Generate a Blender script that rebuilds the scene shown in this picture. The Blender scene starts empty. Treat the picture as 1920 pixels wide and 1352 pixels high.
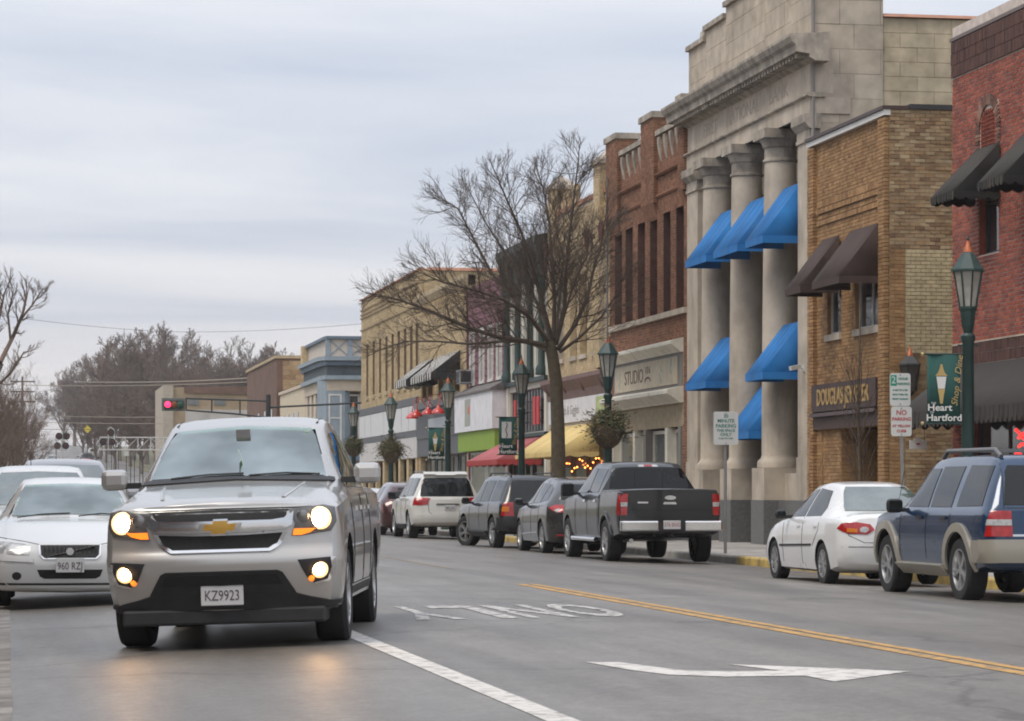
import bpy, bmesh, math, random
import numpy as np
from mathutils import Vector, Matrix, noise
from mathutils.bvhtree import BVHTree
from mathutils.geometry import delaunay_2d_cdt, intersect_point_tri_2d

# ------------------------------------------------------------------ camera, sky, sun, exposure
sc = bpy.context.scene
COL = sc.collection
F = 5400.0                      # focal length in photograph pixels (1920 wide)
TH = math.radians(9.93)         # the lens looks this far right of the street's direction (+Y)
HZ = 925.0                      # photograph row of the eye level
CZ = 1.16                       # eye height above the crown of the road
cam = bpy.data.cameras.new('camera'); camo = bpy.data.objects.new('camera', cam); COL.objects.link(camo)
cam.sensor_width = 36.0; cam.lens = F / 1920 * 36.0
cam.shift_y = (HZ - 676.0) / 1920.0
cam.clip_start = 0.5; cam.clip_end = 9000
camo.location = (0, 0, CZ); camo.rotation_euler = (math.pi / 2, 0, -TH)
cam.dof.use_dof = True; cam.dof.focus_distance = 52.0; cam.dof.aperture_fstop = 13.0
sc.camera = camo

w = bpy.data.worlds.new('World'); sc.world = w; w.use_nodes = True
nt = w.node_tree; nt.nodes.clear(); N = nt.nodes.new; LK = nt.links.new
SUN_EL, SUN_AZ = math.radians(58), math.radians(-118)   # azimuth measured from +Y towards +X
out = N('ShaderNodeOutputWorld'); bg = N('ShaderNodeBackground'); bg.inputs[1].default_value = 0.1
sky = N('ShaderNodeTexSky'); sky.sky_type = 'NISHITA'; sky.sun_disc = False
sky.sun_elevation = SUN_EL; sky.sun_rotation = SUN_AZ
tc = N('ShaderNodeTexCoord'); sep = N('ShaderNodeSeparateXYZ'); LK(tc.outputs['Generated'], sep.inputs[0])
def wm(op, a, b=None, clamp=False):
    n = N('ShaderNodeMath'); n.operation = op; n.use_clamp = clamp
    for i, v in enumerate((a, b)):
        if v is None: continue
        if isinstance(v, (int, float)): n.inputs[i].default_value = v
        else: LK(v, n.inputs[i])
    return n.outputs[0]
zc = wm('ADD', wm('MAXIMUM', sep.outputs['Z'], 0.0), 0.035)     # a cloud sheet seen in perspective
cx = wm('DIVIDE', sep.outputs['X'], zc); cy = wm('DIVIDE', sep.outputs['Y'], zc)
cmb = N('ShaderNodeCombineXYZ'); LK(cx, cmb.inputs[0]); LK(cy, cmb.inputs[1])
mp = N('ShaderNodeMapping'); LK(cmb.outputs[0], mp.inputs[0]); mp.inputs['Scale'].default_value = (0.34, 0.45, 1); mp.inputs['Rotation'].default_value = (0, 0, 0.25)
nz = N('ShaderNodeTexNoise'); LK(mp.outputs[0], nz.inputs['Vector']); nz.inputs['Scale'].default_value = 1.0; nz.inputs['Detail'].default_value = 6; nz.inputs['Roughness'].default_value = 0.52; nz.inputs['Distortion'].default_value = 0.5
cr = N('ShaderNodeValToRGB'); LK(nz.outputs[0], cr.inputs[0])
e = cr.color_ramp.elements
e[0].position = 0.34; e[0].color = (4.3, 4.85, 5.9, 1)
e[1].position = 0.64; e[1].color = (6.9, 7.0, 7.35, 1)
# the cloud deck is thinner towards the horizon: a warmer, paler veil in all directions
hz = wm('POWER', wm('SUBTRACT', 1.0, wm('MULTIPLY', wm('MAXIMUM', sep.outputs['Z'], 0.0), 9.0, True), True), 1.6)
mx0 = N('ShaderNodeMix'); mx0.data_type = 'RGBA'; LK(wm('MULTIPLY', hz, 0.75), mx0.inputs[0]); LK(cr.outputs[0], mx0.inputs[6]); mx0.inputs[7].default_value = (8.5, 7.6, 7.15, 1)
mx = N('ShaderNodeMix'); mx.data_type = 'RGBA'; mx.inputs[0].default_value = 0.94
LK(sky.outputs[0], mx.inputs[6]); LK(mx0.outputs[2], mx.inputs[7])
# an overcast sky is brighter overhead than at the horizon
ov = N('ShaderNodeMix'); ov.data_type = 'RGBA'; ov.blend_type = 'MULTIPLY'; ov.inputs[0].default_value = 1.0
up = wm('ADD', 0.96, wm('MULTIPLY', wm('MAXIMUM', sep.outputs['Z'], 0.0), 0.9)); cu_ = N('ShaderNodeCombineXYZ')
for i_ in range(3): LK(up, cu_.inputs[i_])
LK(mx.outputs[2], ov.inputs[6]); LK(cu_.outputs[0], ov.inputs[7]); LK(ov.outputs[2], bg.inputs[0])
LK(bg.outputs[0], out.inputs[0])

sun = bpy.data.lights.new('sun', 'SUN'); sun.energy = 1.5; sun.angle = math.radians(24); sun.color = (1, 0.92, 0.80)
suno = bpy.data.objects.new('sun', sun); COL.objects.link(suno)
sd = Vector((math.sin(SUN_AZ) * math.cos(SUN_EL), math.cos(SUN_AZ) * math.cos(SUN_EL), math.sin(SUN_EL)))
suno.rotation_euler = sd.to_track_quat('Z', 'Y').to_euler()
vs = sc.view_settings; vs.view_transform = 'Standard'; vs.look = 'None'; vs.exposure = 0.28; vs.gamma = 1.0; vs.use_curve_mapping = False
sc.render.filter_size = 1.9
try:
    sc.cycles.pixel_filter_type = 'BLACKMAN_HARRIS'; sc.cycles.filter_width = 1.9
    sc.cycles.max_bounces = 6; sc.cycles.use_denoising = True
except Exception: pass

# ------------------------------------------------------------------ helpers
R = random.Random(7)
ORG = {}
def tag(o, label=None, cat=None, group=None, kind=None):
    if label: o['label'] = label
    if cat: o['category'] = cat
    if group: o['group'] = group
    if kind: o['kind'] = kind
    return o
def empty(name, loc, rz=0.0, label=None, cat=None, group=None):
    o = bpy.data.objects.new(name, None); COL.objects.link(o); o.location = loc; o.rotation_euler = (0, 0, rz)
    o.empty_display_size = 0.2
    ORG[o.name] = Vector(loc) if rz == 0 else Vector((0, 0, 0))
    return tag(o, label, cat, group)
def link(name, me, m, parent=None, org=None):
    if m is not None and not len(me.materials): me.materials.append(m)
    o = bpy.data.objects.new(name, me); COL.objects.link(o)
    if parent is not None:
        o.parent = parent; ORG[o.name] = ORG[parent.name]
    else: ORG[o.name] = Vector((0, 0, 0))
    return o
class MB:
    def __init__(s): s.v = []; s.f = []; s.mi = []; s.cur = 0
    def face(s, pts):
        i = len(s.v); s.v += [tuple(p) for p in pts]; s.f.append(tuple(range(i, i + len(pts)))); s.mi.append(s.cur)
    def box(s, x0, x1, y0, y1, z0, z1):
        if x0 > x1: x0, x1 = x1, x0
        if y0 > y1: y0, y1 = y1, y0
        if z0 > z1: z0, z1 = z1, z0
        i = len(s.v)
        s.v += [(x0, y0, z0), (x1, y0, z0), (x1, y1, z0), (x0, y1, z0), (x0, y0, z1), (x1, y0, z1), (x1, y1, z1), (x0, y1, z1)]
        for q in ((0, 3, 2, 1), (4, 5, 6, 7), (0, 1, 5, 4), (1, 2, 6, 5), (2, 3, 7, 6), (3, 0, 4, 7)):
            s.f.append(tuple(i + k for k in q)); s.mi.append(s.cur)
        return s
    def bar(s, a, b, wd, ht=None):                 # square bar between two points
        a, b = Vector(a), Vector(b); d = (b - a).normalized(); ht = ht or wd
        up = Vector((0, 0, 1)) if abs(d.z) < .95 else Vector((1, 0, 0))
        r = d.cross(up).normalized(); u = r.cross(d)
        i = len(s.v)
        for p in (a, b):
            for sx, sy in ((-1, -1), (1, -1), (1, 1), (-1, 1)): s.v.append(tuple(p + r * sx * wd / 2 + u * sy * ht / 2))
        for q in ((0, 1, 5, 4), (1, 2, 6, 5), (2, 3, 7, 6), (3, 0, 4, 7), (3, 2, 1, 0), (4, 5, 6, 7)):
            s.f.append(tuple(i + k for k in q)); s.mi.append(s.cur)
        return s
    def tube(s, pts, rs, n=6, cap=True):
        pts = [Vector(p) for p in pts]; rings = []
        if isinstance(rs, (int, float)): rs = [rs] * len(pts)
        pr = None
        for k, p in enumerate(pts):
            d = (pts[min(k + 1, len(pts) - 1)] - pts[max(k - 1, 0)])
            if d.length < 1e-9: d = Vector((0, 0, 1))
            d.normalize()
            if pr is None:
                ref = Vector((0, 0, 1)) if abs(d.z) < .9 else Vector((1, 0, 0)); r = d.cross(ref).normalized()
            else:
                r = (pr - d * pr.dot(d))
                r = r.normalized() if r.length > 1e-6 else d.orthogonal().normalized()
            pr = r; u = d.cross(r); i = len(s.v); rings.append(i)
            for j in range(n):
                t = 2 * math.pi * j / n
                s.v.append(tuple(p + (r * math.cos(t) + u * math.sin(t)) * rs[k]))
        for a, b in zip(rings, rings[1:]):
            for j in range(n):
                s.f.append((a + j, a + (j + 1) % n, b + (j + 1) % n, b + j)); s.mi.append(s.cur)
        if cap:
            s.f.append(tuple(rings[0] + j for j in reversed(range(n)))); s.mi.append(s.cur)
            s.f.append(tuple(rings[-1] + j for j in range(n))); s.mi.append(s.cur)
        return s
    def lathe(s, prof, c=(0, 0, 0), n=16, axis='z', rot=0.0, cap=True):     # prof: (radius, height)
        rings = []
        for r, h in prof:
            rings.append(len(s.v))
            for j in range(n):
                t = 2 * math.pi * j / n + rot; a, b = r * math.cos(t), r * math.sin(t)
                p = (a, b, h) if axis == 'z' else ((a, h, b) if axis == 'y' else (h, a, b))
                s.v.append((c[0] + p[0], c[1] + p[1], c[2] + p[2]))
        fl = axis == 'y'
        for a, b in zip(rings, rings[1:]):
            for j in range(n):
                q = (a + j, a + (j + 1) % n, b + (j + 1) % n, b + j)
                s.f.append(q[::-1] if fl else q); s.mi.append(s.cur)
        for i, rg in enumerate((rings[0], rings[-1]) if cap else ()):
            q = tuple(rg + j for j in range(n))
            s.f.append(q[::-1] if (i == 0) != fl else q); s.mi.append(s.cur)
        return s
    def prism(s, poly, axis, a, b):                # poly extruded along an axis; poly in the two other axes
        n = len(poly); i = len(s.v)
        for c in (a, b):
            for p, q in poly:
                s.v.append({'x': (c, p, q), 'y': (p, c, q), 'z': (p, q, c)}[axis])
        s.f.append(tuple(i + k for k in range(n))); s.f.append(tuple(i + n + k for k in reversed(range(n)))); s.mi += [s.cur] * 2
        for k in range(n):
            k2 = (k + 1) % n; s.f.append((i + k, i + n + k, i + n + k2, i + k2)); s.mi.append(s.cur)
        return s
    def mesh(s, name, org=(0, 0, 0), smooth=False, fix=True):
        me = bpy.data.meshes.new(name)
        o = Vector(org)
        me.from_pydata([(p[0] - o[0], p[1] - o[1], p[2] - o[2]) for p in s.v], [], s.f)
        if any(s.mi): me.polygons.foreach_set('material_index', s.mi)
        if fix and len(s.f) < 40000:
            bm = bmesh.new(); bm.from_mesh(me)
            if smooth: bmesh.ops.remove_doubles(bm, verts=bm.verts, dist=1e-5)
            bmesh.ops.recalc_face_normals(bm, faces=bm.faces); bm.to_mesh(me); bm.free()
        if smooth: smooth_by_angle(me, smooth if not isinstance(smooth, bool) else 40)
        me.update(); return me
    def build(s, name, m, parent=None, smooth=False, fix=True, bevel=0):
        org = ORG[parent.name] if parent is not None else (0, 0, 0)
        me = s.mesh(name, org, smooth, fix)
        for x in (m if isinstance(m, (list, tuple)) else [m]): me.materials.append(x)
        o = link(name, me, None, parent)
        if bevel:
            b = o.modifiers.new('bevel', 'BEVEL'); b.width = bevel; b.segments = 2; b.limit_method = 'ANGLE'; b.angle_limit = math.radians(40)
        return o
def smooth_by_angle(me, deg=40):
    bm = bmesh.new(); bm.from_mesh(me); bmesh.ops.remove_doubles(bm, verts=bm.verts, dist=1e-5); lim = math.radians(deg)
    for f in bm.faces: f.smooth = True
    for ed in bm.edges:
        ed.smooth = not (len(ed.link_faces) == 2 and ed.calc_face_angle(0) > lim)
    bm.to_mesh(me); bm.free()

# --- materials
MATS = {}
def mat(name, col, rough=.7, metal=0., var=.12, scale=2.5, bump=0., bscale=30., coat=0., spec=.5, ior=None, col2=None, stretch=None, emit=0., emcol=None, alpha=None, rvar=0., stain=None, pos=(.3, .7)):
    if name in MATS: return MATS[name]
    m = bpy.data.materials.new(name); m.use_nodes = True; MATS[name] = m
    t = m.node_tree; p = t.nodes['Principled BSDF']; n = t.nodes.new; L = t.links.new
    p.inputs['Roughness'].default_value = rough; p.inputs['Metallic'].default_value = metal
    p.inputs['Specular IOR Level'].default_value = spec
    if coat: p.inputs['Coat Weight'].default_value = coat; p.inputs['Coat Roughness'].default_value = .04
    if ior: p.inputs['IOR'].default_value = ior
    c4 = tuple(col) + (1,)
    p.inputs['Base Color'].default_value = c4
    co = n('ShaderNodeTexCoord'); vec = co.outputs['Object']
    if stretch:
        mp = n('ShaderNodeMapping'); mp.inputs['Scale'].default_value = stretch; L(vec, mp.inputs[0]); vec = mp.outputs[0]
    if var or col2:
        z = n('ShaderNodeTexNoise'); L(vec, z.inputs['Vector']); z.inputs['Scale'].default_value = scale; z.inputs['Detail'].default_value = 5; z.inputs['Roughness'].default_value = .6
        r = n('ShaderNodeValToRGB'); L(z.outputs[0], r.inputs[0]); r.color_ramp.elements[0].position = pos[0]; r.color_ramp.elements[1].position = pos[1]
        a = col if col2 is None else col2
        r.color_ramp.elements[0].color = tuple(max(0, c * (1 - var)) for c in a) + (1,)
        r.color_ramp.elements[1].color = tuple(min(1, c * (1 + var)) for c in col) + (1,)
        cout = r.outputs[0]
        if stain:                                   # dirt streaks with a shape of their own: (colour, amount, scale vector)
            mp2 = n('ShaderNodeMapping'); mp2.inputs['Scale'].default_value = stain[2]; L(co.outputs['Object'], mp2.inputs[0])
            z2 = n('ShaderNodeTexNoise'); L(mp2.outputs[0], z2.inputs['Vector']); z2.inputs['Scale'].default_value = 1; z2.inputs['Detail'].default_value = 6; z2.inputs['Roughness'].default_value = .65
            r2 = n('ShaderNodeValToRGB'); L(z2.outputs[0], r2.inputs[0]); r2.color_ramp.elements[0].position = .48; r2.color_ramp.elements[1].position = .75
            r2.color_ramp.elements[0].color = (0, 0, 0, 1); r2.color_ramp.elements[1].color = (stain[1],) * 3 + (1,)
            mxx = n('ShaderNodeMix'); mxx.data_type = 'RGBA'; L(r2.outputs[0], mxx.inputs[0]); L(cout, mxx.inputs[6]); mxx.inputs[7].default_value = tuple(stain[0]) + (1,)
            cout = mxx.outputs[2]
        L(cout, p.inputs['Base Color'])
        if rvar:
            mr = n('ShaderNodeMapRange'); L(z.outputs[0], mr.inputs[0]); mr.inputs[1].default_value = .3; mr.inputs[2].default_value = .7; mr.inputs[3].default_value = rough - rvar; mr.inputs[4].default_value = rough + rvar; L(mr.outputs[0], p.inputs['Roughness'])
    if bump:
        zb = n('ShaderNodeTexNoise'); L(co.outputs['Object'], zb.inputs['Vector']); zb.inputs['Scale'].default_value = bscale; zb.inputs['Detail'].default_value = 4
        b = n('ShaderNodeBump'); b.inputs['Strength'].default_value = bump; b.inputs['Distance'].default_value = .02; L(zb.outputs[0], b.inputs['Height']); L(b.outputs[0], p.inputs['Normal'])
    if emit:
        p.inputs['Emission Strength'].default_value = emit; p.inputs['Emission Color'].default_value = tuple(emcol or col) + (1,)
    if alpha is not None: p.inputs['Alpha'].default_value = alpha
    return m
def mat_pieces(name, cols, rough=.85, nscale=6, bump=.4):
    """bricks, blocks: each piece takes a colour of its own, plus grain"""
    if name in MATS: return MATS[name]
    m = bpy.data.materials.new(name); m.use_nodes = True; MATS[name] = m
    t = m.node_tree; p = t.nodes['Principled BSDF']; n = t.nodes.new; L = t.links.new
    p.inputs['Roughness'].default_value = rough; p.inputs['Specular IOR Level'].default_value = .3
    g = n('ShaderNodeNewGeometry'); oi = n('ShaderNodeObjectInfo')
    a = n('ShaderNodeMath'); a.operation = 'ADD'; L(g.outputs['Random Per Island'], a.inputs[0]); L(oi.outputs['Random'], a.inputs[1])
    fr = n('ShaderNodeMath'); fr.operation = 'FRACT'; L(a.outputs[0], fr.inputs[0])
    r = n('ShaderNodeValToRGB'); L(fr.outputs[0], r.inputs[0]); el = r.color_ramp.elements
    while len(el) < len(cols): el.new(.5)
    for i, c in enumerate(cols): el[i].position = i / max(1, len(cols) - 1); el[i].color = tuple(c) + (1,)
    z = n('ShaderNodeTexNoise'); L(g.outputs['Position'], z.inputs['Vector']); z.inputs['Scale'].default_value = nscale; z.inputs['Detail'].default_value = 5
    mr = n('ShaderNodeMapRange'); L(z.outputs[0], mr.inputs[0]); mr.inputs[1].default_value = .25; mr.inputs[2].default_value = .75; mr.inputs[3].default_value = .72; mr.inputs[4].default_value = 1.22
    mm = n('ShaderNodeMix'); mm.data_type = 'RGBA'; mm.blend_type = 'MULTIPLY'; mm.inputs[0].default_value = 1; L(r.outputs[0], mm.inputs[6]); L(mr.outputs[0], mm.inputs[7])
    z3 = n('ShaderNodeTexNoise'); L(g.outputs['Position'], z3.inputs['Vector']); z3.inputs['Scale'].default_value = .9; z3.inputs['Detail'].default_value = 3
    mr3 = n('ShaderNodeMapRange'); L(z3.outputs[0], mr3.inputs[0]); mr3.inputs[1].default_value = .3; mr3.inputs[2].default_value = .7; mr3.inputs[3].default_value = .8; mr3.inputs[4].default_value = 1.12
    mm3 = n('ShaderNodeMix'); mm3.data_type = 'RGBA'; mm3.blend_type = 'MULTIPLY'; mm3.inputs[0].default_value = 1; L(mm.outputs[2], mm3.inputs[6]); L(mr3.outputs[0], mm3.inputs[7])
    L(mm3.outputs[2], p.inputs['Base Color'])
    if bump:
        zb = n('ShaderNodeTexNoise'); L(g.outputs['Position'], zb.inputs['Vector']); zb.inputs['Scale'].default_value = 45; zb.inputs['Detail'].default_value = 3
        b = n('ShaderNodeBump'); b.inputs['Strength'].default_value = bump; b.inputs['Distance'].default_value = .01; L(zb.outputs[0], b.inputs['Height']); L(b.outputs[0], p.inputs['Normal'])
    return m
def mat_stripes(name, c1, c2, freq, duty, axis=1, rough=.85):
    """printed stripes on cloth; freq per metre along an object axis"""
    m = mat(name, c1, rough, var=0.); t = m.node_tree; p = t.nodes['Principled BSDF']; n = t.nodes.new; L = t.links.new
    co = n('ShaderNodeTexCoord'); s = n('ShaderNodeSeparateXYZ'); L(co.outputs['Object'], s.inputs[0])
    mu = n('ShaderNodeMath'); mu.operation = 'MULTIPLY'; L(s.outputs[axis], mu.inputs[0]); mu.inputs[1].default_value = freq
    fr = n('ShaderNodeMath'); fr.operation = 'FRACT'; L(mu.outputs[0], fr.inputs[0])
    gt = n('ShaderNodeMath'); gt.operation = 'GREATER_THAN'; L(fr.outputs[0], gt.inputs[0]); gt.inputs[1].default_value = duty
    mx = n('ShaderNodeMix'); mx.data_type = 'RGBA'; L(gt.outputs[0], mx.inputs[0]); mx.inputs[6].default_value = tuple(c1) + (1,); mx.inputs[7].default_value = tuple(c2) + (1,)
    L(mx.outputs[2], p.inputs['Base Color']); return m

# --- photograph pixel -> place in the street (the lens and eye point above)
XF = 17.7                                  # line of the house fronts
ZS = -0.03                                 # pavement level
def ang(px): return math.atan((px - 960.0) / F) + TH
def yat(px, X=XF): return X / math.tan(ang(px))
def xat(px, Y): return Y * math.tan(ang(px))
def dep(X, Y): return Y * math.cos(TH) + X * math.sin(TH)
def zat(py, X, Y): return CZ + (HZ - py) * dep(X, Y) / F
def fz(px, py, X=XF): return zat(py, X, yat(px, X))

# --- text as mesh
def text_mesh(s, size, extrude=.004, align='CENTER', sx=1.0, bold=0.0, shear=0.0):
    cu = bpy.data.curves.new('lettering', 'FONT'); cu.body = s; cu.size = size; cu.extrude = extrude; cu.align_x = align; cu.align_y = 'CENTER'; cu.resolution_u = 3; cu.offset = bold; cu.shear = shear
    o = bpy.data.objects.new('lettering', cu); COL.objects.link(o)
    me = bpy.data.meshes.new_from_object(o.evaluated_get(bpy.context.evaluated_depsgraph_get()))
    bpy.data.objects.remove(o); bpy.data.curves.remove(cu)
    if sx != 1.0: me.transform(Matrix.Diagonal((sx, 1, 1, 1)))
    return me
def lettering(s, size, m, parent, mtx, **k):
    """mtx maps text plane (x right, y up, z out) to world"""
    me = text_mesh(s, size, **k); me.transform(Matrix.Translation(-ORG[parent.name]) @ mtx); me.materials.clear(); me.materials.append(m)
    return link('lettering', me, None, parent)
def frame(o, xdir, ydir):
    x = Vector(xdir).normalized(); y = Vector(ydir).normalized(); z = x.cross(y)
    return Matrix(((x.x, y.x, z.x, o[0]), (x.y, y.y, z.y, o[1]), (x.z, y.z, z.z, o[2]), (0, 0, 0, 1)))
def m_front(X, Y, Z): return frame((X, Y, Z), (0, -1, 0), (0, 0, 1))    # on a house front, read from the street
def m_south(X, Y, Z): return frame((X, Y, Z), (1, 0, 0), (0, 0, 1))     # facing the lens side (-Y)

# --- walls with openings
def wall_faces(mb, axis, plane, u0, u1, v0, v1, holes=(), depth=.25):
    us = sorted({u0, u1, *[h[0] for h in holes], *[h[1] for h in holes]}); vsr = sorted({v0, v1, *[h[2] for h in holes], *[h[3] for h in holes]})
    us = [u for u in us if u0 <= u <= u1]; vsr = [v for v in vsr if v0 <= v <= v1]
    P = (lambda u, v, d: (plane + d, u, v)) if axis == 'X' else (lambda u, v, d: (u, plane + d, v))
    for a, b in zip(us, us[1:]):
        for c, d in zip(vsr, vsr[1:]):
            mu, mv = (a + b) / 2, (c + d) / 2
            if any(h[0] < mu < h[1] and h[2] < mv < h[3] for h in holes): continue
            q = [P(a, c, 0), P(b, c, 0), P(b, d, 0), P(a, d, 0)]
            mb.face(q[::-1] if axis == 'X' else q)
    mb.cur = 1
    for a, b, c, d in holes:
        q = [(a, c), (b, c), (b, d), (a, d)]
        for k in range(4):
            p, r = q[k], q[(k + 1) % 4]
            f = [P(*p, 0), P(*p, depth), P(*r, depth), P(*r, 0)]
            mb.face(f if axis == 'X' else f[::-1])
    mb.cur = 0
def bricks(parent, axis, plane, u0, u1, v0, v1, holes, bw, bh, m, joint=.011, proud=.012, bond=.5, name='brick', single=0, jitter=.004, seed=1, near=None):
    """lay pieces in courses round the openings; the `single` nearest the lens are objects of their own, the rest one part"""
    rr = random.Random(seed); rest = MB(); full = []
    P = (lambda u, v, d: (plane - d, u, v)) if axis == 'X' else (lambda u, v, d: (u, plane - d, v))
    nrow = max(1, round((v1 - v0) / bh)); bh = (v1 - v0) / nrow
    for r in range(nrow):
        z0, z1 = v0 + r * bh + joint / 2, v0 + (r + 1) * bh - joint / 2; zm = (z0 + z1) / 2
        iv = [(u0, u1)]
        for h in holes:
            if h[2] < zm < h[3]:
                nv = []
                for a, b in iv:
                    if h[1] <= a or h[0] >= b: nv.append((a, b)); continue
                    if h[0] > a: nv.append((a, h[0]))
                    if h[1] < b: nv.append((h[1], b))
                iv = nv
        off = (r % 2) * bond * bw
        k0 = math.floor((u0 + off - u0) / bw) - 2
        x = u0 - off
        while x < u1:
            for a, b in iv:
                s, t = max(a, x) + joint / 2, min(b, x + bw) - joint / 2
                if t - s < .02: continue
                d = proud + rr.uniform(-jitter, jitter)
                if single and abs((t - s) - (bw - joint)) < 1e-4: full.append((s, t, z0, z1, d))
                else: put(rest, P, s, t, z0, z1, d)
            x += bw
    if single:
        nu = near if near is not None else u0
        full.sort(key=lambda q: abs(q[0] - nu[0]) + abs(q[2] - nu[1]) if isinstance(nu, tuple) else abs(q[0] - nu))
        for q in full[single:]: put(rest, P, *q)
        full = full[:single]
        pm = MB(); w_, h_ = bw - joint, bh - joint
        PP = (lambda u, v, d: (-d, u, v)) if axis == 'X' else (lambda u, v, d: (u, -d, v))
        put(pm, PP, 0, w_, 0, h_, proud); me = pm.mesh(name); me.materials.append(m)
        og = ORG[parent.name]
        for s, t, z0, z1, d in full:
            o = bpy.data.objects.new(name, me); COL.objects.link(o); o.parent = parent; ORG[o.name] = og
            o.location = Vector(P(s, z0, d - proud)) - og
    if rest.f:
        o = rest.build(name if not single else name, m, parent, fix=False); o['kind'] = 'stuff'
def put(mb, P, s, t, z0, z1, d):
    q = [P(s, z0, 0), P(t, z0, 0), P(t, z1, 0), P(s, z1, 0)]; o = [P(s, z0, d), P(t, z0, d), P(t, z1, d), P(s, z1, d)]
    flip = (Vector(o[1]) - Vector(o[0])).cross(Vector(o[3]) - Vector(o[0])).dot(Vector(o[0]) - Vector(q[0])) < 0
    i = len(mb.v); mb.v += q + o
    for f in ((4, 5, 6, 7), (0, 1, 5, 4), (1, 2, 6, 5), (2, 3, 7, 6), (3, 0, 4, 7)):
        f = tuple(i + k for k in f); mb.f.append(f[::-1] if flip else f); mb.mi.append(0)
def window(parent, axis, plane, h, depth, fm, gm, fw=.06, nu=1, nv=2, sill=None, name='window', blind=None):
    u0, u1, v0, v1 = h
    B = (lambda mb, a, b, c, d, e, f: mb.box(plane + e, plane + f, a, b, c, d)) if axis == 'X' else (lambda mb, a, b, c, d, e, f: mb.box(a, b, plane + e, plane + f, c, d))
    mb = MB(); d0, d1 = depth - .07, depth
    B(mb, u0, u0 + fw, v0, v1, d0, d1); B(mb, u1 - fw, u1, v0, v1, d0, d1); B(mb, u0 + fw, u1 - fw, v0, v0 + fw, d0, d1); B(mb, u0 + fw, u1 - fw, v1 - fw, v1, d0, d1)
    us = [u0 + fw + (u1 - u0 - 2 * fw) * i / nu for i in range(nu + 1)]; vv = [v0 + fw + (v1 - v0 - 2 * fw) * i / nv for i in range(nv + 1)]
    for u in us[1:-1]: B(mb, u - fw * .4, u + fw * .4, v0 + fw, v1 - fw, d0 + .012, d1 - .004)
    for v in vv[1:-1]: B(mb, u0 + fw, u1 - fw, v - fw * .4, v + fw * .4, d0 + .008, d1 - .004)
    w_ = mb.build(name, fm, parent)
    for i in range(nu):
        for j in range(nv):
            g = MB(); a, b, c, d = us[i] + .001, us[i + 1] - .001, vv[j] + .001, vv[j + 1] - .001
            B(g, a, b, c, d, d1 - .030, d1 - .022); g.build('pane', gm, w_)
            if blind and j == nv - 1:
                g = MB(); B(g, a, b, c + (d - c) * R.uniform(0, .4), d, d1 - .018, d1 - .012); g.build('blind', blind, w_)
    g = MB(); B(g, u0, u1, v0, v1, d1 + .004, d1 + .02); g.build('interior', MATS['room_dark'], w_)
    if sill is not None:
        g = MB(); B(g, u0 - .08, u1 + .08, v0 - .14, v0 - .001, -.07, depth - .08); g.build('sill', sill, w_)
    return w_
def awning(parent, y0, y1, xw, proj, zt, zb, m, val=.18, scallop=0, thick=.012, valm=None, seams=0):
    """sloping shed awning on a wall at x=xw facing -X, with closed cheeks and a hanging valance"""
    a = MB(); xo = xw - proj; ny = max(2, int((y1 - y0) / .35))
    top = [(xw, zt), (xw - proj * .5, (zt + zb) / 2), (xo, zb)]
    for (xa, za), (xb, zb_) in zip(top, top[1:]):
        for i in range(ny):
            ya, yb = y0 + (y1 - y0) * i / ny, y0 + (y1 - y0) * (i + 1) / ny
            a.face([(xa, ya, za), (xa, yb, za), (xb, yb, zb_), (xb, ya, zb_)])
    for y in (y0, y1):
        a.face([(xw, y, zt), (top[1][0], y, top[1][1]), (xo, y, zb), (xw, y, zb)])
    o = a.build('awning', m, parent, smooth=35)
    s = o.modifiers.new('cloth', 'SOLIDIFY'); s.thickness = thick; s.offset = -1
    for i in range(1, seams + 1):
        y = y0 + (y1 - y0) * i / (seams + 1); q = MB(); q.tube([(xw, y, zt + .004), (xo, y, zb + .004)], .007, 4); q.build('seam', m, o)
    if val:
        b = MB(); n = max(1, round((y1 - y0) / scallop)) if scallop else 1
        def strip(P, L, n):
            for i in range(n):
                k = 6 if scallop else 1
                for j in range(k):
                    t0, t1 = (i + j / k) / n * L, (i + (j + 1) / k) / n * L
                    h0 = val * (1 - (.32 * (1 - math.sin(math.pi * j / k)) if scallop else 0)); h1 = val * (1 - (.32 * (1 - math.sin(math.pi * (j + 1) / k)) if scallop else 0))
                    b.face([P(t0, 0), P(t1, 0), P(t1, -h1), P(t0, -h0)])
        strip(lambda t, z: (xo - .002, y0 + t, zb + z), y1 - y0, n)
        n2 = max(1, round(proj / scallop)) if scallop else 1
        strip(lambda t, z: (xo + t, y0 - .002, zb + z), proj, n2); strip(lambda t, z: (xo + t, y1 + .002, zb + z), proj, n2)
        v = b.build('valance', valm or m, o); s = v.modifiers.new('cloth', 'SOLIDIFY'); s.thickness = .008
    return o

# ------------------------------------------------------------------ road, kerbs, pavement, ground
def bend(Y): return 0.0 if Y < 120 else 0.0096 * (Y - 120)
def hill(Y):
    if Y < 170: return 0.0
    if Y < 200: return 0.0255 * (Y - 170) ** 2 / 60
    if Y < 640: return 0.3825 + 0.0255 * (Y - 200)
    return 11.6 + 3.0 * (1 - math.exp(-(Y - 640) / 120.0)) - max(0, Y - 800) * .004
CS = [(-0.62, -.175), (0.1, -.145), (0.9, -.10), (2.6, -.035), (6.5, 0.0), (10.0, -.09), (13.6, -.185)]
def zroad(X, Y):
    x = X - bend(Y)
    return float(np.interp(x, [c[0] for c in CS], [c[1] for c in CS])) + hill(Y)
YS = list(range(-12, 60, 3)) + list(range(60, 180, 6)) + list(range(180, 900, 12))

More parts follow.
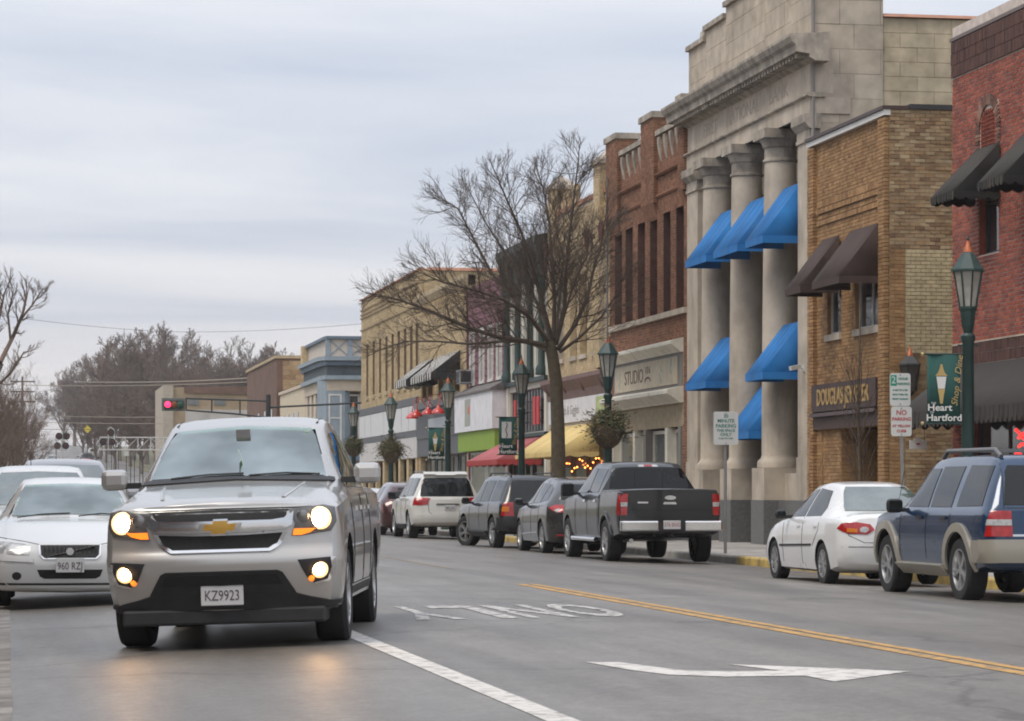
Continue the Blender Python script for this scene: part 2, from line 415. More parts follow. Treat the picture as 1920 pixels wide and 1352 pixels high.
ground_m = mat('dry_grass', (.13, .12, .065), .95, var=.35, scale=.25, bump=.6, bscale=3)
m = MB()
gx = [-1600, -300, -60, -8, 20, 60, 300, 1600]; gy = [-300, -12] + YS[4::3] + [1000, 1400, 2200, 4000]
for ya, yb in zip(gy, gy[1:]):
    for xa, xb in zip(gx, gx[1:]):
        m.face([(xa, ya, hill(ya) - .35), (xb, ya, hill(ya) - .35), (xb, yb, hill(yb) - .35), (xa, yb, hill(yb) - .35)])
tag(m.build('ground', ground_m, fix=False), 'dry winter grass ground behind the street', kind='structure')

asph = bpy.data.materials.new('asphalt'); asph.use_nodes = True; MATS['asphalt'] = asph
def mk_asphalt():
    t = asph.node_tree; p = t.nodes['Principled BSDF']; n = t.nodes.new; L = t.links.new
    g = n('ShaderNodeNewGeometry'); s = n('ShaderNodeSeparateXYZ'); L(g.outputs['Position'], s.inputs[0])
    def nz(scale, vec, det=4, ro=.6):
        q = n('ShaderNodeTexNoise'); q.inputs['Scale'].default_value = scale; q.inputs['Detail'].default_value = det; q.inputs['Roughness'].default_value = ro; L(vec, q.inputs['Vector']); return q.outputs[0]
    def ramp(v, a, b, ca, cb):
        r = n('ShaderNodeValToRGB'); L(v, r.inputs[0]); r.color_ramp.elements[0].position = a; r.color_ramp.elements[1].position = b; r.color_ramp.elements[0].color = (*ca, 1); r.color_ramp.elements[1].color = (*cb, 1); return r.outputs[0]
    def mul(a, b, f=1.0):
        x = n('ShaderNodeMix'); x.data_type = 'RGBA'; x.blend_type = 'MULTIPLY'; x.inputs[0].default_value = f; L(a, x.inputs[6]); L(b, x.inputs[7]); return x.outputs[2]
    mp = n('ShaderNodeMapping'); mp.inputs['Scale'].default_value = (1.0, .09, 1); L(g.outputs['Position'], mp.inputs[0])     # wheel-track streaks along the street
    base = ramp(nz(.55, g.outputs['Position'], 6), .3, .7, (.148, .134, .119), (.20, .183, .164))
    tr = ramp(nz(1.3, mp.outputs[0], 3), .35, .65, (.74, .74, .74), (1.10, 1.10, 1.09))
    gr = ramp(nz(38, g.outputs['Position'], 3, .85), .3, .7, (.66, .66, .66), (1.34, 1.33, 1.32))
    v = n('ShaderNodeTexVoronoi'); v.feature = 'DISTANCE_TO_EDGE'; v.inputs['Scale'].default_value = .16
    wv = n('ShaderNodeMix'); wv.data_type = 'RGBA'; wv.inputs[0].default_value = .12; L(g.outputs['Position'], wv.inputs[6])
    q = n('ShaderNodeTexNoise'); q.inputs['Scale'].default_value = 1.2; q.inputs['Detail'].default_value = 5; L(g.outputs['Position'], q.inputs['Vector']); sc_ = n('ShaderNodeVectorMath'); sc_.operation = 'SCALE'; sc_.inputs[3].default_value = 8; L(q.outputs['Color'], sc_.inputs[0]); L(sc_.outputs[0], wv.inputs[7])
    L(wv.outputs[2], v.inputs['Vector'])
    ck = ramp(v.outputs['Distance'], .0012, .0065, (.45, .44, .43), (1, 1, 1))
    oil = ramp(nz(.35, mp.outputs[0], 5), .55, .75, (1, 1, 1), (.72, .71, .70))
    sp = ramp(nz(11, g.outputs['Position'], 4, .75), .35, .65, (.80, .80, .79), (1.18, 1.18, 1.19))
    c = mul(mul(mul(mul(mul(base, tr), gr), ck, .8), oil), sp)
    L(c, p.inputs['Base Color'])
    rr = n('ShaderNodeMapRange'); L(nz(.6, mp.outputs[0], 4), rr.inputs[0]); rr.inputs[1].default_value = .3; rr.inputs[2].default_value = .7; rr.inputs[3].default_value = .32; rr.inputs[4].default_value = .56; L(rr.outputs[0], p.inputs['Roughness'])
    b = n('ShaderNodeBump'); b.inputs['Strength'].default_value = .30; b.inputs['Distance'].default_value = .006; L(nz(55, g.outputs['Position'], 3), b.inputs['Height']); L(b.outputs[0], p.inputs['Normal'])
mk_asphalt()
conc = mat('concrete', (.34, .32, .29), .85, var=.2, scale=1.6, bump=.3, bscale=25, col2=(.25, .235, .215))
conc_old = mat('old_concrete', (.30, .27, .24), .85, var=.3, scale=2.2, bump=.6, bscale=12, col2=(.19, .17, .15))
yel_p = mat('yellow_road_paint', (.44, .25, .075), .7, var=.18, scale=8, bump=.2, col2=(.20, .15, .09), pos=(.36, .52))
wht_p = mat('white_road_paint', (.56, .53, .49), .7, var=.12, scale=9, bump=.2, col2=(.30, .28, .255), pos=(.30, .52))
kerb_y = mat('yellow_kerb_paint', (.58, .40, .10), .7, var=.3, scale=4, col2=(.36, .28, .13))

m = MB(); xs = [c[0] for c in CS] 
xs = sorted(set(xs + [4.5, 8.2, 12.0]))
for ya, yb in zip(YS, YS[1:]):
    for xa, xb in zip(xs, xs[1:]):
        m.face([(xa + bend(ya), ya, zroad(xa + bend(ya), ya)), (xb + bend(ya), ya, zroad(xb + bend(ya), ya)), (xb + bend(yb), yb, zroad(xb + bend(yb), yb)), (xa + bend(yb), yb, zroad(xa + bend(yb), yb))])
road = tag(m.build('road', asph, fix=False, smooth=60), 'grey worn asphalt main street', kind='structure')
# the side street past the long tan building
m = MB(); m.face([(13.62, 147.2, -.186), (120, 147.2, -.19), (120, 160.6, -.19), (13.62, 160.6, -.186)])
tag(m.build('side_street', asph, fix=False), 'asphalt side street between the tan and the blue building', kind='structure')
def strip(mb, pts, wd, lift):                     # painted ribbon along points (X, Y) hugging the road
    for (xa, ya), (xb, yb) in zip(pts, pts[1:]):
        d = Vector((xb - xa, yb - ya)).normalized(); s = Vector((d.y, -d.x)) * wd / 2
        q = [(xa - s.x, ya - s.y), (xa + s.x, ya + s.y), (xb + s.x, yb + s.y), (xb - s.x, yb - s.y)]
        mb.face([(x, y, zroad(x, y) + lift) for x, y in q])
def line(name, X, y0, y1, wd, mt, step=1.5, wob=0.0):
    n = max(2, int((y1 - y0) / step)); mb = MB()
    strip(mb, [(X + bend(y0 + (y1 - y0) * i / n), y0 + (y1 - y0) * i / n) for i in range(n + 1)], wd, .004)
    return mb.build(name, mt, road, fix=False)
def flat(name, poly, mt, lift=.004):              # painted shape: fine triangulation hugging the road
    vs_, es, ff = [Vector(p) for p in poly], [(i, (i + 1) % len(poly)) for i in range(len(poly))], []
    xs_, ys_ = [p[0] for p in poly], [p[1] for p in poly]
    r = delaunay_2d_cdt(vs_, es, [], 1, 1e-5)
    mb = MB(); mb.v = [(v.x, v.y, zroad(v.x, v.y) + lift) for v in r[0]]; mb.f = [tuple(f) for f in r[2]]; mb.mi = [0] * len(mb.f)
    return mb.build(name, mt, road)
line('lane_line', 2.86, 4, 25.2, .17, wht_p)
line('centre_line', 6.43, 3, 36.2, .12, yel_p); line('centre_line', 6.61, 3, 36.2, .12, yel_p)
line('centre_line', 6.75, 44, 62, .10, mat('worn_yellow_paint', (.27, .20, .12), .7, var=.3, scale=6, col2=(.19, .17, .14)))
for y in (37.9, 51.5, 65.8, 79.2, 93): 
    flat('parking_tick', [(11.0, y), (11.6, y), (11.6, y + .1), (11.0, y + .1)], wht_p)
# left-turn arrow, read by the oncoming drivers
flat('turn_arrow', [(3.98, 19.75), (4.20, 19.65), (4.42, 18.60), (4.68, 18.44), (5.02, 18.42), (4.86, 19.22), (5.80, 18.08), (5.06, 17.28), (5.04, 17.88), (4.52, 17.94), (4.22, 18.25), (4.08, 18.85)], wht_p)
ONLY = [('O', 5.66), ('N', 5.08), ('L', 4.50), ('Y', 4.0)]
worn_w = mat('worn_white_road_paint', (.46, .44, .41), .7, var=.12, scale=8, bump=.2, col2=(.17, .157, .142), pos=(.40, .54))
for ch, X in ONLY:
    me = text_mesh(ch, 1.0, extrude=0, bold=.03); ys_ = [v.co.y for v in me.vertices]; xs_ = [v.co.x for v in me.vertices]
    hx = .24; lo, hi = min(ys_), max(ys_)
    bm = bmesh.new(); bm.from_mesh(me); bmesh.ops.triangulate(bm, faces=bm.faces); bm.to_mesh(me); bm.free()
    cx_ = (min(xs_) + max(xs_)) / 2; sxx = 2 * hx / (max(xs_) - min(xs_))
    for v in me.vertices:
        x = X - (v.co.x - cx_) * sxx; y = 29.75 - (v.co.y - lo) / (hi - lo) * 3.1
        v.co = (x, y, zroad(x, y) + .005)
    bm = bmesh.new(); bm.from_mesh(me)
    for f in bm.faces:
        if f.normal.z < 0: f.normal_flip()
    bm.to_mesh(me); bm.free()
    me.materials.clear(); me.materials.append(worn_w); link('lettering', me, None, road)

# gutter, kerbs and pavement
m = MB()
for ya, yb in zip(YS, YS[1:]):
    if ya > 150: break
    m.face([(-.60, ya, zroad(-.6, ya) + .005), (.02 + .05 * noise.noise((ya * .3, 0, 0)), ya, zroad(0, ya) + .005), (.02 + .05 * noise.noise((yb * .3, 0, 0)), yb, zroad(0, yb) + .005), (-.60, yb, zroad(-.6, yb) + .005)])
tag(m.build('gutter', conc_old, fix=False), 'old cracked concrete gutter on the left edge of the road', kind='structure')
def kerb_run(name, x0, x1, y0, y1, lab):
    m = MB(); m.box(x0 + .02, x1 - .01, y0, y1, -.5, ZS - .012)
    k = tag(m.build(name, conc, None), lab, kind='structure')
    return k
kr = kerb_run('kerb', 13.60, 13.78, -10, 147, 'concrete kerb along the parked cars, yellow in places')
L_ = 3.0; kmesh = {}
for i in range(52):
    y = -10 + i * L_
    if y + L_ > 147.5: break
    ym = y + L_ / 2; col = kerb_y if (36 < ym < 52.6 or 70 < ym < 81) else conc
    if col not in kmesh:
        b = MB(); b.prism([(0, -.42), (.18, -.42), (.18, 0), (.035, 0), (.008, -.03)], 'y', .006, L_ - .006); me = b.mesh('kerb_stone'); me.materials.append(col); kmesh[col] = me
    o = link('kerb_stone', kmesh[col], None, kr); o.location = (13.6, y, ZS)
kl = kerb_run('kerb', -.80, -.62, -10, 150, 'concrete kerb on the near left side of the road')
for sx0, sx1, nm, lab in ((13.78, XF, 'pavement', 'concrete slab pavement in front of the shops'), (-5.2, -.80, 'pavement', 'concrete pavement on the left of the road')):
    m = MB(); m.box(sx0, sx1, -10, 147 if sx0 > 0 else 165, -.5, ZS - .02)
    pv = tag(m.build(nm, conc_old), lab, kind='structure')
    if sx0 > 0:
        sw = (sx1 - sx0) / 3; b = MB(); b.box(.008, sw - .008, .008, 1.49, -.03, 0); me = b.mesh('paving_slab'); me.materials.append(mat_pieces('slab_concrete', [(.30, .28, .255), (.35, .33, .30), (.39, .365, .335), (.33, .305, .28)], nscale=3, bump=.2))
        for j in range(74):
            for i in range(3):
                o = link('paving_slab', me, None, pv); o.location = (sx0 + i * sw, 33 + j * 1.5, ZS)
m = MB(); m.box(13.62, 40, 160.8, 420, -.6, -.04)

# ------------------------------------------------------------------ shared building materials
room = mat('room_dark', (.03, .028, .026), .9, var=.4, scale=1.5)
glass = mat('window_glass', (.035, .04, .042), .06, var=.5, scale=.8, spec=.8, ior=1.6)
glass_l = mat('pale_window_glass', (.11, .12, .115), .08, var=.6, scale=.7, spec=.8, ior=1.6)
white_f = mat('white_painted_frame', (.62, .60, .56), .5, var=.1)
stone = mat('limestone', (.52, .445, .355), .85, var=.14, scale=1.2, bump=.25, bscale=14, col2=(.43, .365, .29), stain=((.19, .16, .13), .7, (1.4, 1.4, .35)))
stone_d = mat('weathered_limestone', (.42, .365, .295), .88, var=.2, scale=2.5, bump=.3, bscale=16, col2=(.27, .235, .195), stain=((.10, .09, .08), .85, (2.5, 2.2, .9)))
stone_b = mat_pieces('limestone_blocks', [(.44, .37, .29), (.475, .405, .32), (.50, .43, .345), (.485, .41, .325), (.455, .385, .30)], nscale=2.2, bump=.25)
granite = mat('grey_granite', (.135, .135, .13), .45, var=.25, scale=18)
block_b = mat_pieces('tan_blocks', [(.47, .39, .27), (.51, .43, .30), (.44, .365, .255), (.49, .41, .285)], nscale=3)
red_b = mat_pieces('red_bricks', [(.27, .068, .040), (.34, .090, .055), (.39, .115, .070), (.30, .095, .065), (.20, .065, .05), (.36, .10, .06)], bump=.35)
dark_b = mat_pieces('brown_soldier_bricks', [(.085, .042, .033), (.12, .06, .045), (.105, .055, .045), (.075, .04, .035)])
tan_b = mat_pieces('tan_bricks', [(.33, .19, .085), (.37, .215, .10), (.41, .245, .12), (.30, .165, .072), (.39, .23, .105), (.25, .135, .062), (.35, .20, .092)])
rough_b = mat_pieces('rough_tan_bricks', [(.30, .20, .105), (.38, .27, .16), (.24, .15, .08), (.44, .34, .21), (.33, .21, .11), (.20, .12, .07)])
ptan_b = mat_pieces('cream_painted_bricks', [(.48, .39, .235), (.51, .42, .26), (.45, .365, .22)], bump=.3)
brown_b = mat_pieces('brown_bricks', [(.215, .098, .054), (.265, .125, .072), (.30, .150, .09), (.185, .088, .052), (.245, .11, .062)])
cream_b = mat_pieces('cream_bricks', [(.54, .41, .24), (.60, .47, .29), (.48, .355, .20), (.57, .44, .265)])
ptan2 = mat_pieces('pale_tan_bricks', [(.46, .35, .20), (.50, .385, .225), (.42, .315, .18), (.48, .36, .21)])
mortar = mat('mortar', (.46, .40, .32), .95, var=.2, scale=4)
mortar_r = mat('pale_mortar', (.58, .50, .44), .95, var=.2, scale=4)
mortar_t = mat('tan_mortar', (.34, .27, .18), .95, var=.2, scale=4)
tar = mat('roof_tar', (.05, .05, .05), .95)
copper = mat('weathered_coping_tile', (.36, .16, .085), .6, var=.25, scale=3)
brown_mt = mat('brown_metal', (.055, .030, .025), .5, var=.15)
blue_c = mat('blue_awning_cloth', (.012, .17, .47), .8, var=.14, scale=1.3, col2=(.010, .14, .40), stain=((.06, .16, .30), .45, (2.2, 2.2, .7)))
brown_c = mat('brown_awning_cloth', (.055, .034, .028), .85, var=.18, scale=2)
gold = mat('gold_letters', (.55, .36, .13), .4, metal=.5, var=.1)
black_p = mat('black_paint', (.02, .02, .02), .5, var=.2)
def bld(name, label, y0, y1=None, x0=XF):
    return empty(name, (x0, y0, ZS), label=label, cat='building')
def shell(b, y0, y1, z1, x1, wm_, front_holes=(), depth=.3, south=True, wallname='wall', x0=XF, rv=None):
    """street front at x0 with openings, both ends, back and a flat roof"""
    m = MB(); wall_faces(m, 'X', x0, y0, y1, ZS - .1, z1, front_holes, depth)
    m.face([(x1, y0, ZS - .1), (x1, y1, ZS - .1), (x1, y1, z1), (x1, y0, z1)])
    m.face([(x0, y1, ZS - .1), (x1, y1, ZS - .1), (x1, y1, z1), (x0, y1, z1)])
    if south: m.face([(x0, y0, ZS - .1), (x1, y0, ZS - .1), (x1, y0, z1), (x0, y0, z1)])
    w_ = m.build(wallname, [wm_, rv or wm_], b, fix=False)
    m = MB(); m.box(x0 + .25, x1 - .02, y0 + .02, y1 - .02, z1 - .5, z1 - .3); m.build('roof', tar, b)
    return w_

# ------------------------------------------------------------------ red brick building, nearest on the right
b = bld('red_brick_building', 'red brick building with brown soldier course and dark scalloped awnings at the right edge', 40.0)
y0, y1, zt = 39.0, 52.5, 10.0
wins = [(49.9 - 2.6 * k, 51.0 - 2.6 * k, 5.55, 7.45) for k in range(4)]
shopw = [(46.6, 51.6, .7, 2.55), (40.0, 45.6, .7, 2.55)]
wl = shell(b, y0, y1, zt, 29, mortar_r, wins + shopw, .22, rv=red_b)
arch = [(h[0] - .02, h[1] + .02, 7.45, 8.45) for h in wins]
bricks(wl, 'X', XF, y0, y1, 2.62, 3.55, shopw, .215, .0775, red_b, seed=3)
bricks(wl, 'X', XF, y0, y1, 3.98, 9.02, [(h[0], h[1], h[2], 7.45) for h in wins] + [(h[0] + .0, h[1], 7.45, 8.35) for h in wins], .215, .0775, red_b, single=300, near=(51.3, 7.0), seed=4, joint=.016)
bricks(wl, 'X', XF, y0, y1, ZS, 2.6, shopw, .215, .0775, red_b, seed=5)
bricks(wl, 'X', XF, y0, y1, 3.56, 3.97, (), .075, .205, dark_b, bond=0, name='soldier_brick', seed=6)
bricks(wl, 'X', XF - .012, y0, y1, 9.04, 9.72, (), .075, .225, dark_b, bond=0, name='soldier_brick', seed=7, proud=.03)
m = MB(); m.box(XF - .05, XF + .35, y0, y1 + .05, 9.735, 9.80); m.build('coping', mat('brown_metal_coping', (.14, .105, .09), .5), b)
m = MB(); m.box(XF - .02, XF + .02, y0, y1 + .01, 3.955, 3.985); m.build('string_course', stone, b)
for k, h in enumerate(wins):
    c = (h[0] + h[1]) / 2; r0 = (h[1] - h[0]) / 2 - .07; a = MB(); zb = 7.80
    for i in range(26):                                   # ring of headers round the blind arch
        t = math.pi * (i + .5) / 26; d = Vector((math.cos(t), math.sin(t))); n_ = Vector((-d.y, d.x)) * (math.pi * (r0 + .1) / 26 * .40)
        q = [Vector((c, zb)) + d * r0 - n_, Vector((c, zb)) + d * r0 + n_, Vector((c, zb)) + d * (r0 + .2) + n_, Vector((c, zb)) + d * (r0 + .2) - n_]
        for s0 in (0,):
            i0 = len(a.v); a.v += [(XF + .01, p.x, p.y) for p in q] + [(XF - .035, p.x, p.y) for p in q]
            for f in ((4, 5, 6, 7), (0, 1, 5, 4), (1, 2, 6, 5), (2, 3, 7, 6), (3, 0, 4, 7)): a.f.append(tuple(i0 + j for j in f)); a.mi.append(0)
    for sgn in (-1, 1):
        for j in range(5):
            z = 7.46 + j * .07; a.box(XF - .03, XF + .01, c + sgn * r0, c + sgn * (r0 + .19), z, z + .055)
    a.build('arch_brick', mat_pieces('arch_bricks', [(.30, .15, .10), (.10, .05, .04), (.36, .22, .16), (.14, .07, .05)]), wl)['kind'] = 'stuff'
    a = MB()
    for i in range(-9, 10):                               # herringbone infill
        for j in range(13):
            for s_ in (-1, 1):
                u = c + (i + .5 * (s_ + 1) / 2) * .105; z = 7.48 + j * .075
                p0 = Vector((u - .045, z - .035 * s_)); p1 = Vector((u + .045, z + .035 * s_))
                if abs(p0.x - c) < r0 - .02 and abs(p1.x - c) < r0 - .02 and (max(p0.y, p1.y) < zb or (Vector((u, max(p0.y, p1.y))) - Vector((c, zb))).length < r0 - .03):
                    a.bar((XF - .004, p0.x, p0.y), (XF - .004, p1.x, p1.y), .035, .035)
    a.build('herringbone_brick', red_b, wl)['kind'] = 'stuff'
    w_ = window(b, 'X', XF, h, .2, mat('dark_frame', (.07, .06, .055), .5), glass, fw=.06, nu=1, nv=2)
    aw = awning(b, h[0] - .12, h[1] + .12, XF - .03, .86, 7.52, 6.62, mat_stripes('pinstriped_black_cloth', (.022, .021, .019), (.16, .12, .06), 7.0, .90), val=.16, scallop=.2)
mw = shopw[0]
for h in shopw: window(b, 'X', XF, h, .25, mat('dark_frame', (.07, .06, .055), .5), glass, fw=.08, nu=3, nv=1, name='shop_window')
awning(b, 40.2, 52.35, XF - .03, 1.15, 3.55, 2.66, mat('charcoal_awning_cloth', (.043, .037, .032), .9, var=.15), val=.30, scallop=.24)

# ------------------------------------------------------------------ tan brick jeweller's
b = bld('tan_brick_shop', 'narrow two-storey tan brick shop with brown awnings and gold letters on a brown sign', 56.5)
y0, y1, zt = 56.5, 62.28, 9.0
def ph(pxa, pya, pxb, pyb, X=XF):       # opening from two photograph corners (near right top, far left bottom)
    return (yat(pxb, X), yat(pxa, X), fz(pxa, pya, X), fz(pxa, pyb, X))
wa = (57.0, 58.85, 4.62, 5.75); wb = (59.95, 60.95, 4.62, 5.75)
shop = (57.15, 61.4, ZS, 2.55)
wl = shell(b, y0, y1, zt, 29, mortar_t, [wa, wb, shop], .2, rv=tan_b)
hs = [wa, wb, shop, (56.95, 61.85, 2.6, 3.55)]
bricks(wl, 'X', XF, y0, y1, ZS, 7.05, hs, .215, .0775, tan_b, seed=11, single=0)
bricks(wl, 'X', XF, y0, y1, 7.06, 7.62, [(57.0, 61.75, 7.06, 7.62)], .215, .0775, tan_b, seed=12)
bricks(wl, 'X', XF, y0, y1, 7.63, 8.86, (), .215, .0775, tan_b, seed=13, single=300, near=(57.5, 8.4))
for j, (za, zb, pr) in enumerate(((7.06, 7.18, .05), (7.20, 7.30, .02), (7.32, 7.44, .06), (7.46, 7.62, .03))):      # corbelled band
    bricks(wl, 'X', XF, 57.0, 61.75, za, zb, (), .215 if j % 2 else .11, zb - za, tan_b, proud=pr, seed=20 + j, name='corbel_brick')
for ya, yb in ((56.5, 56.98), (61.80, 62.28)):              # corner piers
    bricks(wl, 'X', XF, ya, yb, ZS, 8.84, (), .24, .0775, tan_b, proud=.10, seed=31, name='pier_brick')
m = MB(); m.box(XF - .16, XF + .4, y0 - .05, y1 - .01, 8.99, 9.06); m.build('coping', brown_mt, b)
m = MB(); m.box(XF - .12, XF + .02, y0 - .03, y1 - .01, 8.87, 8.985); m.build('fascia', white_f, b)
m = MB(); m.box(XF + .42, 29.02, y0 - .06, y0 + .25, 9.0, 9.10); m.build('coping', mat('dark_coping', (.03, .028, .03), .7), b)
xs_ = xat(1683, y0)
bricks(wl, 'Y', y0, XF, 22.0, 6.15, 8.99, (), .215, .0775, rough_b, seed=33, jitter=.010, proud=.014)
bricks(wl, 'Y', y0, XF, XF + .33, ZS, 6.14, (), .215, .0775, tan_b, seed=34)
bricks(wl, 'Y', y0, XF + .34, 22.0, 4.02, 6.14, (), .215, .0775, ptan_b, seed=35, proud=.022)
bricks(wl, 'Y', y0, XF + .34, 22.0, ZS, 4.0, (), .215, .0775, rough_b, seed=36, jitter=.010)
for h, nu in ((wa, 2), (wb, 1)): window(b, 'X', XF, h, .14, white_f, glass, fw=.05, nu=nu, nv=1, sill=stone)
awning(b, 56.95, 58.98, XF - .08, .85, 6.72, 5.62, brown_c, val=.15)
awning(b, 59.85, 61.1, XF - .08, .85, 6.72, 5.62, brown_c, val=.15)
m = MB(); m.box(XF - .14, XF + .05, 57.0, 61.8, 2.95, 3.55); sg = m.build('sign_board', brown_mt, b)
lettering('DOUGLAS JEWELER', .50, gold, sg, m_front(XF - .145, 59.4, 3.24), extrude=.012, sx=.88, bold=.008)
m = MB(); m.prism([(XF, 2.92), (XF - .16, 2.92), (XF - .20, 2.84), (XF, 2.84)], 'y', 56.99, 61.82); m.build('ledge', brown_mt, b)
m = MB(); m.box(XF - .09, XF + .1, 57.0, 61.8, 2.56, 2.835); m.build('shutter_box', mat('brown_fascia', (.075, .045, .035), .6), b)
# recessed shop front: brick pier, door and show windows
window(b, 'X', XF, (57.2, 58.9, .45, 2.5), .9, mat('bronze_frame', (.06, .045, .035), .4), glass_l, fw=.07, nu=2, nv=1, name='shop_window')
window(b, 'X', XF, (59.0, 60.0, ZS, 2.5), 1.2, mat('bronze_frame', (.06, .045, .035), .4), glass, fw=.09, nu=1, nv=1, name='door')
m = MB(); m.box(XF + .3, XF + 1.3, 57.16, 58.98, ZS, .45); m.build('bulkhead', brown_mt, b)
m = MB(); m.box(XF + .03, XF + 1.5, 60.05, 61.4, ZS, 2.55); pw = m.build('pier', mortar_t, b)
bricks(pw, 'X', XF + .03, 60.05, 61.4, ZS, 2.55, (), .215, .0775, tan_b, seed=37)
bricks(pw, 'Y', 60.05, XF + .03, XF + 1.4, ZS, 2.55, (), .215, .0775, tan_b, seed=38)
m = MB(); m.tube([(XF - .01, 61.99, 4.05), (XF - .12, 61.99, 4.0)], .02); 

# ------------------------------------------------------------------ the bank
b = bld('stone_bank', 'pale limestone bank with round columns, deep cornice and bright blue awnings', 62.3)
y0, y1 = 62.3, 74.1
bays = [(63.55, 65.0), (65.85, 68.1), (68.95, 71.0)]
XR = XF + .85                                          # wall behind the columns
m = MB(); rh = []
for a, c in bays:
    rh += [(a + .1, c - .1, 5.4, 8.6), (a + .1, c - .1, 1.6 if a != 65.85 else ZS, 4.6)]
wall_faces(m, 'X', XR, y0, y1, ZS - .1, 9.7, rh, .2)
m.build('wall', [stone, stone], b, fix=False)
for i, h in enumerate(rh): window(b, 'X', XR, h, .16, mat('bronze_frame', (.06, .045, .035), .4), glass, fw=.08, nu=2, nv=3, name='window' if h[2] > 0 else 'door')
m = MB(); m.box(XF + .02, 34, y0 + .1, y1, 9.66, 11.35); m.box(XF + .02, XF + .95, y0 + .01, 63.25, ZS, 9.655); m.box(XF + .02, XF + .95, 73.0, y1 - .01, ZS, 9.655)
m.box(XF + 1.1, 34, y0 + .08, y1 - .02, ZS, 9.65); core = m.build('block_core', stone, b)
# frieze, architrave and mouldings
m = MB(); m.box(XF - .02, XF + .5, y0 - .02, y1, 10.12, 10.8); fr = m.build('frieze', stone, b)
for w_, y_ in (('FIRST', 71.6), ('NATIONAL', 68.35), ('BANK', 65.0)): lettering(w_, .50, mat('carved_letters', (.37, .315, .255), .9), fr, m_front(XF - .023, y_, 10.46), extrude=.004, sx=1.28)
m = MB(); m.box(XF - .05, XF + .9, y0 - .05, y1, 9.66, 10.02); m.build('architrave', stone, b)
m = MB(); m.prism([(XF - .05, 10.02), (XF - .13, 10.06), (XF - .13, 10.10), (XF - .03, 10.12), (XF + .3, 10.12), (XF + .3, 10.02)], 'y', y0 - .12, y1 + .05); m.build('moulding', stone_d, b)
m = MB(); m.prism([(XF - .02, 10.78), (XF - .16, 10.86), (XF - .16, 10.93), (XF - .46, 10.97), (XF - .48, 11.12), (XF - .56, 11.18), (XF - .62, 11.30), (XF - .62, 11.36), (XF + .3, 11.42), (XF + .3, 10.78)], 'y', y0 - .45, y1 + .55); m.build('cornice', stone_d, b)
m = MB()
for i in range(46): m.box(XF - .40, XF - .15, y0 - .2 + i * .265, y0 - .08 + i * .265, 10.865, 10.96)
m.build('dentil_course', stone_d, b)['kind'] = 'stuff'
# stepped attic of blocks
AT = [(62.3, 64.0, 12.8), (64.0, 66.3, 13.05), (66.3, 70.1, 13.32), (70.1, 72.2, 13.05), (72.2, 74.1, 12.8)]
for k, (ya, yb, z) in enumerate(AT):
    m = MB(); m.box(XF + .02, XF + 1.67, ya, yb, 11.36, z); at = m.build('attic', mortar, b)
    bricks(at, 'X', XF + .02, ya, yb, 11.45, z, (), 1.15, .52, stone_b, joint=.009, proud=.012, jitter=.003, seed=40 + k, name='stone_block', single=200)
    m = MB(); m.box(XF - .08, XF + 1.70, ya - .02, yb + .02, z + .002, z + .13); m.build('coping', stone_d, b)
m = MB(); m.prism([(XF - .03, 12.94), (XF + .22, 12.94), (XF + .22, 13.2), (XF - .0, 13.12)], 'y', 72.3, 72.75); m.build('scroll', stone_d, b)
# return wall towards the lens: ashlar, then tan blocks
m = MB(); m.face([(XF + .02, y0, 8.9), (XF + 1.67, y0, 8.9), (XF + 1.67, y0, 12.8), (XF + .02, y0, 12.8)])
rt = m.build('return_wall', mortar, b, fix=False)
bricks(rt, 'Y', y0, XF + .04, XF + 1.67, 8.9, 12.78, (), .95, .56, stone_b, joint=.009, proud=.012, seed=50, name='stone_block', single=60, bond=.35)
m = MB(); m.box(XF + 1.67, 34, y0 + .05, y1 - .1, 8.8, 11.86); sw_ = m.build('side_wall', mortar_t, b)
bricks(sw_, 'Y', y0 + .05, XF + 1.68, 24.0, 8.9, 11.85, (), .80, .335, block_b, joint=.010, proud=.014, seed=51, name='block', single=120)
m = MB(); m.prism([(y0 - .05, 11.87), (y0 + .15, 11.97), (y0 + .4, 11.87)], 'x', XF + 1.68, 34); m.build('coping', copper, b)
m = MB(); m.tube([(XF + .02, y0 - .07, 12.6), (XF + .02, y0 - .07, 9.15), (XF - .03, y0 - .07, 9.08)], .045, 8); m.build('downpipe', mat('grey_pipe', (.20, .18, .165), .5), b, smooth=True)
# columns and pilasters
def column(yc, xc=XF + .14, r=.44):
    m = MB(); pr = [(r * 1.24, 1.76), (r * 1.24, 1.86), (r * 1.2, 1.92), (r * 1.05, 1.98), (r * 1.0, 2.05)]
    for i in range(9):
        t = i / 8; pr.append((r * (1 - .15 * t ** 1.6), 2.05 + t * 6.85))
    m.lathe(pr, (xc, yc, 0), 32); c = m.build('column', stone, b, smooth=35)
    m = MB(); q = r * .85
    m.lathe([(q, 8.9), (q * 1.10, 8.92), (q * 1.10, 8.97), (q * 1.0, 8.99), (q * 1.0, 9.22), (q * 1.12, 9.26), (q * 1.12, 9.30), (q * 1.32, 9.44)], (xc, yc, 0), 32)
    m.box(xc - q * 1.4, xc + q * 1.4, yc - q * 1.4, yc + q * 1.4, 9.44, 9.655); m.build('capital', stone_d, c, smooth=35)
for yc in (65.42, 68.52, 71.45): column(yc)
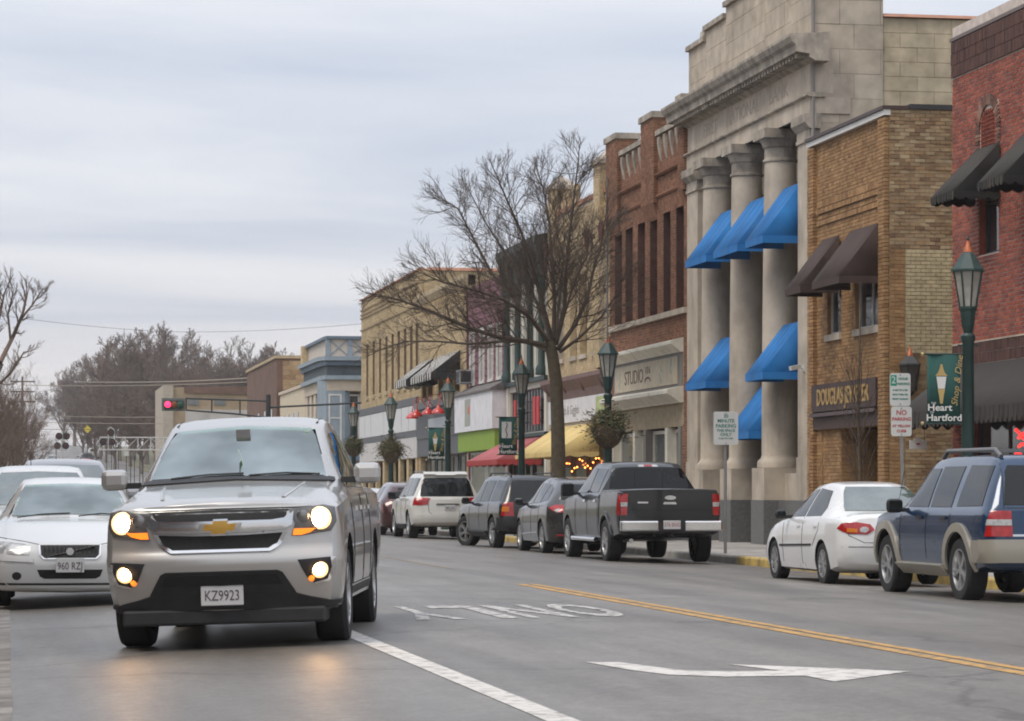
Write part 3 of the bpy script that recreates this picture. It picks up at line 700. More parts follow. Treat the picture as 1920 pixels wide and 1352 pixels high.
for ya, yb in ((62.28, 63.3), (72.95, 74.12)):
    m = MB(); m.box(XF - .03, XF + .2, ya, yb, 1.0, 9.05); p_ = m.build('pilaster', stone, b)
    m = MB(); m.box(XF - .07, XF + .2, ya - .03, yb + .03, 9.05, 9.13); m.box(XF - .05, XF + .2, ya - .015, yb + .015, 9.13, 9.32); m.prism([(XF + .2, 9.32), (XF - .06, 9.32), (XF - .17, 9.46), (XF - .17, 9.652), (XF + .2, 9.652)], 'y', ya - .08, yb + .08); m.build('capital', stone_d, p_)
    m = MB(); m.box(XF - .06, XF + .2, ya - .02, yb + .02, 1.0, 1.98); m.build('plinth', stone, p_)
for yc in (65.42, 68.52, 71.45):
    m = MB(); m.box(XF - .40, XF + .8, yc - .56, yc + .56, 1.0, 1.755); m.build('pedestal', stone, b)
    m = MB(); m.box(XF - .42, XF + .8, yc - .58, yc + .58, ZS, .998); m.build('granite_base', granite, b)
for ya, yb in ((62.27, 64.84), (72.03, 74.12)):
    m = MB(); m.box(XF - .07, XF + .8, ya, yb, ZS, .998); m.build('granite_base', granite, b)
for q_ in ((63.3, 64.86, 1.0), (69.1, 70.88, ZS)): m = MB(); m.box(XF + .1, XF + .8, q_[0], q_[1], q_[2], 1.62); m.build('bulkhead', stone, b)
for i, (a, c) in enumerate(bays):
    awning(b, a - .12, c - .02, XF + .10, .92, 8.25, 7.02, blue_c, val=.17, seams=3)
    if i != 1: awning(b, a - .12, c - .02, XF + .10, .92, 5.08, 3.92, blue_c, val=.17, seams=3)
    else: awning(b, a - .05, c - .1, XF + .42, .95, 3.85, 2.62, blue_c, val=.17, seams=3)

# ------------------------------------------------------------------ brown brick block with the studio sign
b = bld('brown_brick_building', 'brown brick building with battlement parapet, tall narrow windows and a cream studio sign', 74.15)
y0, y1, zt = 74.15, 84.1, 11.1
wx = [(1268, 1283), (1244, 1258), (1219, 1233), (1196, 1210), (1173, 1187), (1153, 1167)]
wins = [(yat(p1), yat(p0), 6.1, 8.85) for p0, p1 in wx]
stf = (74.75, 83.5, ZS, 2.95)
wl = shell(b, y0, y1, zt, 32, mortar_t, wins + [stf], .32, rv=dark_b)  # reveals take the darker brick colour to stand for the shade inside
bricks(wl, 'X', XF, y0, y1, 3.0, 5.93, [(74.6, 83.6, 3.0, 5.33)], .215, .0775, brown_b, seed=60)
bricks(wl, 'X', XF, y0, y1, 6.1, 9.28, wins, .215, .0775, brown_b, seed=61)
bricks(wl, 'X', XF, y0, y1, 9.40, 9.86, (), .215, .0775, brown_b, seed=62); bricks(wl, 'X', XF, y0, y1, 9.98, 11.0, (), .215, .0775, brown_b, seed=63, single=0)
bricks(wl, 'X', XF, y0, 74.7, ZS, 3.0, (), .215, .0775, brown_b, seed=64); bricks(wl, 'X', XF, 83.55, y1, ZS, 3.0, (), .215, .0775, brown_b, seed=65)
for z, p in ((9.28, .08), (9.86, .12)):
    m = MB(); m.prism([(XF + .05, z), (XF - p * .6, z + .02), (XF - p, z + .07), (XF - p, z + .11), (XF + .05, z + .118)], 'y', y0, y1); m.build('string_course', brown_b, b)
for ya, yb in ((77.7, 79.3), (82.55, 84.1), (74.15, 74.75)):
    m = MB(); m.box(XF - .13, XF + .5, ya, yb, 9.2, 11.55); pr_ = m.build('battlement_pier', mortar_t, b)
    bricks(pr_, 'X', XF - .13, ya, yb, 9.2, 11.53, (), .215, .0775, brown_b, seed=66); bricks(pr_, 'Y', ya, XF - .13, XF + .5, 9.2, 11.53, (), .215, .0775, brown_b, seed=67)
    m = MB(); m.box(XF - .2, XF + .56, ya - .06, yb + .06, 11.55, 11.72); m.build('cap_stone', stone_d, pr_)
    m = MB(); m.prism([(XF - .13, 9.2), (XF - .13, 9.18), (XF + .02, 8.75), (XF + .02, 9.2)], 'y', ya + .1, yb - .1); m.build('corbel', brown_b, pr_)
for ya, yb in ((74.8, 77.65), (79.35, 82.5)):
    m = MB(); m.box(XF - .1, XF + .42, ya, yb, 11.02, 11.16); m.build('coping', stone_d, b)
    for i in range(4):
        yc = ya + (yb - ya) * (i + .5) / 4; m = MB(); m.prism([(XF, 10.98), (XF - .1, 10.95), (XF - .1, 10.75), (XF, 10.25)], 'y', yc - .11, yc + .11)
        m.build('corbel', stone_d, b)
for h in wins: window(b, 'X', XF, h, .28, mat('dark_brown_frame', (.05, .03, .025), .6), glass, fw=.06, nu=1, nv=2, blind=mat('dim_blind', (.045, .038, .034), .9))
m = MB(); m.box(XF - .10, XF + .1, y0 + .1, y1 - .1, 5.94, 6.09); m.build('sill_course', stone, b)
cream_p = mat('cream_paint', (.68, .64, .54), .55, var=.08, scale=2, stain=((.36, .33, .28), .5, (2, 2, .6)))
taupe_p = mat('taupe_paint', (.19, .17, .15), .6, var=.1)
sandp = mat('sand_sign_panel', (.47, .405, .30), .7, var=.12)
m = MB(); m.box(XF - .02, XF + .1, 74.72, 83.5, 4.0, 5.3); sb = m.build('sign_surround', taupe_p, b)
m = MB(); m.box(XF - .05, XF - .022, 75.2, 83.2, 4.10, 4.84); pn = m.build('sign_panel', sandp, sb)
lettering('STUDIO', .56, mat('brown_letters', (.12, .085, .06), .8), pn, m_front(XF - .054, 80.6, 4.46), extrude=.003, sx=1.25)
for ch_, y_ in (('1', 79.02), ('0', 78.80), ('6', 78.54)): lettering(ch_, .30, mat('brown_letters', (.12, .085, .06), .8), pn, m_front(XF - .054, y_, 4.60), extrude=.003, sx=1.3)
m = MB()
for i in range(8):
    t = math.pi * i / 7; m.bar((XF - .056, 78.78 + .36 * math.cos(t), 4.28 + .12 * math.sin(t)), (XF - .056, 78.78 + .36 * math.cos(t + .449), 4.28 + .12 * math.sin(min(math.pi, t + .449))), .008, .045) if i < 7 else None
m.build('swash', mat('brown_letters', (.12, .085, .06), .8), pn)
pb = mat('pale_blue_print', (.26, .36, .36), .8)
for yc, zc_ in ((82.6, 4.42), (77.2, 4.42), (75.9, 4.65)):
    m = MB()
    for i in range(5): m.lathe([(.05, 0), (.05, .006)], (XF - .058, yc + R.uniform(-.12, .12), zc_ - .2 + i * .1), 8, 'x')
    m.build('print', pb, pn)
for z, hgt, p in ((4.93, .38, .34), (3.58, .44, .45)):      # the two projecting white mouldings
    m = MB(); m.prism([(XF + .05, z), (XF - p * .25, z), (XF - p * .30, z + .04), (XF - p, z + hgt * .55), (XF - p, z + hgt * .75), (XF - p * .9, z + hgt * .8), (XF - .02, z + hgt), (XF + .05, z + hgt)], 'y', 74.68, 83.55); m.build('cornice', cream_p, b)
m = MB(); m.box(XF + .01, XF + .08, 74.75, 83.5, 2.95, 3.57); m.build('fascia', taupe_p, b)
gs = [(74.9, 76.3), (76.6, 79.0), (79.3, 80.4), (80.7, 83.4)]
for i, (a, c) in enumerate(gs):
    window(b, 'X', XF, (a, c, .5 if i != 2 else ZS, 2.9), .22, cream_p, glass_l, fw=.10, nu=1, nv=2, name='shop_window' if i != 2 else 'door', blind=mat('tan_blind', (.34, .29, .21), .9))
for yy in (74.75, 76.3, 79.0, 80.4, 83.4):
    m = MB(); m.box(XF - .06, XF + .2, yy, yy + .3 if yy < 83 else 83.5, ZS, 2.945); m.build('pier', taupe_p if yy in (74.75, 79.0) else cream_p, b)
m = MB(); m.box(XF + .04, XF + .22, 74.9, 83.4, ZS, .5); m.build('bulkhead', taupe_p, b)

# ------------------------------------------------------------------ cream brick block with two turrets
b = bld('cream_brick_building', 'cream brick building with two pointed turrets and a yellow awning behind the bare tree', 84.15)
y0, y1, zt = 84.15, 94.1, 10.2
wins = [(85.4, 86.6, 5.5, 8.0), (87.6, 88.7, 5.5, 8.0), (89.2, 90.3, 5.5, 8.0), (91.4, 92.6, 5.5, 8.0)]
stf = (84.6, 93.8, ZS, 3.3)
wl = shell(b, y0, y1, zt, 32, mortar, wins + [stf], .3, rv=cream_b)
bricks(wl, 'X', XF, y0, y1, 4.9, 10.1, wins, .215, .0775, cream_b, seed=70)
m = MB(); m.box(XF - .06, XF + .45, y0, y1, 10.205, 10.34); m.build('coping', copper, b)
for yc in (85.35, 92.85):
    m = MB(); m.box(XF - .16, XF + .55, yc - .45, yc + .45, 4.95, 11.1); t_ = m.build('turret', mortar, b)
    bricks(t_, 'X', XF - .16, yc - .45, yc + .45, 4.95, 11.08, [(h[0], h[1], h[2], h[3]) for h in ()], .215, .0775, cream_b, seed=71)
    bricks(t_, 'Y', yc - .45, XF - .16, XF + .55, 9.0, 11.08, (), .215, .0775, cream_b, seed=72)
    m = MB(); m.box(XF - .24, XF + .63, yc - .53, yc + .53, 11.1, 11.22); c_ = Vector((XF + .2, yc, 11.6))
    q = [(XF - .24, yc - .53, 11.22), (XF + .63, yc - .53, 11.22), (XF + .63, yc + .53, 11.22), (XF - .24, yc + .53, 11.22)]
    for i in range(4): m.face([q[i], q[(i + 1) % 4], tuple(c_)])
    m.build('cap', stone, t_)
m = MB(); m.box(XF - .1, XF + .05, 88.9, 89.6, 9.6, 10.9); m.build('parapet_pier', cream_b, b)
for h in wins[1:3]: window(b, 'X', XF, h, .26, mat('dark_brown_frame', (.05, .03, .025), .6), glass, fw=.07, nu=1, nv=2, sill=stone)
for h in (wins[0], wins[3]): window(b, 'X', XF, h, .26, mat('dark_brown_frame', (.05, .03, .025), .6), glass, fw=.07, nu=1, nv=2, sill=stone)
for px_, py_ in ((1113, 455), (1140, 442), (1035, 478)):    # dark red heart-shaped hangings
    Y = yat(px_); Z = fz(px_, py_); m = MB(); m.prism([(Y - .38, Z + .3), (Y - .18, Z + .42), (Y, Z + .34), (Y + .18, Z + .42), (Y + .38, Z + .3), (Y, Z - .45)], 'x', XF - .24, XF - .20); m.build('hanging', mat('dark_red_cloth', (.16, .025, .025), .8), b)
mauve = mat('mauve_brown_paint', (.17, .10, .088), .6, var=.15)
m = MB(); m.prism([(XF + .05, 4.18), (XF - .05, 4.18), (XF - .08, 4.43), (XF - .30, 4.73), (XF - .30, 4.86), (XF + .05, 4.92)], 'y', 84.2, 94.0); m.build('cornice', mauve, b)
for i in range(4):
    yc = 84.8 + i * 2.9; m = MB(); m.prism([(XF - .05, 4.33), (XF - .12, 4.38), (XF - .27, 4.70), (XF - .05, 4.70)], 'y', yc, yc + .16); m.build('bracket', mauve, b)
m = MB(); m.box(XF - .05, XF + .1, 84.5, 93.8, 3.42, 4.17); sb = m.build('sign_board', mat('white_sign', (.66, .65, .66), .6), b)
lettering('faith & Giggles', .42, mat('grey_letters', (.30, .27, .27), .8), sb, m_front(XF - .054, 90.1, 3.80), extrude=.002, sx=1.2)
m = MB(); m.box(XF - .052, XF - .05, 84.6, 86.0, 3.5, 4.1); m.build('print', mat('green_print', (.42, .48, .22), .8), sb)
yellow_c = mat('yellow_awning_cloth', (.66, .49, .20), .85, var=.12, scale=1)
awning(b, 85.6, 92.6, XF - .03, 1.35, 3.32, 2.42, yellow_c, val=.16, scallop=.42)
for i, (a, c) in enumerate(((84.7, 86.9), (87.1, 88.2), (88.4, 90.6), (90.8, 93.6))):
    window(b, 'X', XF, (a, c, .5 if i != 1 else ZS, 3.2), .22, mat('oak_frame', (.22, .12, .05), .6), glass_l, fw=.10, nu=1, nv=1, name='shop_window' if i != 1 else 'door')
m = MB(); m.box(XF + .03, XF + .24, 84.6, 93.8, ZS, .5); m.build('bulkhead', mauve, b)

# ------------------------------------------------------------------ white front with dark green trim
b = bld('green_trimmed_building', 'white fronted building with dark green cornice and slim green columns', 94.15)
y0, y1, zt = 94.15, 102.0, 9.75
green_p = mat('dark_green_paint', (.014, .036, .032), .5, var=.2)
whitew = mat('warm_white_wall', (.60, .57, .49), .75, var=.08)
wins = [(95.2, 96.4, 5.5, 8.1), (97.5, 98.8, 5.5, 8.1), (99.8, 101.1, 5.5, 8.1)]
wl = shell(b, y0, y1, zt, 30, whitew, wins + [(94.6, 101.6, ZS, 2.75), (94.8, 101.5, 3.25, 4.75)], .25)
m = MB(); m.prism([(XF + .05, 8.5), (XF - .12, 8.5), (XF - .15, 9.1), (XF - .45, 9.5), (XF - .45, 9.75), (XF + .05, 9.85)], 'y', y0, y1); m.build('cornice', green_p, b)
for i in range(6):
    yc = y0 + .1 + i * 1.48; m = MB(); m.prism([(XF - .1, 8.2), (XF - .2, 8.4), (XF - .42, 9.48), (XF - .1, 9.48)], 'y', yc, yc + .22); m.build('bracket', green_p, b)
for yc in (94.75, 96.9, 99.3, 101.5):
    m = MB(); m.lathe([(.2, 5.12), (.2, 5.35), (.11, 5.5), (.10, 7.9), (.2, 8.2), (.2, 8.5)], (XF - .12, yc, 0), 12); m.build('slim_column', green_p, b, smooth=35)
for h in wins: window(b, 'X', XF, h, .2, green_p, glass_l, fw=.07, nu=1, nv=2)
m = MB(); m.box(XF - .14, XF + .05, y0, y1, 4.95, 5.1); m.build('ledge', green_p, b)
wd = window(b, 'X', XF, (94.8, 101.5, 3.25, 4.75), .16, mat('dark_grey_frame', (.07, .075, .075), .6), mat('leaded_glass', (.10, .095, .095), .25, var=.4, scale=9), fw=.035, nu=12, nv=4, name='transom_window')
red_e = mat('red_letters', (.50, .03, .03), .5)
for ya, yb in ((95.6, 96.05), (96.25, 96.7), (98.6, 98.95), (100.1, 100.5)):
    m = MB(); m.box(XF - .05, XF - .01, ya, yb, 3.5, 4.45); m.build('red_panel', red_e, b)
m = MB(); m.box(XF - .12, XF + .05, y0, y1, 3.10, 3.22); m.build('ledge', green_p, b)
rose_c = mat('rose_awning_cloth', (.42, .115, .12), .85, var=.14, scale=1)
awning(b, 95.2, 101.8, XF - .03, 1.5, 3.08, 2.30, rose_c, val=.20, scallop=.25, valm=mat_stripes('red_striped_valance', (.40, .05, .045), (.34, .10, .09), 2.5, .8))
for a, c in ((94.7, 97.4), (97.7, 98.7), (99.0, 101.5)): window(b, 'X', XF, (a, c, .4 if a != 97.7 else ZS, 2.7), .2, green_p, glass_l, fw=.08, nu=1, nv=1, name='shop_window' if a != 97.7 else 'door')
for yy in (94.2, 101.6): 
    m = MB(); m.box(XF - .06, XF + .1, yy, yy + .35, ZS, 4.93); m.build('pier', whitew, b)

# ------------------------------------------------------------------ plum clapboard house
b = bld('plum_clapboard_building', 'plum clapboard building with white windows above a white signboard and lime green band', 102.05)
y0, y1, zt = 102.05, 111.0, 9.05
plum = mat('plum_clapboard', (.17, .062, .078), .7, var=.14, scale=1.5)
wins = [(103.1, 104.0, 5.4, 7.3), (105.0, 105.9, 5.4, 7.3), (107.0, 107.9, 5.4, 7.3), (109.3, 110.2, 5.4, 7.3)]
wl = shell(b, y0, y1, zt, 30, plum, wins + [(102.4, 110.8, ZS, 2.75)], .12)
m = MB()
z = 5.3; bl = 0
cl = MB(); cl.prism([(0, 0), (-.035, 0), (-.012, .27), (0, .27)], 'y', 0, y1 - y0 - .1); cme = None
segs = {}
while z < 9.0:                                             # clapboards, cut round the windows
    iv = [(y0 + .05, y1 - .05)]
    for h in wins:
        if h[2] - .1 < z + .13 < h[3] + .1:
            nv = []
            for a, c in iv:
                if h[1] + .12 <= a or h[0] - .12 >= c: nv.append((a, c)); continue
                if h[0] - .12 > a: nv.append((a, h[0] - .12))
                if h[1] + .12 < c: nv.append((h[1] + .12, c))
            iv = nv
    for a, c in iv:
        q = MB(); q.prism([(XF - .002, z), (XF - .04, z), (XF - .012, z + .27), (XF - .002, z + .27)], 'y', a, c); q.build('clapboard', plum, wl)
    z += .275
for h in wins:
    w_ = window(b, 'X', XF - .05, h, .14, white_f, glass_l, fw=.06, nu=1, nv=2)
    q = MB(); q.box(XF - .07, XF - .002, h[0] - .12, h[0] - .001, h[2] - .1, h[3] + .12); q.box(XF - .07, XF - .002, h[1] + .001, h[1] + .12, h[2] - .1, h[3] + .12); q.box(XF - .07, XF - .002, h[0], h[1], h[3] + .002, h[3] + .12); q.box(XF - .1, XF - .002, h[0], h[1], h[2] - .1, h[2] - .002); q.build('casing', white_f, w_)
m = MB(); m.box(XF - .08, XF + .05, y0 + .001, y0 + .16, 5.2, 9.05); m.box(XF - .08, XF + .05, y1 - .16, y1 - .001, 5.2, 9.05); m.build('corner_board', mat('plum_trim', (.14, .05, .06), .7), b)
m = MB(); m.prism([(XF + .05, 4.88), (XF - .62, 4.88), (XF - .62, 4.95), (XF + .0, 5.28), (XF + .05, 5.28)], 'y', y0, y1); m.build('pent_roof', mat('grey_shingle', (.14, .125, .12), .9, var=.3, scale=5), b)
m = MB(); m.box(XF - .55, XF + .05, y0 + .05, y1 - .05, 3.5, 4.88); sb = m.build('sign_board', mat('white_sign', (.66, .65, .66), .6), b)
m = MB(); m.box(XF - .556, XF - .55, 107.1, 108.4, 3.7, 4.72); pr_ = m.build('print', mat('grey_print', (.33, .34, .30), .8), sb)
m = MB(); m.lathe([(.17, 0), (.17, .008)], (XF - .565, 107.4, 4.3), 14, 'x'); m.build('print', mat('tomato_red', (.62, .10, .05), .6), pr_)
m = MB(); m.box(XF - .45, XF + .05, y0 + .1, y1 - .3, 2.76, 3.49); m.build('lime_band', mat('lime_paint', (.22, .33, .035), .7, var=.08), b)
for a, c in ((102.6, 105.4), (105.7, 106.7), (107.0, 110.6)): window(b, 'X', XF, (a, c, .4 if a != 105.7 else ZS, 2.73), .1, white_f, glass_l, fw=.08, nu=1, nv=1, name='shop_window' if a != 105.7 else 'door')

# ------------------------------------------------------------------ tan building with striped awnings
b = bld('striped_awning_building', 'tan brick building with black and white striped awnings over dark grey shop fronts', 111.05)
y0, y1, zt = 111.05, 124.6, 9.7
wins = [(113.2, 114.3, 5.25, 6.8), (115.0, 116.1, 5.25, 6.8), (117.6, 118.7, 5.25, 6.8), (120.6, 121.7, 5.25, 6.8), (122.4, 123.5, 5.25, 6.8)]
wl = shell(b, y0, y1, zt, 32, ptan2, wins + [(111.4, 124.2, ZS, 2.75)], .3)
bricks(wl, 'X', XF, y0, y1, 5.1, 9.3, wins, .43, .155, ptan2, seed=80)
m = MB(); m.prism([(XF + .05, 9.3), (XF - .06, 9.3), (XF - .2, 9.55), (XF - .2, 9.74), (XF + .3, 9.76), (XF + .3, 9.3)], 'y', y0, y1); m.build('cornice', mat('tan_stone', (.40, .31, .19), .8, var=.2), b)
m = MB()
for i in range(44): m.box(XF - .07, XF + .02, y0 + .1 + i * .305, y0 + .25 + i * .305, 8.85, 9.25)
m.build('dentil_course', ptan2, b)['kind'] = 'stuff'
stripe_c = mat_stripes('black_white_stripes', (.60, .58, .54), (.022, .022, .024), 1.5, .5)
for a, c in ((112.9, 118.9), (120.3, 123.8)): awning(b, a, c, XF - .03, 1.15, 6.85, 5.95, stripe_c, val=.3, scallop=.38)
for h in wins: window(b, 'X', XF, h, .26, mat('dark_frame', (.07, .06, .055), .5), glass, fw=.06, nu=1, nv=2, sill=stone)
gryp = mat('slate_grey_paint', (.105, .108, .115), .6, var=.12)
m = MB(); m.box(XF - .12, XF + .05, y0 + .1, y1, 3.5, 4.75); m.build('fascia', gryp, b)
m = MB(); m.box(XF - .25, XF + .05, y0, y1, 4.76, 5.05); m.build('ledge', mat('grey_metal', (.20, .19, .185), .5), b)
m = MB(); m.box(XF - .135, XF - .12, 115.5, 121.0, 3.8, 4.3); m.build('sign_panel', mat('pale_sign', (.40, .43, .46), .6), b)
m = MB(); m.box(XF - .08, XF + .05, y0 + .1, y1, 2.75, 3.5); m.build('fascia', gryp, b)
for i in range(4): window(b, 'X', XF, (111.6 + i * 3.2, 114.4 + i * 3.2, .4 if i != 2 else ZS, 2.73), .25, gryp, glass, fw=.09, nu=2, nv=1, name='shop_window')

# ------------------------------------------------------------------ long tan building on the corner
b = bld('long_tan_building', 'long tan brick corner building with nine tall narrow windows and white panelled shop front', 124.65)
y0, y1, zt = 124.65, 145.4, 10.9
wx = [782, 771.5, 760, 748, 736.5, 725, 713, 701, 689]
wins = [(yat(p) - .42, yat(p) + .42, 5.95, 8.6) for p in wx]
wl = shell(b, y0, y1, zt, 34, ptan2, wins + [(125.2, 145.0, ZS, 2.68)], .45, rv=mat('shade_brown_reveal', (.20, .135, .08), .9, var=.2))  # reveals coloured darker, shade of the narrow slots put into the paint
bricks(wl, 'X', XF, y0, y1, 5.4, 10.75, wins, .43, .155, ptan2, seed=82)
bricks(wl, 'Y', y0, XF, 28, 9.6, 10.8, (), .43, .155, ptan2, seed=83)
for z in (9.35, 9.95, 10.12, 10.35):
    m = MB(); m.prism([(XF + .02, z), (XF - .07, z + .02), (XF - .09, z + .09), (XF + .02, z + .1)], 'y', y0, y1); m.build('string_course', mat('tan_stone', (.40, .31, .19), .8, var=.2), b)
m = MB(); m.prism([(XF - .12, 10.905), (XF - .1, 10.97), (XF + .1, 11.06), (XF + .35, 10.905)], 'y', y0, y1 + .05); m.prism([(y0 - .06, 10.91), (y0 + .12, 11.05), (y0 + .3, 10.91)], 'x', XF + .36, 34); m.build('coping', copper, b)
for h in wins: window(b, 'X', XF, h, .42, mat('tan_frame', (.20, .15, .09), .7), glass, fw=.05, nu=1, nv=2, sill=mat('tan_stone', (.40, .31, .19), .8, var=.2))
m = MB(); m.box(XF - .14, XF + .05, y0, y1, 5.05, 5.38); m.box(XF - .12, XF + .05, y0, y1, 3.65, 3.9); m.box(XF - .10, XF + .04, y0, y1, 3.9, 5.05); ss = m.build('fascia', gryp, b)
for a, c in ((124.8, 127.0), (127.15, 129.4), (129.55, 135.6), (135.75, 140.6), (140.75, 143.0), (143.15, 145.3)):
    m = MB(); m.box(XF - .125, XF - .09, a, c, 3.93, 5.02); m.build('white_panel', mat('white_panel', (.60, .60, .60), .5, var=.05), ss)
m = MB(); m.box(XF - .10, XF + .05, y0, y1, 2.72, 3.64); m.build('white_panel', mat('dull_white_panel', (.52, .50, .48), .6, var=.1), b)
for i in range(7): window(b, 'X', XF, (125.5 + i * 2.8, 127.6 + i * 2.8, .3, 2.66), .3, mat('tan_frame', (.20, .15, .09), .7), glass, fw=.08, nu=1, nv=1, name='shop_window')
for i in range(8):
    m = MB(); m.box(XF - .06, XF + .1, 124.75 + i * 2.8, 125.4 + i * 2.8, ZS, 2.71); m.build('pier', ptan2, b)

# ------------------------------------------------------------------ vehicles
def pchip(xs, ys, q):
    xs, ys = np.array(xs, float), np.array(ys, float); h = np.diff(xs); d = np.diff(ys) / h; n = len(xs); m = np.zeros(n)
    m[0], m[-1] = d[0], d[-1]
    for i in range(1, n - 1):
        if d[i - 1] * d[i] > 0:
            w1, w2 = 2 * h[i] + h[i - 1], h[i] + 2 * h[i - 1]; m[i] = (w1 + w2) / (w1 / d[i - 1] + w2 / d[i])
    k = np.clip(np.searchsorted(xs, q) - 1, 0, n - 2); t = (q - xs[k]) / h[k]
    return ys[k] * (2 * t**3 - 3 * t**2 + 1) + h[k] * m[k] * (t**3 - 2 * t**2 + t) + ys[k + 1] * (-2 * t**3 + 3 * t**2) + h[k] * m[k + 1] * (t**3 - t**2)
tyre_m = mat('tyre_rubber', (.022, .022, .022), .85, var=.25, scale=8)
alloy = mat('alloy_rim', (.50, .50, .50), .35, metal=.8, var=.1)
under_m = mat('underbody_black', (.012, .012, .012), .9, var=.2)
trim_m = mat('black_plastic', (.022, .022, .023), .55, var=.25, scale=6)
chrome = mat('chrome', (.72, .72, .72), .14, metal=1., var=.04)
cglass = mat('car_glass', (.008, .009, .009), .04, var=.5, scale=1.2, spec=.5, ior=1.45)
wglass = mat('windscreen_glass', (.10, .125, .11), .05, var=.55, scale=1.6, spec=1., ior=1.9)
tglass = bpy.data.materials.new('thin_car_glass'); tglass.use_nodes = True
def mk_glass():
    t = tglass.node_tree; t.nodes.clear(); n = t.nodes.new; L = t.links.new; o = n('ShaderNodeOutputMaterial'); mx = n('ShaderNodeMixShader'); tr = n('ShaderNodeBsdfTransparent'); gl = n('ShaderNodeBsdfGlossy'); lw = n('ShaderNodeFresnel')
    tr.inputs[0].default_value = (.62, .72, .66, 1); gl.inputs[0].default_value = (.86, .92, .88, 1); gl.inputs['Roughness'].default_value = .05; lw.inputs[0].default_value = 1.55
    co = n('ShaderNodeTexCoord'); z = n('ShaderNodeTexNoise'); L(co.outputs['Object'], z.inputs['Vector']); z.inputs['Scale'].default_value = 1.3; z.inputs['Detail'].default_value = 3   # extra reflection added in patches, for a milky sky sheen
    mr = n('ShaderNodeMapRange'); L(z.outputs[0], mr.inputs[0]); mr.inputs[1].default_value = .35; mr.inputs[2].default_value = .7; mr.inputs[3].default_value = .18; mr.inputs[4].default_value = .46
    ad = n('ShaderNodeMath'); ad.operation = 'ADD'; ad.use_clamp = True; L(lw.outputs[0], ad.inputs[0]); L(mr.outputs[0], ad.inputs[1]); L(ad.outputs[0], mx.inputs[0]); L(tr.outputs[0], mx.inputs[1]); L(gl.outputs[0], mx.inputs[2]); L(mx.outputs[0], o.inputs[0])
mk_glass(); MATS['thin_car_glass'] = tglass
red_l = mat('red_lamp_lens', (.36, .012, .012), .15, var=.3, scale=14, spec=.8)
clear_l = mat('clear_lamp_lens', (.42, .41, .40), .12, var=.35, scale=16, spec=.9)
amber_l = mat('amber_lamp_lens', (.55, .16, .015), .2, var=.2)
plate_m = mat('number_plate', (.58, .57, .56), .5, var=.08)
ink = mat('plate_ink', (.09, .07, .09), .7)
seam_m = mat('panel_gap', (.015, .015, .015), .9, var=0)
def paint(name, col, metal=.0, rough=.28, coat=.8):
    return mat(name, col, rough, metal=metal, var=.06, scale=.8, coat=coat, rvar=.05)

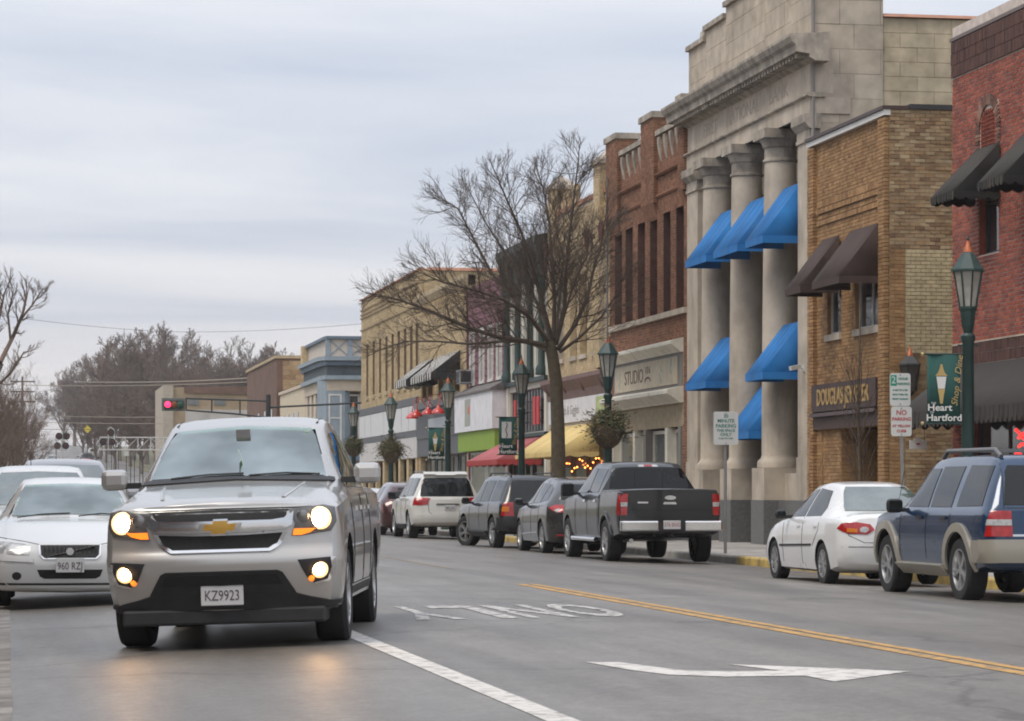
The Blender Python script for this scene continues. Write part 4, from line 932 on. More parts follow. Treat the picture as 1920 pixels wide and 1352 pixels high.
class Car:
    """x: 0 at the nose to L at the tail, y to the car's right when x points back... z up from the road"""
    def __init__(s, name, label, loc, rz, st, wheels, pm, nose=(), tail=(), plan=(.10, .08), group=None, pitch=0, roll=0, crown=.02, bedcut=None, tumble=.93, nst=64, cabin=None):
        s.L = st[-1][0]; s.root = empty(name, loc, rz, label, 'car' if 'pickup' not in name else 'pickup truck', group); ORG[s.root.name] = Vector((0, 0, 0))
        s.root.rotation_euler = (roll, pitch, rz); s.pm = pm
        X = [r[0] for r in st]; q = []
        for a, b in zip(X, X[1:]):
            k = max(1, int(round((b - a) / s.L * nst))); q += [a + (b - a) * i / k for i in range(k)]
        q = np.array(q + [X[-1]])
        zb, zs_, zt, wd, wt = [pchip(X, [r[i] for r in st], q) for i in range(1, 6)]
        def sec(i):
            b_, s_, t_, w_, r_ = zb[i], zs_[i], zt[i], wd[i], wt[i]; h = s_ - b_; g = max(0, t_ - s_)
            k = min(1, g / .25); e_ = min(.05, g * .3)
            p = [(0, b_ - .024), (.55 * w_, b_ - .015), (.86 * w_, b_), (.955 * w_, b_ + .035), (.985 * w_, b_ + .22 * h), (1.0 * w_, b_ + .45 * h), (1.0 * w_, b_ + .535 * h), (1.0 * w_, b_ + .59 * h), (1.0 * w_, b_ + .66 * h), (.985 * w_, b_ + .86 * h), (.965 * w_, s_ - .012),
                 (tumble * w_ + .012, s_ + .012 * k)]
            y0_, z0_ = p[-1]; y1_, z1_ = min(r_, y0_ - .004), t_ - e_
            for f in (.34, .67): p.append((y0_ + (y1_ - y0_) * f + .012 * k * math.sin(f * math.pi), z0_ + (z1_ - z0_) * f))
            p += [(y1_, z1_), (y1_ - .035 * (.4 + .6 * k), t_ - e_ * .25), (y1_ * .72, t_ + crown * .45), (y1_ * .36, t_ + crown * .87), (0, t_ + crown)]
            return p
        NP = 19
        if nose: NX, NZ = [p[1] for p in nose], [p[0] for p in nose]
        if tail: TX, TZ = [p[1] for p in tail], [p[0] for p in tail]
        def deform(x, y, z):
            w0 = max(wd)
            if nose and x < .9: f = (1 - x / .9) ** 1.0; x += f * float(np.interp(z, NZ, NX)) + f * plan[0] * (y / w0) ** 2 * 1.0 + f * plan[0] * .8 * abs(y / w0) ** 6
            if tail and x > s.L - .9: f = (1 - (s.L - x) / .9); x -= f * float(np.interp(z, TZ, TX)) + f * plan[1] * (y / w0) ** 2 + f * plan[1] * abs(y / w0) ** 6
            return (x, y, z)
        m = MB(); rows = []
        for i, x in enumerate(q):
            P = sec(i); row = []
            for k in range(NP): row.append(len(m.v)); m.v.append(deform(x, P[k][0], P[k][1]))
            for k in range(NP - 2, 0, -1): row.append(len(m.v)); m.v.append(deform(x, -P[k][0], P[k][1]))
            rows.append(row)
        n = len(rows[0])
        for a, b in zip(rows, rows[1:]):
            for j in range(n): m.f.append((a[j], b[j], b[(j + 1) % n], a[(j + 1) % n])); m.mi.append(0)
        for e_, row in ((0, rows[0]), (1, rows[-1])):        # gridded end caps
            P = sec(0 if e_ == 0 else len(q) - 1); x = q[0 if e_ == 0 else -1]; cols = [-.8, -.6, -.4, -.2, 0, .2, .4, .6, .8]; prev = None
            for k in range(1, NP - 1):
                cur = [row[n - k]] + [None] * 9 + [row[k]]
                for c, f in enumerate(cols): cur[c + 1] = len(m.v); m.v.append(deform(x, P[k][0] * f, P[k][1]))
                if prev:
                    for c in range(10): m.f.append((prev[c], prev[c + 1], cur[c + 1], cur[c])); m.mi.append(0)
                else: m.f.append(tuple([row[0]] + cur)); m.mi.append(0)
                prev = cur
            m.f.append(tuple(prev[::-1] + [row[NP - 1]])); m.mi.append(0)
        me = m.mesh('body'); smooth_by_angle(me, 38)
        bm = bmesh.new(); bm.from_mesh(me); s.bvh = BVHTree.FromBMesh(bm); bm.free()
        me.materials.append(pm); me.materials.append(under_m)
        # cut wheel arches
        cut = MB(); cut.cur = 1; W = max(wd)
        for xa, r, y_ in wheels:
            for sg in (-1, 1):
                a_, c_ = sorted((sg * (W - .34), sg * (W + .3)))
                cut.lathe([(r, a_), (r, c_)], (xa, 0, r - .055), 40, 'y')
        if bedcut: cut.box(*bedcut)
        cme = cut.mesh('cut'); cme.materials.append(pm); cme.materials.append(under_m)
        s.body = link('body', me, None, s.root); cuts = [cme]
        if cabin:                                             # hollow cabin and real window openings
            c = MB(); c.cur = 1; c.prism(cabin[0], 'x', cabin[1], cabin[2]); cuts.append(c.mesh('cut'))
            for ax, poly, a_, b_ in cabin[3]:
                c = MB(); c.cur = 1; c.prism(poly, {'F': 'x', 'R': 'x', 'S': 'y', 'D': 'y'}[ax], a_, b_); cuts.append(c.mesh('cut'))
        cos = []
        for cm in cuts:
            if not len(cm.materials): cm.materials.append(pm); cm.materials.append(under_m)
            co = bpy.data.objects.new('cut', cm); COL.objects.link(co); co.parent = s.root; cos.append(co)
            bo = s.body.modifiers.new('cut', 'BOOLEAN'); bo.operation = 'DIFFERENCE'; bo.object = co; bo.solver = 'EXACT'
        bpy.context.view_layer.update(); dg = bpy.context.evaluated_depsgraph_get(); dg.update(); nm = bpy.data.meshes.new_from_object(s.body.evaluated_get(dg))
        s.body.modifiers.clear(); old = s.body.data; s.body.data = nm; bpy.data.meshes.remove(old)
        for co in cos: bpy.data.objects.remove(co)
        s.W = W; s.wheels = []
    def sub(s, name, mb, mt, parent=None, **k):
        return mb.build(name, mt, parent or s.root, **k)
    def wheel_set(s, axles, r, tw, track, rim=alloy, spokes=5, steer=0.0, cap=False, rr=.66):
        t = MB(); w2 = tw / 2
        t.lathe([(r * rr, -w2 * .9), (r * .80, -w2), (r * .94, -w2 * .96), (r, -w2 * .72), (r, w2 * .72), (r * .94, w2 * .96), (r * .80, w2), (r * rr, w2 * .9), (r * rr * .98, w2 * .5), (r * rr * .98, -w2 * .5), (r * rr, -w2 * .9)], (0, 0, 0), 36, 'y', cap=False)
        tme = t.mesh('wheel', smooth=35); tme.materials.append(tyre_m)
        g = MB(); R_ = r * rr
        for sg in (-1,):
            g.lathe([(R_ * .985, -w2 * .80), (R_ * 1.0, -w2 * .92), (R_ * .93, -w2 * .92), (R_ * .88, -w2 * .60), (R_ * .88, w2 * .6), (R_ * .985, w2 * .6), (R_ * .985, -w2 * .80)], (0, 0, 0), 36, 'y', cap=False)
            if spokes:
                for i in range(spokes):
                    a = 2 * math.pi * i / spokes
                    for da in (-.13, .13):
                        d = Vector((math.cos(a + da), 0, math.sin(a + da))); g.bar(Vector((0, -w2 * .62, 0)) + d * R_ * .12, Vector((0, -w2 * .74, 0)) + d * R_ * .92, R_ * .17, .03)
                g.lathe([(R_ * .26, -w2 * .80), (R_ * .26, -w2 * .45)], (0, 0, 0), 20, 'y')
            else: g.lathe([(R_ * .2, -w2 * .86), (R_ * .5, -w2 * .74), (R_ * .9, -w2 * .84), (R_ * .9, -w2 * .5)], (0, 0, 0), 30, 'y')
        gme = g.mesh('rim', smooth=35); gme.materials.append(rim)
        h = MB(); h.lathe([(R_ * .86, -w2 * .3), (R_ * .86, -w2 * .22)], (0, 0, 0), 24, 'y'); hme = h.mesh('brake_disc'); hme.materials.append(under_m)
        for k, xa in enumerate(axles):
            for sg in (-1, 1):
                o = link('wheel', tme, None, s.root); o.location = (xa, sg * (track / 2), r)
                o.rotation_euler = (0, R.uniform(0, 6), (0 if sg < 0 else math.pi) + (steer if k == 0 else 0))
                p = link('rim', gme, None, o); p2 = link('brake_disc', hme, None, o)
    def cast(s, ax, a, b):
        if ax == 'F': o, d = Vector((-3, a, b)), Vector((1, 0, 0))
        elif ax == 'R': o, d = Vector((s.L + 3, a, b)), Vector((-1, 0, 0))
        elif ax == 'S': o, d = Vector((a, -4, b)), Vector((0, 1, 0))
        elif ax == 'D': o, d = Vector((a, 4, b)), Vector((0, -1, 0))
        elif ax in 'AB':                              # round a tail corner: a < 0 on the flank, a > 0 on the tail
            g = -1 if ax == 'A' else 1; d = Vector((-.7071, -g * .7071, 0)); o = Vector((s.L, g * s.W, b)) + Vector((.7071, -g * .7071, 0)) * a - d * 3
        else: o, d = Vector((a, b, 5)), Vector((0, 0, -1))
        h = s.bvh.ray_cast(o, d)
        if h[0] is None:
            h = s.bvh.find_nearest(o + d * (3 if ax in 'F' else 3)); return h[0], h[1]
        return h[0], h[1] if h[1].dot(d) < 0 else -h[1]
    def panel(s, name, poly, ax, mt, off=.006, th=.014, res=.06, parent=None, smooth=True):
        """a plate of real thickness lying on the bodywork; poly in the projection plane"""
        pts = []
        n = len(poly)
        for i in range(n):
            a, b = Vector(poly[i]), Vector(poly[(i + 1) % n]); k = max(1, int((b - a).length / res)); pts += [a + (b - a) * j / k for j in range(k)]
        nb = len(pts); ed = [(i, (i + 1) % nb) for i in range(nb)]
        xs_, ys_ = [p.x for p in pts], [p.y for p in pts]; gx_ = min(xs_) + res
        def inside(p):
            c = False
            for i in range(nb):
                a, b = pts[i], pts[(i + 1) % nb]
                if (a.y > p.y) != (b.y > p.y) and p.x < (b.x - a.x) * (p.y - a.y) / (b.y - a.y) + a.x: c = not c
            return c
        extra = []
        while gx_ < max(xs_) - res * .3:
            gy_ = min(ys_) + res
            while gy_ < max(ys_) - res * .3:
                v = Vector((gx_, gy_))
                if inside(v) and min((v - p).length for p in pts) > res * .35: extra.append(v)
                gy_ += res
            gx_ += res
        r = delaunay_2d_cdt(pts + extra, ed, [], 1, 1e-6)
        V, E, Fc = r[0], r[1], r[2]
        m = MB(); base = []; nv = len(V); lo = []
        for v in V:
            p, nn = s.cast(ax, v.x, v.y); m.v.append(tuple(p + nn * off)); lo.append(tuple(p + nn * (off - th)))
        m.v += lo; cnt = {}
        for f in Fc:
            m.f.append(tuple(f)); m.mi.append(0)
            m.f.append(tuple(nv + k for k in reversed(f))); m.mi.append(0)
            for i in range(len(f)):
                a, b = f[i], f[(i + 1) % len(f)]; cnt[(a, b)] = 1
        for (a, b) in list(cnt):
            if (b, a) not in cnt: m.f.append((b, a, nv + a, nv + b)); m.mi.append(0)
        me = m.mesh(name)
        if smooth: smooth_by_angle(me, 50)
        me.materials.append(mt); return link(name, me, None, parent or s.root)
    def both(s, name, poly, mt, **k):               # the same plate on both sides
        s.panel(name, poly, 'S', mt, **k); s.panel(name, poly, 'D', mt, **k)
    def pair(s, name, poly, ax, mt, **k):           # mirrored plates on the front or tail
        s.panel(name, poly, ax, mt, **k); s.panel(name, [(-y, z) for y, z in poly], ax, mt, **k)
    def gap(s, pts, ax='S', wd=.010, name='panel_gap', mt=None):
        m = MB(); P = []
        for (a, b), (c, d) in zip(pts, pts[1:]):
            k = max(1, int(math.hypot(c - a, d - b) / .08)); P += [(a + (c - a) * i / k, b + (d - b) * i / k) for i in range(k)]
        P.append(pts[-1]); q = [s.cast(ax, *p) for p in P]
        m.tube([p + n * .0005 for p, n in q], wd / 2, 4); return m.build(name, mt or seam_m, s.root)
    def corner_lamp(s, poly, extra=(), off=.012, mt=None):
        for ax in 'AB':
            tl = s.panel('tail_lamp', poly, ax, mt or red_l, off=off, th=.03, res=.035)
            for nm, P, m_ in extra: s.panel(nm, P, ax, m_, off=off + .006, th=.03, res=.035, parent=tl)
    def mirrors(s, x, y, z, mt, w_=.20, h_=.15, d_=.10):
        for sg in (-1, 1):
            m = MB(); m.box(x - d_ / 2, x + d_ / 2, sg * (y + .05), sg * (y + .05 + w_), z - h_ / 2, z + h_ / 2); o = m.build('mirror', mt, s.root, bevel=.05)
            m = MB(); m.bar((x, sg * (y - .06), z - h_ * .3), (x, sg * (y + .07), z - h_ * .3), .05, .05); m.build('mirror_arm', trim_m, o)
            m = MB(); m.box(x + d_ / 2 + .001, x + d_ / 2 + .006, sg * (y + .075), sg * (y + .025 + w_), z - h_ / 2 + .025, z + h_ / 2 - .025); m.build('mirror_glass', cglass, o)
    def plate(s, y, z, ax, txt=None, w_=.30, h_=.155, off=.02):
        p, n = s.cast(ax, y, z); x = p.x + (-off if ax == 'F' else off); t = .012
        m = MB(); m.box(x - t / 2, x + t / 2, y - w_ / 2, y + w_ / 2, z - h_ / 2, z + h_ / 2); o = m.build('number_plate', plate_m, s.root, bevel=.006)
        if txt:
            mt_ = frame((x - t / 2 - .002, y, z - .012), (0, -1, 0), (0, 0, 1)) if ax == 'F' else frame((x + t / 2 + .002, y, z - .012), (0, 1, 0), (0, 0, 1))
            lettering(txt, .115, ink, o, mt_, extrude=.001, sx=.74)
        return o
    def wipers(s, pts):
        for p in pts:
            q = [s.cast('F', *v) for v in p]; m = MB(); m.tube([a + n * .02 for a, n in q], .008, 5); m.build('wiper', trim_m, s.root)

ROT_AWAY, ROT_TO = -math.pi / 2, math.pi / 2
def park(xleft, yrear_axle, xa, W, zg=None):         # root location so that the rear axle stands at Y, street side at xleft
    X = xleft + W
    return (X, yrear_axle + xa, (zroad(X - .7, yrear_axle) + zroad(X + .7, yrear_axle)) / 2)
PK = 'cars parked nose to tail along the kerb'

# ---- silver pickup coming towards the lens, headlamps lit
silver = paint('silver_paint', (.49, .475, .455), .58, .30)
st = [(0, .31, 1.085, 1.12, .87, .76), (.10, .29, 1.105, 1.148, .93, .81), (.35, .28, 1.125, 1.185, .945, .81), (.8, .30, 1.15, 1.245, .95, .80), (1.28, .30, 1.18, 1.30, .95, .79), (1.42, .30, 1.19, 1.35, .95, .775),
      (1.75, .30, 1.20, 1.57, .95, .72), (2.05, .30, 1.205, 1.74, .95, .675), (2.22, .30, 1.21, 1.805, .95, .665), (2.6, .30, 1.215, 1.865, .95, .67), (3.2, .30, 1.22, 1.86, .95, .66), (3.72, .30, 1.22, 1.80, .95, .65), (3.80, .32, 1.22, 1.27, .95, .86), (4.6, .36, 1.22, 1.265, .95, .87), (5.35, .40, 1.22, 1.26, .935, .85), (5.42, .45, 1.21, 1.23, .90, .82)]
SY = math.radians(10.8); sfx, sfy = 1.66, 22.6
PKW = [(-.735, 1.345), (-.65, 1.357), (0, 1.365), (.65, 1.357), (.735, 1.345), (.665, 1.56), (.61, 1.70), (.565, 1.765), (0, 1.80), (-.565, 1.765), (-.61, 1.70), (-.665, 1.56)]
PKS1, PKS2 = [(1.66, 1.26), (2.62, 1.26), (2.62, 1.74), (2.25, 1.72), (2.02, 1.58)], [(2.72, 1.26), (3.5, 1.26), (3.42, 1.72), (2.72, 1.74)]
PKR = [(-.58, 1.36), (.58, 1.36), (.52, 1.70), (-.52, 1.70)]
def shrink(P, k=.975): cx_ = sum(p[0] for p in P) / len(P); cy_ = sum(p[1] for p in P) / len(P); return [(cx_ + (a - cx_) * k, cy_ + (b - cy_) * k) for a, b in P]
pk = Car('silver_pickup_truck', 'silver pickup truck with lit headlamps driving towards the viewer', (sfx, sfy, -.068), ROT_TO - SY, st, [(.98, .47, 0), (4.24, .47, 0)], silver,
         nose=[(.2, .16), (.42, .10), (.56, .012), (.69, -.014), (.735, .004), (.80, .05), (.86, .035), (1.05, .03), (1.12, .08)], plan=(.10, .04), crown=.028, roll=-0.03,
         cabin=([(-.80, .6), (.80, .6), (.80, 1.22), (.60, 1.76), (-.60, 1.76), (-.80, 1.22)], 1.72, 3.58, [('F', shrink(PKW, .96), .2, 2.4), ('S', shrink(PKS1, .94), -1.3, 1.3), ('S', shrink(PKS2, .94), -1.3, 1.3), ('R', shrink(PKR, .95), 3.4, 4.3)]))
pk.wheel_set([.98, 4.24], .385, .27, 1.60, spokes=6)
mesh_g = mat('black_mesh_grille', (.010, .010, .010), .6, var=.5, scale=40)
# windscreen and windows
Z0 = .035
pk.panel('windscreen', PKW, 'F', tglass, res=.045, off=.008, th=.005)
pk.panel('rear_window', PKR, 'R', tglass, off=.006, th=.005)
pk.panel('windscreen_edge', [(-.80, 1.305), (0, 1.335), (.80, 1.305), (.79, 1.335), (.70, 1.352), (0, 1.362), (-.70, 1.352), (-.79, 1.335)], 'F', trim_m, off=.014, res=.05)
m = MB(); p_, n_ = pk.cast('F', 0, 1.72); m.box(p_.x - .045, p_.x - .016, -.06, .06, p_.z - .05, p_.z + .05); mir = m.build('sensor_cover', mat('lilac_grey_plastic', (.16, .15, .15), .6), pk.root)
m = MB(); p_, n_ = pk.cast('F', -.02, 1.49); m.bar(p_ + n_ * .018 + Vector((0, .03, .09)), p_ + n_ * .018 + Vector((0, -.03, -.08)), .045, .008); m.build('paper_tag', mat('pale_green_paper', (.5, .6, .55), .8), pk.root)
m = MB(); p_, n_ = pk.cast('F', -.53, 1.74); m.box(p_.x - .022, p_.x - .014, -.55, -.51, p_.z - .02, p_.z + .02); m.build('sticker', mat('pale_green_paper', (.5, .6, .55), .8), pk.root)
pk.both('side_window', PKS1, tglass, off=.006, th=.005); pk.both('side_window', PKS2, tglass, off=.006, th=.005)
for x in (1.5, 2.67, 3.60):
    for ax in 'SD': pk.gap([(x, .45), (x, 1.20)], ax)
for ax in 'SD': pk.gap([(1.5, .45), (3.6, .45)], ax)
for x in (2.45, 3.42): pk.both('door_handle', [(x - .1, 1.06), (x + .1, 1.06), (x + .1, 1.095), (x - .1, 1.095)], chrome, off=.03, th=.02)
for sg in (-1, 1):                                            # roof ditch strips and bonnet creases
    m = MB(); m.tube([pk.cast('T', x, sg * .60)[0] + Vector((0, 0, -.002)) for x in (2.3, 2.6, 3.0, 3.4, 3.6)], .012, 5); m.build('roof_strip', trim_m, pk.root)
    m = MB(); m.tube([pk.cast('T', x, sg * y)[0] + Vector((0, 0, -.010)) for x, y in ((.30, .48), (.6, .52), (.9, .55), (1.2, .58))], .022, 8); m.build('bonnet_crease', silver, pk.root, smooth=True)
def zp(L_): return [(y, z + Z0) for y, z in L_]
pk.gap(zp([(-.80, 1.072), (-.6, 1.066), (0, 1.07), (.6, 1.066), (.80, 1.072)]), 'F', .012)
# grille
pk.panel('grille', zp([(-.56, 1.055), (0, 1.062), (.56, 1.055), (.50, .985), (.40, .965), (-.40, .965), (-.50, .985)]), 'F', mesh_g, off=.004)
pk.panel('grille', zp([(-.50, .875), (-.2, .862), (.2, .862), (.50, .875), (.455, .795), (.38, .755), (-.38, .755), (-.455, .795)]), 'F', mesh_g, off=.004)
bar_ = pk.panel('grille_bar', zp([(-.575, 1.035), (-.50, .985), (-.40, .972), (.40, .972), (.50, .985), (.575, 1.035), (.56, .935), (.48, .900), (.2, .885), (-.2, .885), (-.48, .900), (-.56, .935)]), 'F', chrome, off=.030, th=.045)
pk.panel('grille_trim', zp([(-.525, .885), (-.49, .88), (-.445, .795), (-.375, .748), (.375, .748), (.445, .795), (.49, .88), (.525, .885), (.47, .775), (.39, .722), (-.39, .722), (-.47, .775)]), 'F', chrome, off=.020, th=.035, res=.04)
# emblem: a slanted cross in gold with a chrome edge
def cross(k): return zp([(.145 * k, .925 - .022 * k), (.128 * k, .925 + .024 * k), (.052, .925 + .024 * k), (.046, .925 + .050 * k), (-.066, .925 + .050 * k), (-.060, .925 + .024 * k), (-.145 * k, .925 + .024 * k), (-.128 * k, .925 - .024 * k), (-.052, .925 - .024 * k), (-.046, .925 - .050 * k), (.066, .925 - .050 * k), (.060, .925 - .024 * k)])
em = pk.panel('emblem_edge', cross(1.22), 'F', chrome, off=.042, th=.014, res=.05)
pk.panel('emblem', cross(.90), 'F', mat('gold_emblem', (.62, .36, .08), .3, metal=.6, var=.1), off=.048, th=.012, res=.05, parent=em)
# lamps
lamp_e = mat('lit_headlamp', (1, .95, .85), .3, var=0, emit=50, emcol=(1, .56, .24)); amb_e = mat('lit_amber_lamp_and_glint', (.8, .25, .03), .3, var=0, emit=1.0, emcol=(1, .22, .012))
ring_e = mat('glowing_lamp_ring', (1, .8, .5), .3, var=0, emit=1.1, emcol=(1, .62, .26)); chr_d = mat('smoked_reflector', (.30, .29, .28), .25, metal=.9)
for sg in (-1, 1):
    def sp(L_): return [(sg * y, z + Z0) for y, z in L_]
    hl = pk.panel('headlamp', sp(((.535, 1.052), (.80, 1.075), (.885, 1.055), (.895, .95), (.86, .875), (.62, .842), (.555, .845), (.585, .94))), 'F', mat('lamp_housing', (.10, .095, .09), .2, var=.4, scale=12, spec=.9), off=.010, th=.02, res=.04)
    p_, n_ = pk.cast('F', sg * .775, .975 + Z0); m = MB(); m.lathe([(.03, -.040), (.060, -.034), (.072, -.02)], (p_.x + .004, p_.y, p_.z), 20, 'x'); m.build('lit_lens', lamp_e, hl, smooth=True); m = MB(); m.lathe([(.06, -.028), (.085, -.022), (.094, .004)], (p_.x + .004, p_.y, p_.z), 20, 'x'); m.build('lamp_ring', ring_e, hl, smooth=True)
    m = MB(); m.lathe([(.025, -.024), (.048, -.018), (.056, .004)], (pk.cast('F', sg * .645, .995 + Z0)[0].x, sg * .645, .995 + Z0), 18, 'x'); m.build('reflector', chr_d, hl, smooth=True)
    pk.panel('turn_lamp', sp(((.575, .900), (.74, .900), (.70, .870), (.63, .850), (.565, .850))), 'F', amb_e, off=.018, th=.015, parent=hl, res=.04)
    bz = pk.panel('fog_bezel', sp(((.60, .655), (.875, .672), (.875, .60), (.835, .50), (.72, .475), (.665, .52))), 'F', trim_m, off=.008, th=.02, res=.04)
    pk.panel('bezel_trim', sp(((.85, .67), (.875, .672), (.885, .59), (.835, .49), (.72, .463), (.72, .478), (.82, .503), (.858, .60))), 'F', chrome, off=.018, th=.02, parent=bz, res=.03)
    p_, n_ = pk.cast('F', sg * .765, .575 + Z0); m = MB(); m.lathe([(.02, -.034), (.045, -.03), (.052, -.018)], (p_.x, p_.y, p_.z), 18, 'x'); m.build('fog_lamp', lamp_e, bz, smooth=True); m = MB(); m.lathe([(.05, -.026), (.062, -.02), (.070, .002)], (p_.x, p_.y, p_.z), 18, 'x'); m.build('lamp_ring', ring_e, bz, smooth=True)
    p_, n_ = pk.cast('F', sg * .70, .505 + Z0); m = MB(); m.lathe([(.015, -.026), (.022, -.018), (.026, .006)], (p_.x, p_.y, p_.z), 12, 'x'); m.build('glint', amb_e, bz, smooth=True)  # glowing disc standing for an amber glint, no lamp of its own
# bumper: lower black grille and valance
pk.panel('lower_grille', [(-.48, .60), (-.44, .618), (.44, .618), (.48, .60), (.57, .45), (.59, .40), (-.59, .40), (-.57, .45)], 'F', trim_m, off=.008, th=.02)
pk.panel('lower_slot', [(-.44, .59), (.44, .59), (.48, .51), (-.48, .51)], 'F', mesh_g, off=.014, th=.02)
pk.panel('air_dam', [(-.86, .36), (-.68, .40), (-.58, .43), (.58, .43), (.68, .40), (.86, .36), (.86, .315), (-.86, .315)], 'F', trim_m, off=.014, th=.03, res=.04)
pk.both('bumper_corner', [(.14, .315), (.50, .30), (.47, .37), (.14, .36)], trim_m, off=.012, th=.02, res=.04)
m = MB(); m.box(.13, .6, -.80, .80, .195, .322); m.build('skid_tray', trim_m, pk.root, bevel=.02)
pk.plate(0, .435, 'F', 'KZ9923', off=.03, w_=.335, h_=.175)
pk.mirrors(1.66, .90, 1.37, silver, .225, .175, .12)
pk.wipers([[(.55, 1.345), (.25, 1.372), (-.05, 1.378)], [(-.1, 1.358), (-.4, 1.372), (-.68, 1.355)]])
m = MB(); m.box(.6, 5.1, -.55, .55, .26, .36); m.build('underbody', under_m, pk.root)
pk.both('rocker', [(1.45, .31), (3.75, .31), (3.75, .43), (1.45, .43)], trim_m, off=.006)

seat_m = mat('grey_seat_cloth', (.10, .10, .10), .9, var=.2)
def cabin_fit(c, xs_, ys_, zb, zt, wheel):
    for x in xs_:
        for y in ys_:
            m = MB(); m.prism([(x, zb), (x + .16, zb), (x + .30, zt - .16), (x + .18, zt - .16)], 'y', y - .24, y + .24); o = m.build('seat', seat_m, c.root, bevel=.04); m = MB(); m.box(x + .2, x + .29, y - .13, y + .13, zt - .13, zt + .04); m.build('headrest', seat_m, o, bevel=.03)
    x, y, z = wheel; m = MB(); P = [(x + .06 * math.sin(t * .393), y + .185 * math.cos(t * .393), z + .175 * math.sin(t * .393)) for t in range(17)]; m.tube(P, .016, 6); m.build('steering_wheel', trim_m, c.root)
    m = MB(); m.tube([(x - .25, y, z - .1), (x, y, z)], .03, 6); m.build('steering_column', trim_m, c.root)
cabin_fit(pk, (2.25, 3.05), (-.37, .37), .75, 1.60, (1.95, -.37, 1.22))
m = MB(); p_, n_ = pk.cast('F', 0, 1.69); m.box(p_.x + .10, p_.x + .13, -.12, .12, p_.z - .075, p_.z - .005); m.build('rear_view_mirror', trim_m, pk.root)
# ---- white estate car behind it, cut by the left edge of the view
white = paint('white_paint', (.66, .655, .64), 0, .3)
st = [(0, .24, .66, .70, .74, .62), (.12, .20, .72, .76, .855, .70), (.4, .19, .78, .83, .89, .72), (1.0, .2, .88, .94, .90, .72), (1.35, .2, .92, .985, .90, .72), (1.5, .2, .93, 1.03, .90, .70), (1.95, .2, .94, 1.25, .90, .63), (2.25, .2, .945, 1.385, .90, .58), (2.45, .2, .95, 1.43, .90, .575), (3.2, .2, .96, 1.46, .90, .58), (4.1, .21, .97, 1.42, .895, .57), (4.55, .24, .96, 1.05, .87, .64), (4.7, .3, .9, .95, .80, .62)]
vX, vY = .68, 32.3
VOW, VOS = [(-.70, 1.015), (0, 1.04), (.70, 1.015), (.58, 1.28), (.515, 1.375), (0, 1.395), (-.515, 1.375), (-.58, 1.28)], [(1.80, .99), (4.0, 1.0), (3.85, 1.33), (2.5, 1.36)]
vo = Car('white_estate_car', 'white estate car with dark slatted grille waiting behind the silver pickup', (vX, vY, zroad(vX, vY + 1) - .01), ROT_TO - .02, st, [(.95, .36, 0), (3.7, .36, 0)], white, nose=[(.2, .10), (.35, .03), (.5, .0), (.62, .03), (.72, .10), (.8, .2)], tail=[(.2, .1), (.9, .0), (1.4, .2)], plan=(.14, .10),
         cabin=([(-.76, .5), (.76, .5), (.76, .98), (.52, 1.37), (-.52, 1.37), (-.76, .98)], 1.95, 4.0, [('F', shrink(VOW, .96), .3, 2.6), ('S', shrink(VOS, .94), -1.3, 1.3)]))
vo.wheel_set([.95, 3.7], .315, .21, 1.54)
vo.panel('windscreen', VOW, 'F', tglass, res=.045, off=.008, th=.005); cabin_fit(vo, (2.4, 3.2), (-.34, .34), .5, 1.24, (2.05, -.34, .93))
vo.both('side_window', VOS, tglass, res=.08, off=.006, th=.005)
vo.panel('grille', [(-.325, .705), (.325, .705), (.315, .60), (.28, .565), (-.28, .565), (-.315, .60)], 'F', mesh_g, off=.006)
vo.panel('grille_edge', [(-.345, .70), (-.328, .703), (-.318, .60), (-.28, .562), (.28, .562), (.318, .60), (.328, .703), (.345, .70), (.335, .59), (.29, .548), (-.29, .548), (-.335, .59)], 'F', chrome, off=.014)
for i in range(-6, 7):
    y = i * .047; m = MB(); p_, n_ = vo.cast('F', y, .64); m.box(p_.x - .018, p_.x, y - .004, y + .004, .572, .698); m.build('grille_slat', trim_m, vo.root)
m = MB(); a_, c_ = vo.cast('F', .27, .575)[0], vo.cast('F', -.27, .70)[0]; m.bar(a_ - Vector((.026, 0, 0)), c_ - Vector((.026, 0, 0)), .03, .012); sl = m.build('badge_bar', chrome, vo.root)
m = MB(); p_ = vo.cast('F', 0, .637)[0]; m.lathe([(.042, -.036), (.042, -.01)], (p_.x, 0, .637), 18, 'x'); m.build('badge', chrome, sl)
vo.pair('headlamp', [(.45, .60), (.43, .69), (.50, .715), (.70, .74), (.83, .745), (.82, .62), (.6, .60)], 'F', clear_l, off=.006)
vo.pair('bumper_strip', [(.40, .555), (.84, .575), (.84, .535), (.40, .515)], 'F', white, off=.018, th=.03)
vo.panel('lower_grille', [(-.36, .435), (.36, .435), (.33, .36), (.28, .335), (-.28, .335), (-.33, .36)], 'F', mesh_g, off=.004)
vo.pair('fog_recess', [(.585 + .052 * math.cos(t * .524), .365 + .045 * math.sin(t * .524)) for t in range(12)], 'F', trim_m, off=.003, res=.05)
vo.panel('chin_slot', [(-.78, .285), (.78, .285), (.78, .262), (-.78, .262)], 'F', trim_m, off=.004)
vo.plate(0, .485, 'F', '960 RZJ', off=.03, w_=.31, h_=.16)
vo.wipers([[(.6, .985), (.3, 1.025), (0, 1.035)], [(-.1, 1.0), (-.35, 1.03), (-.6, 1.015)]])
vo.gap([(-.80, .79), (-.5, .745), (-.34, .712)], 'F'); vo.gap([(.80, .79), (.5, .745), (.34, .712)], 'F')
vo.mirrors(1.85, .86, 1.0, white)

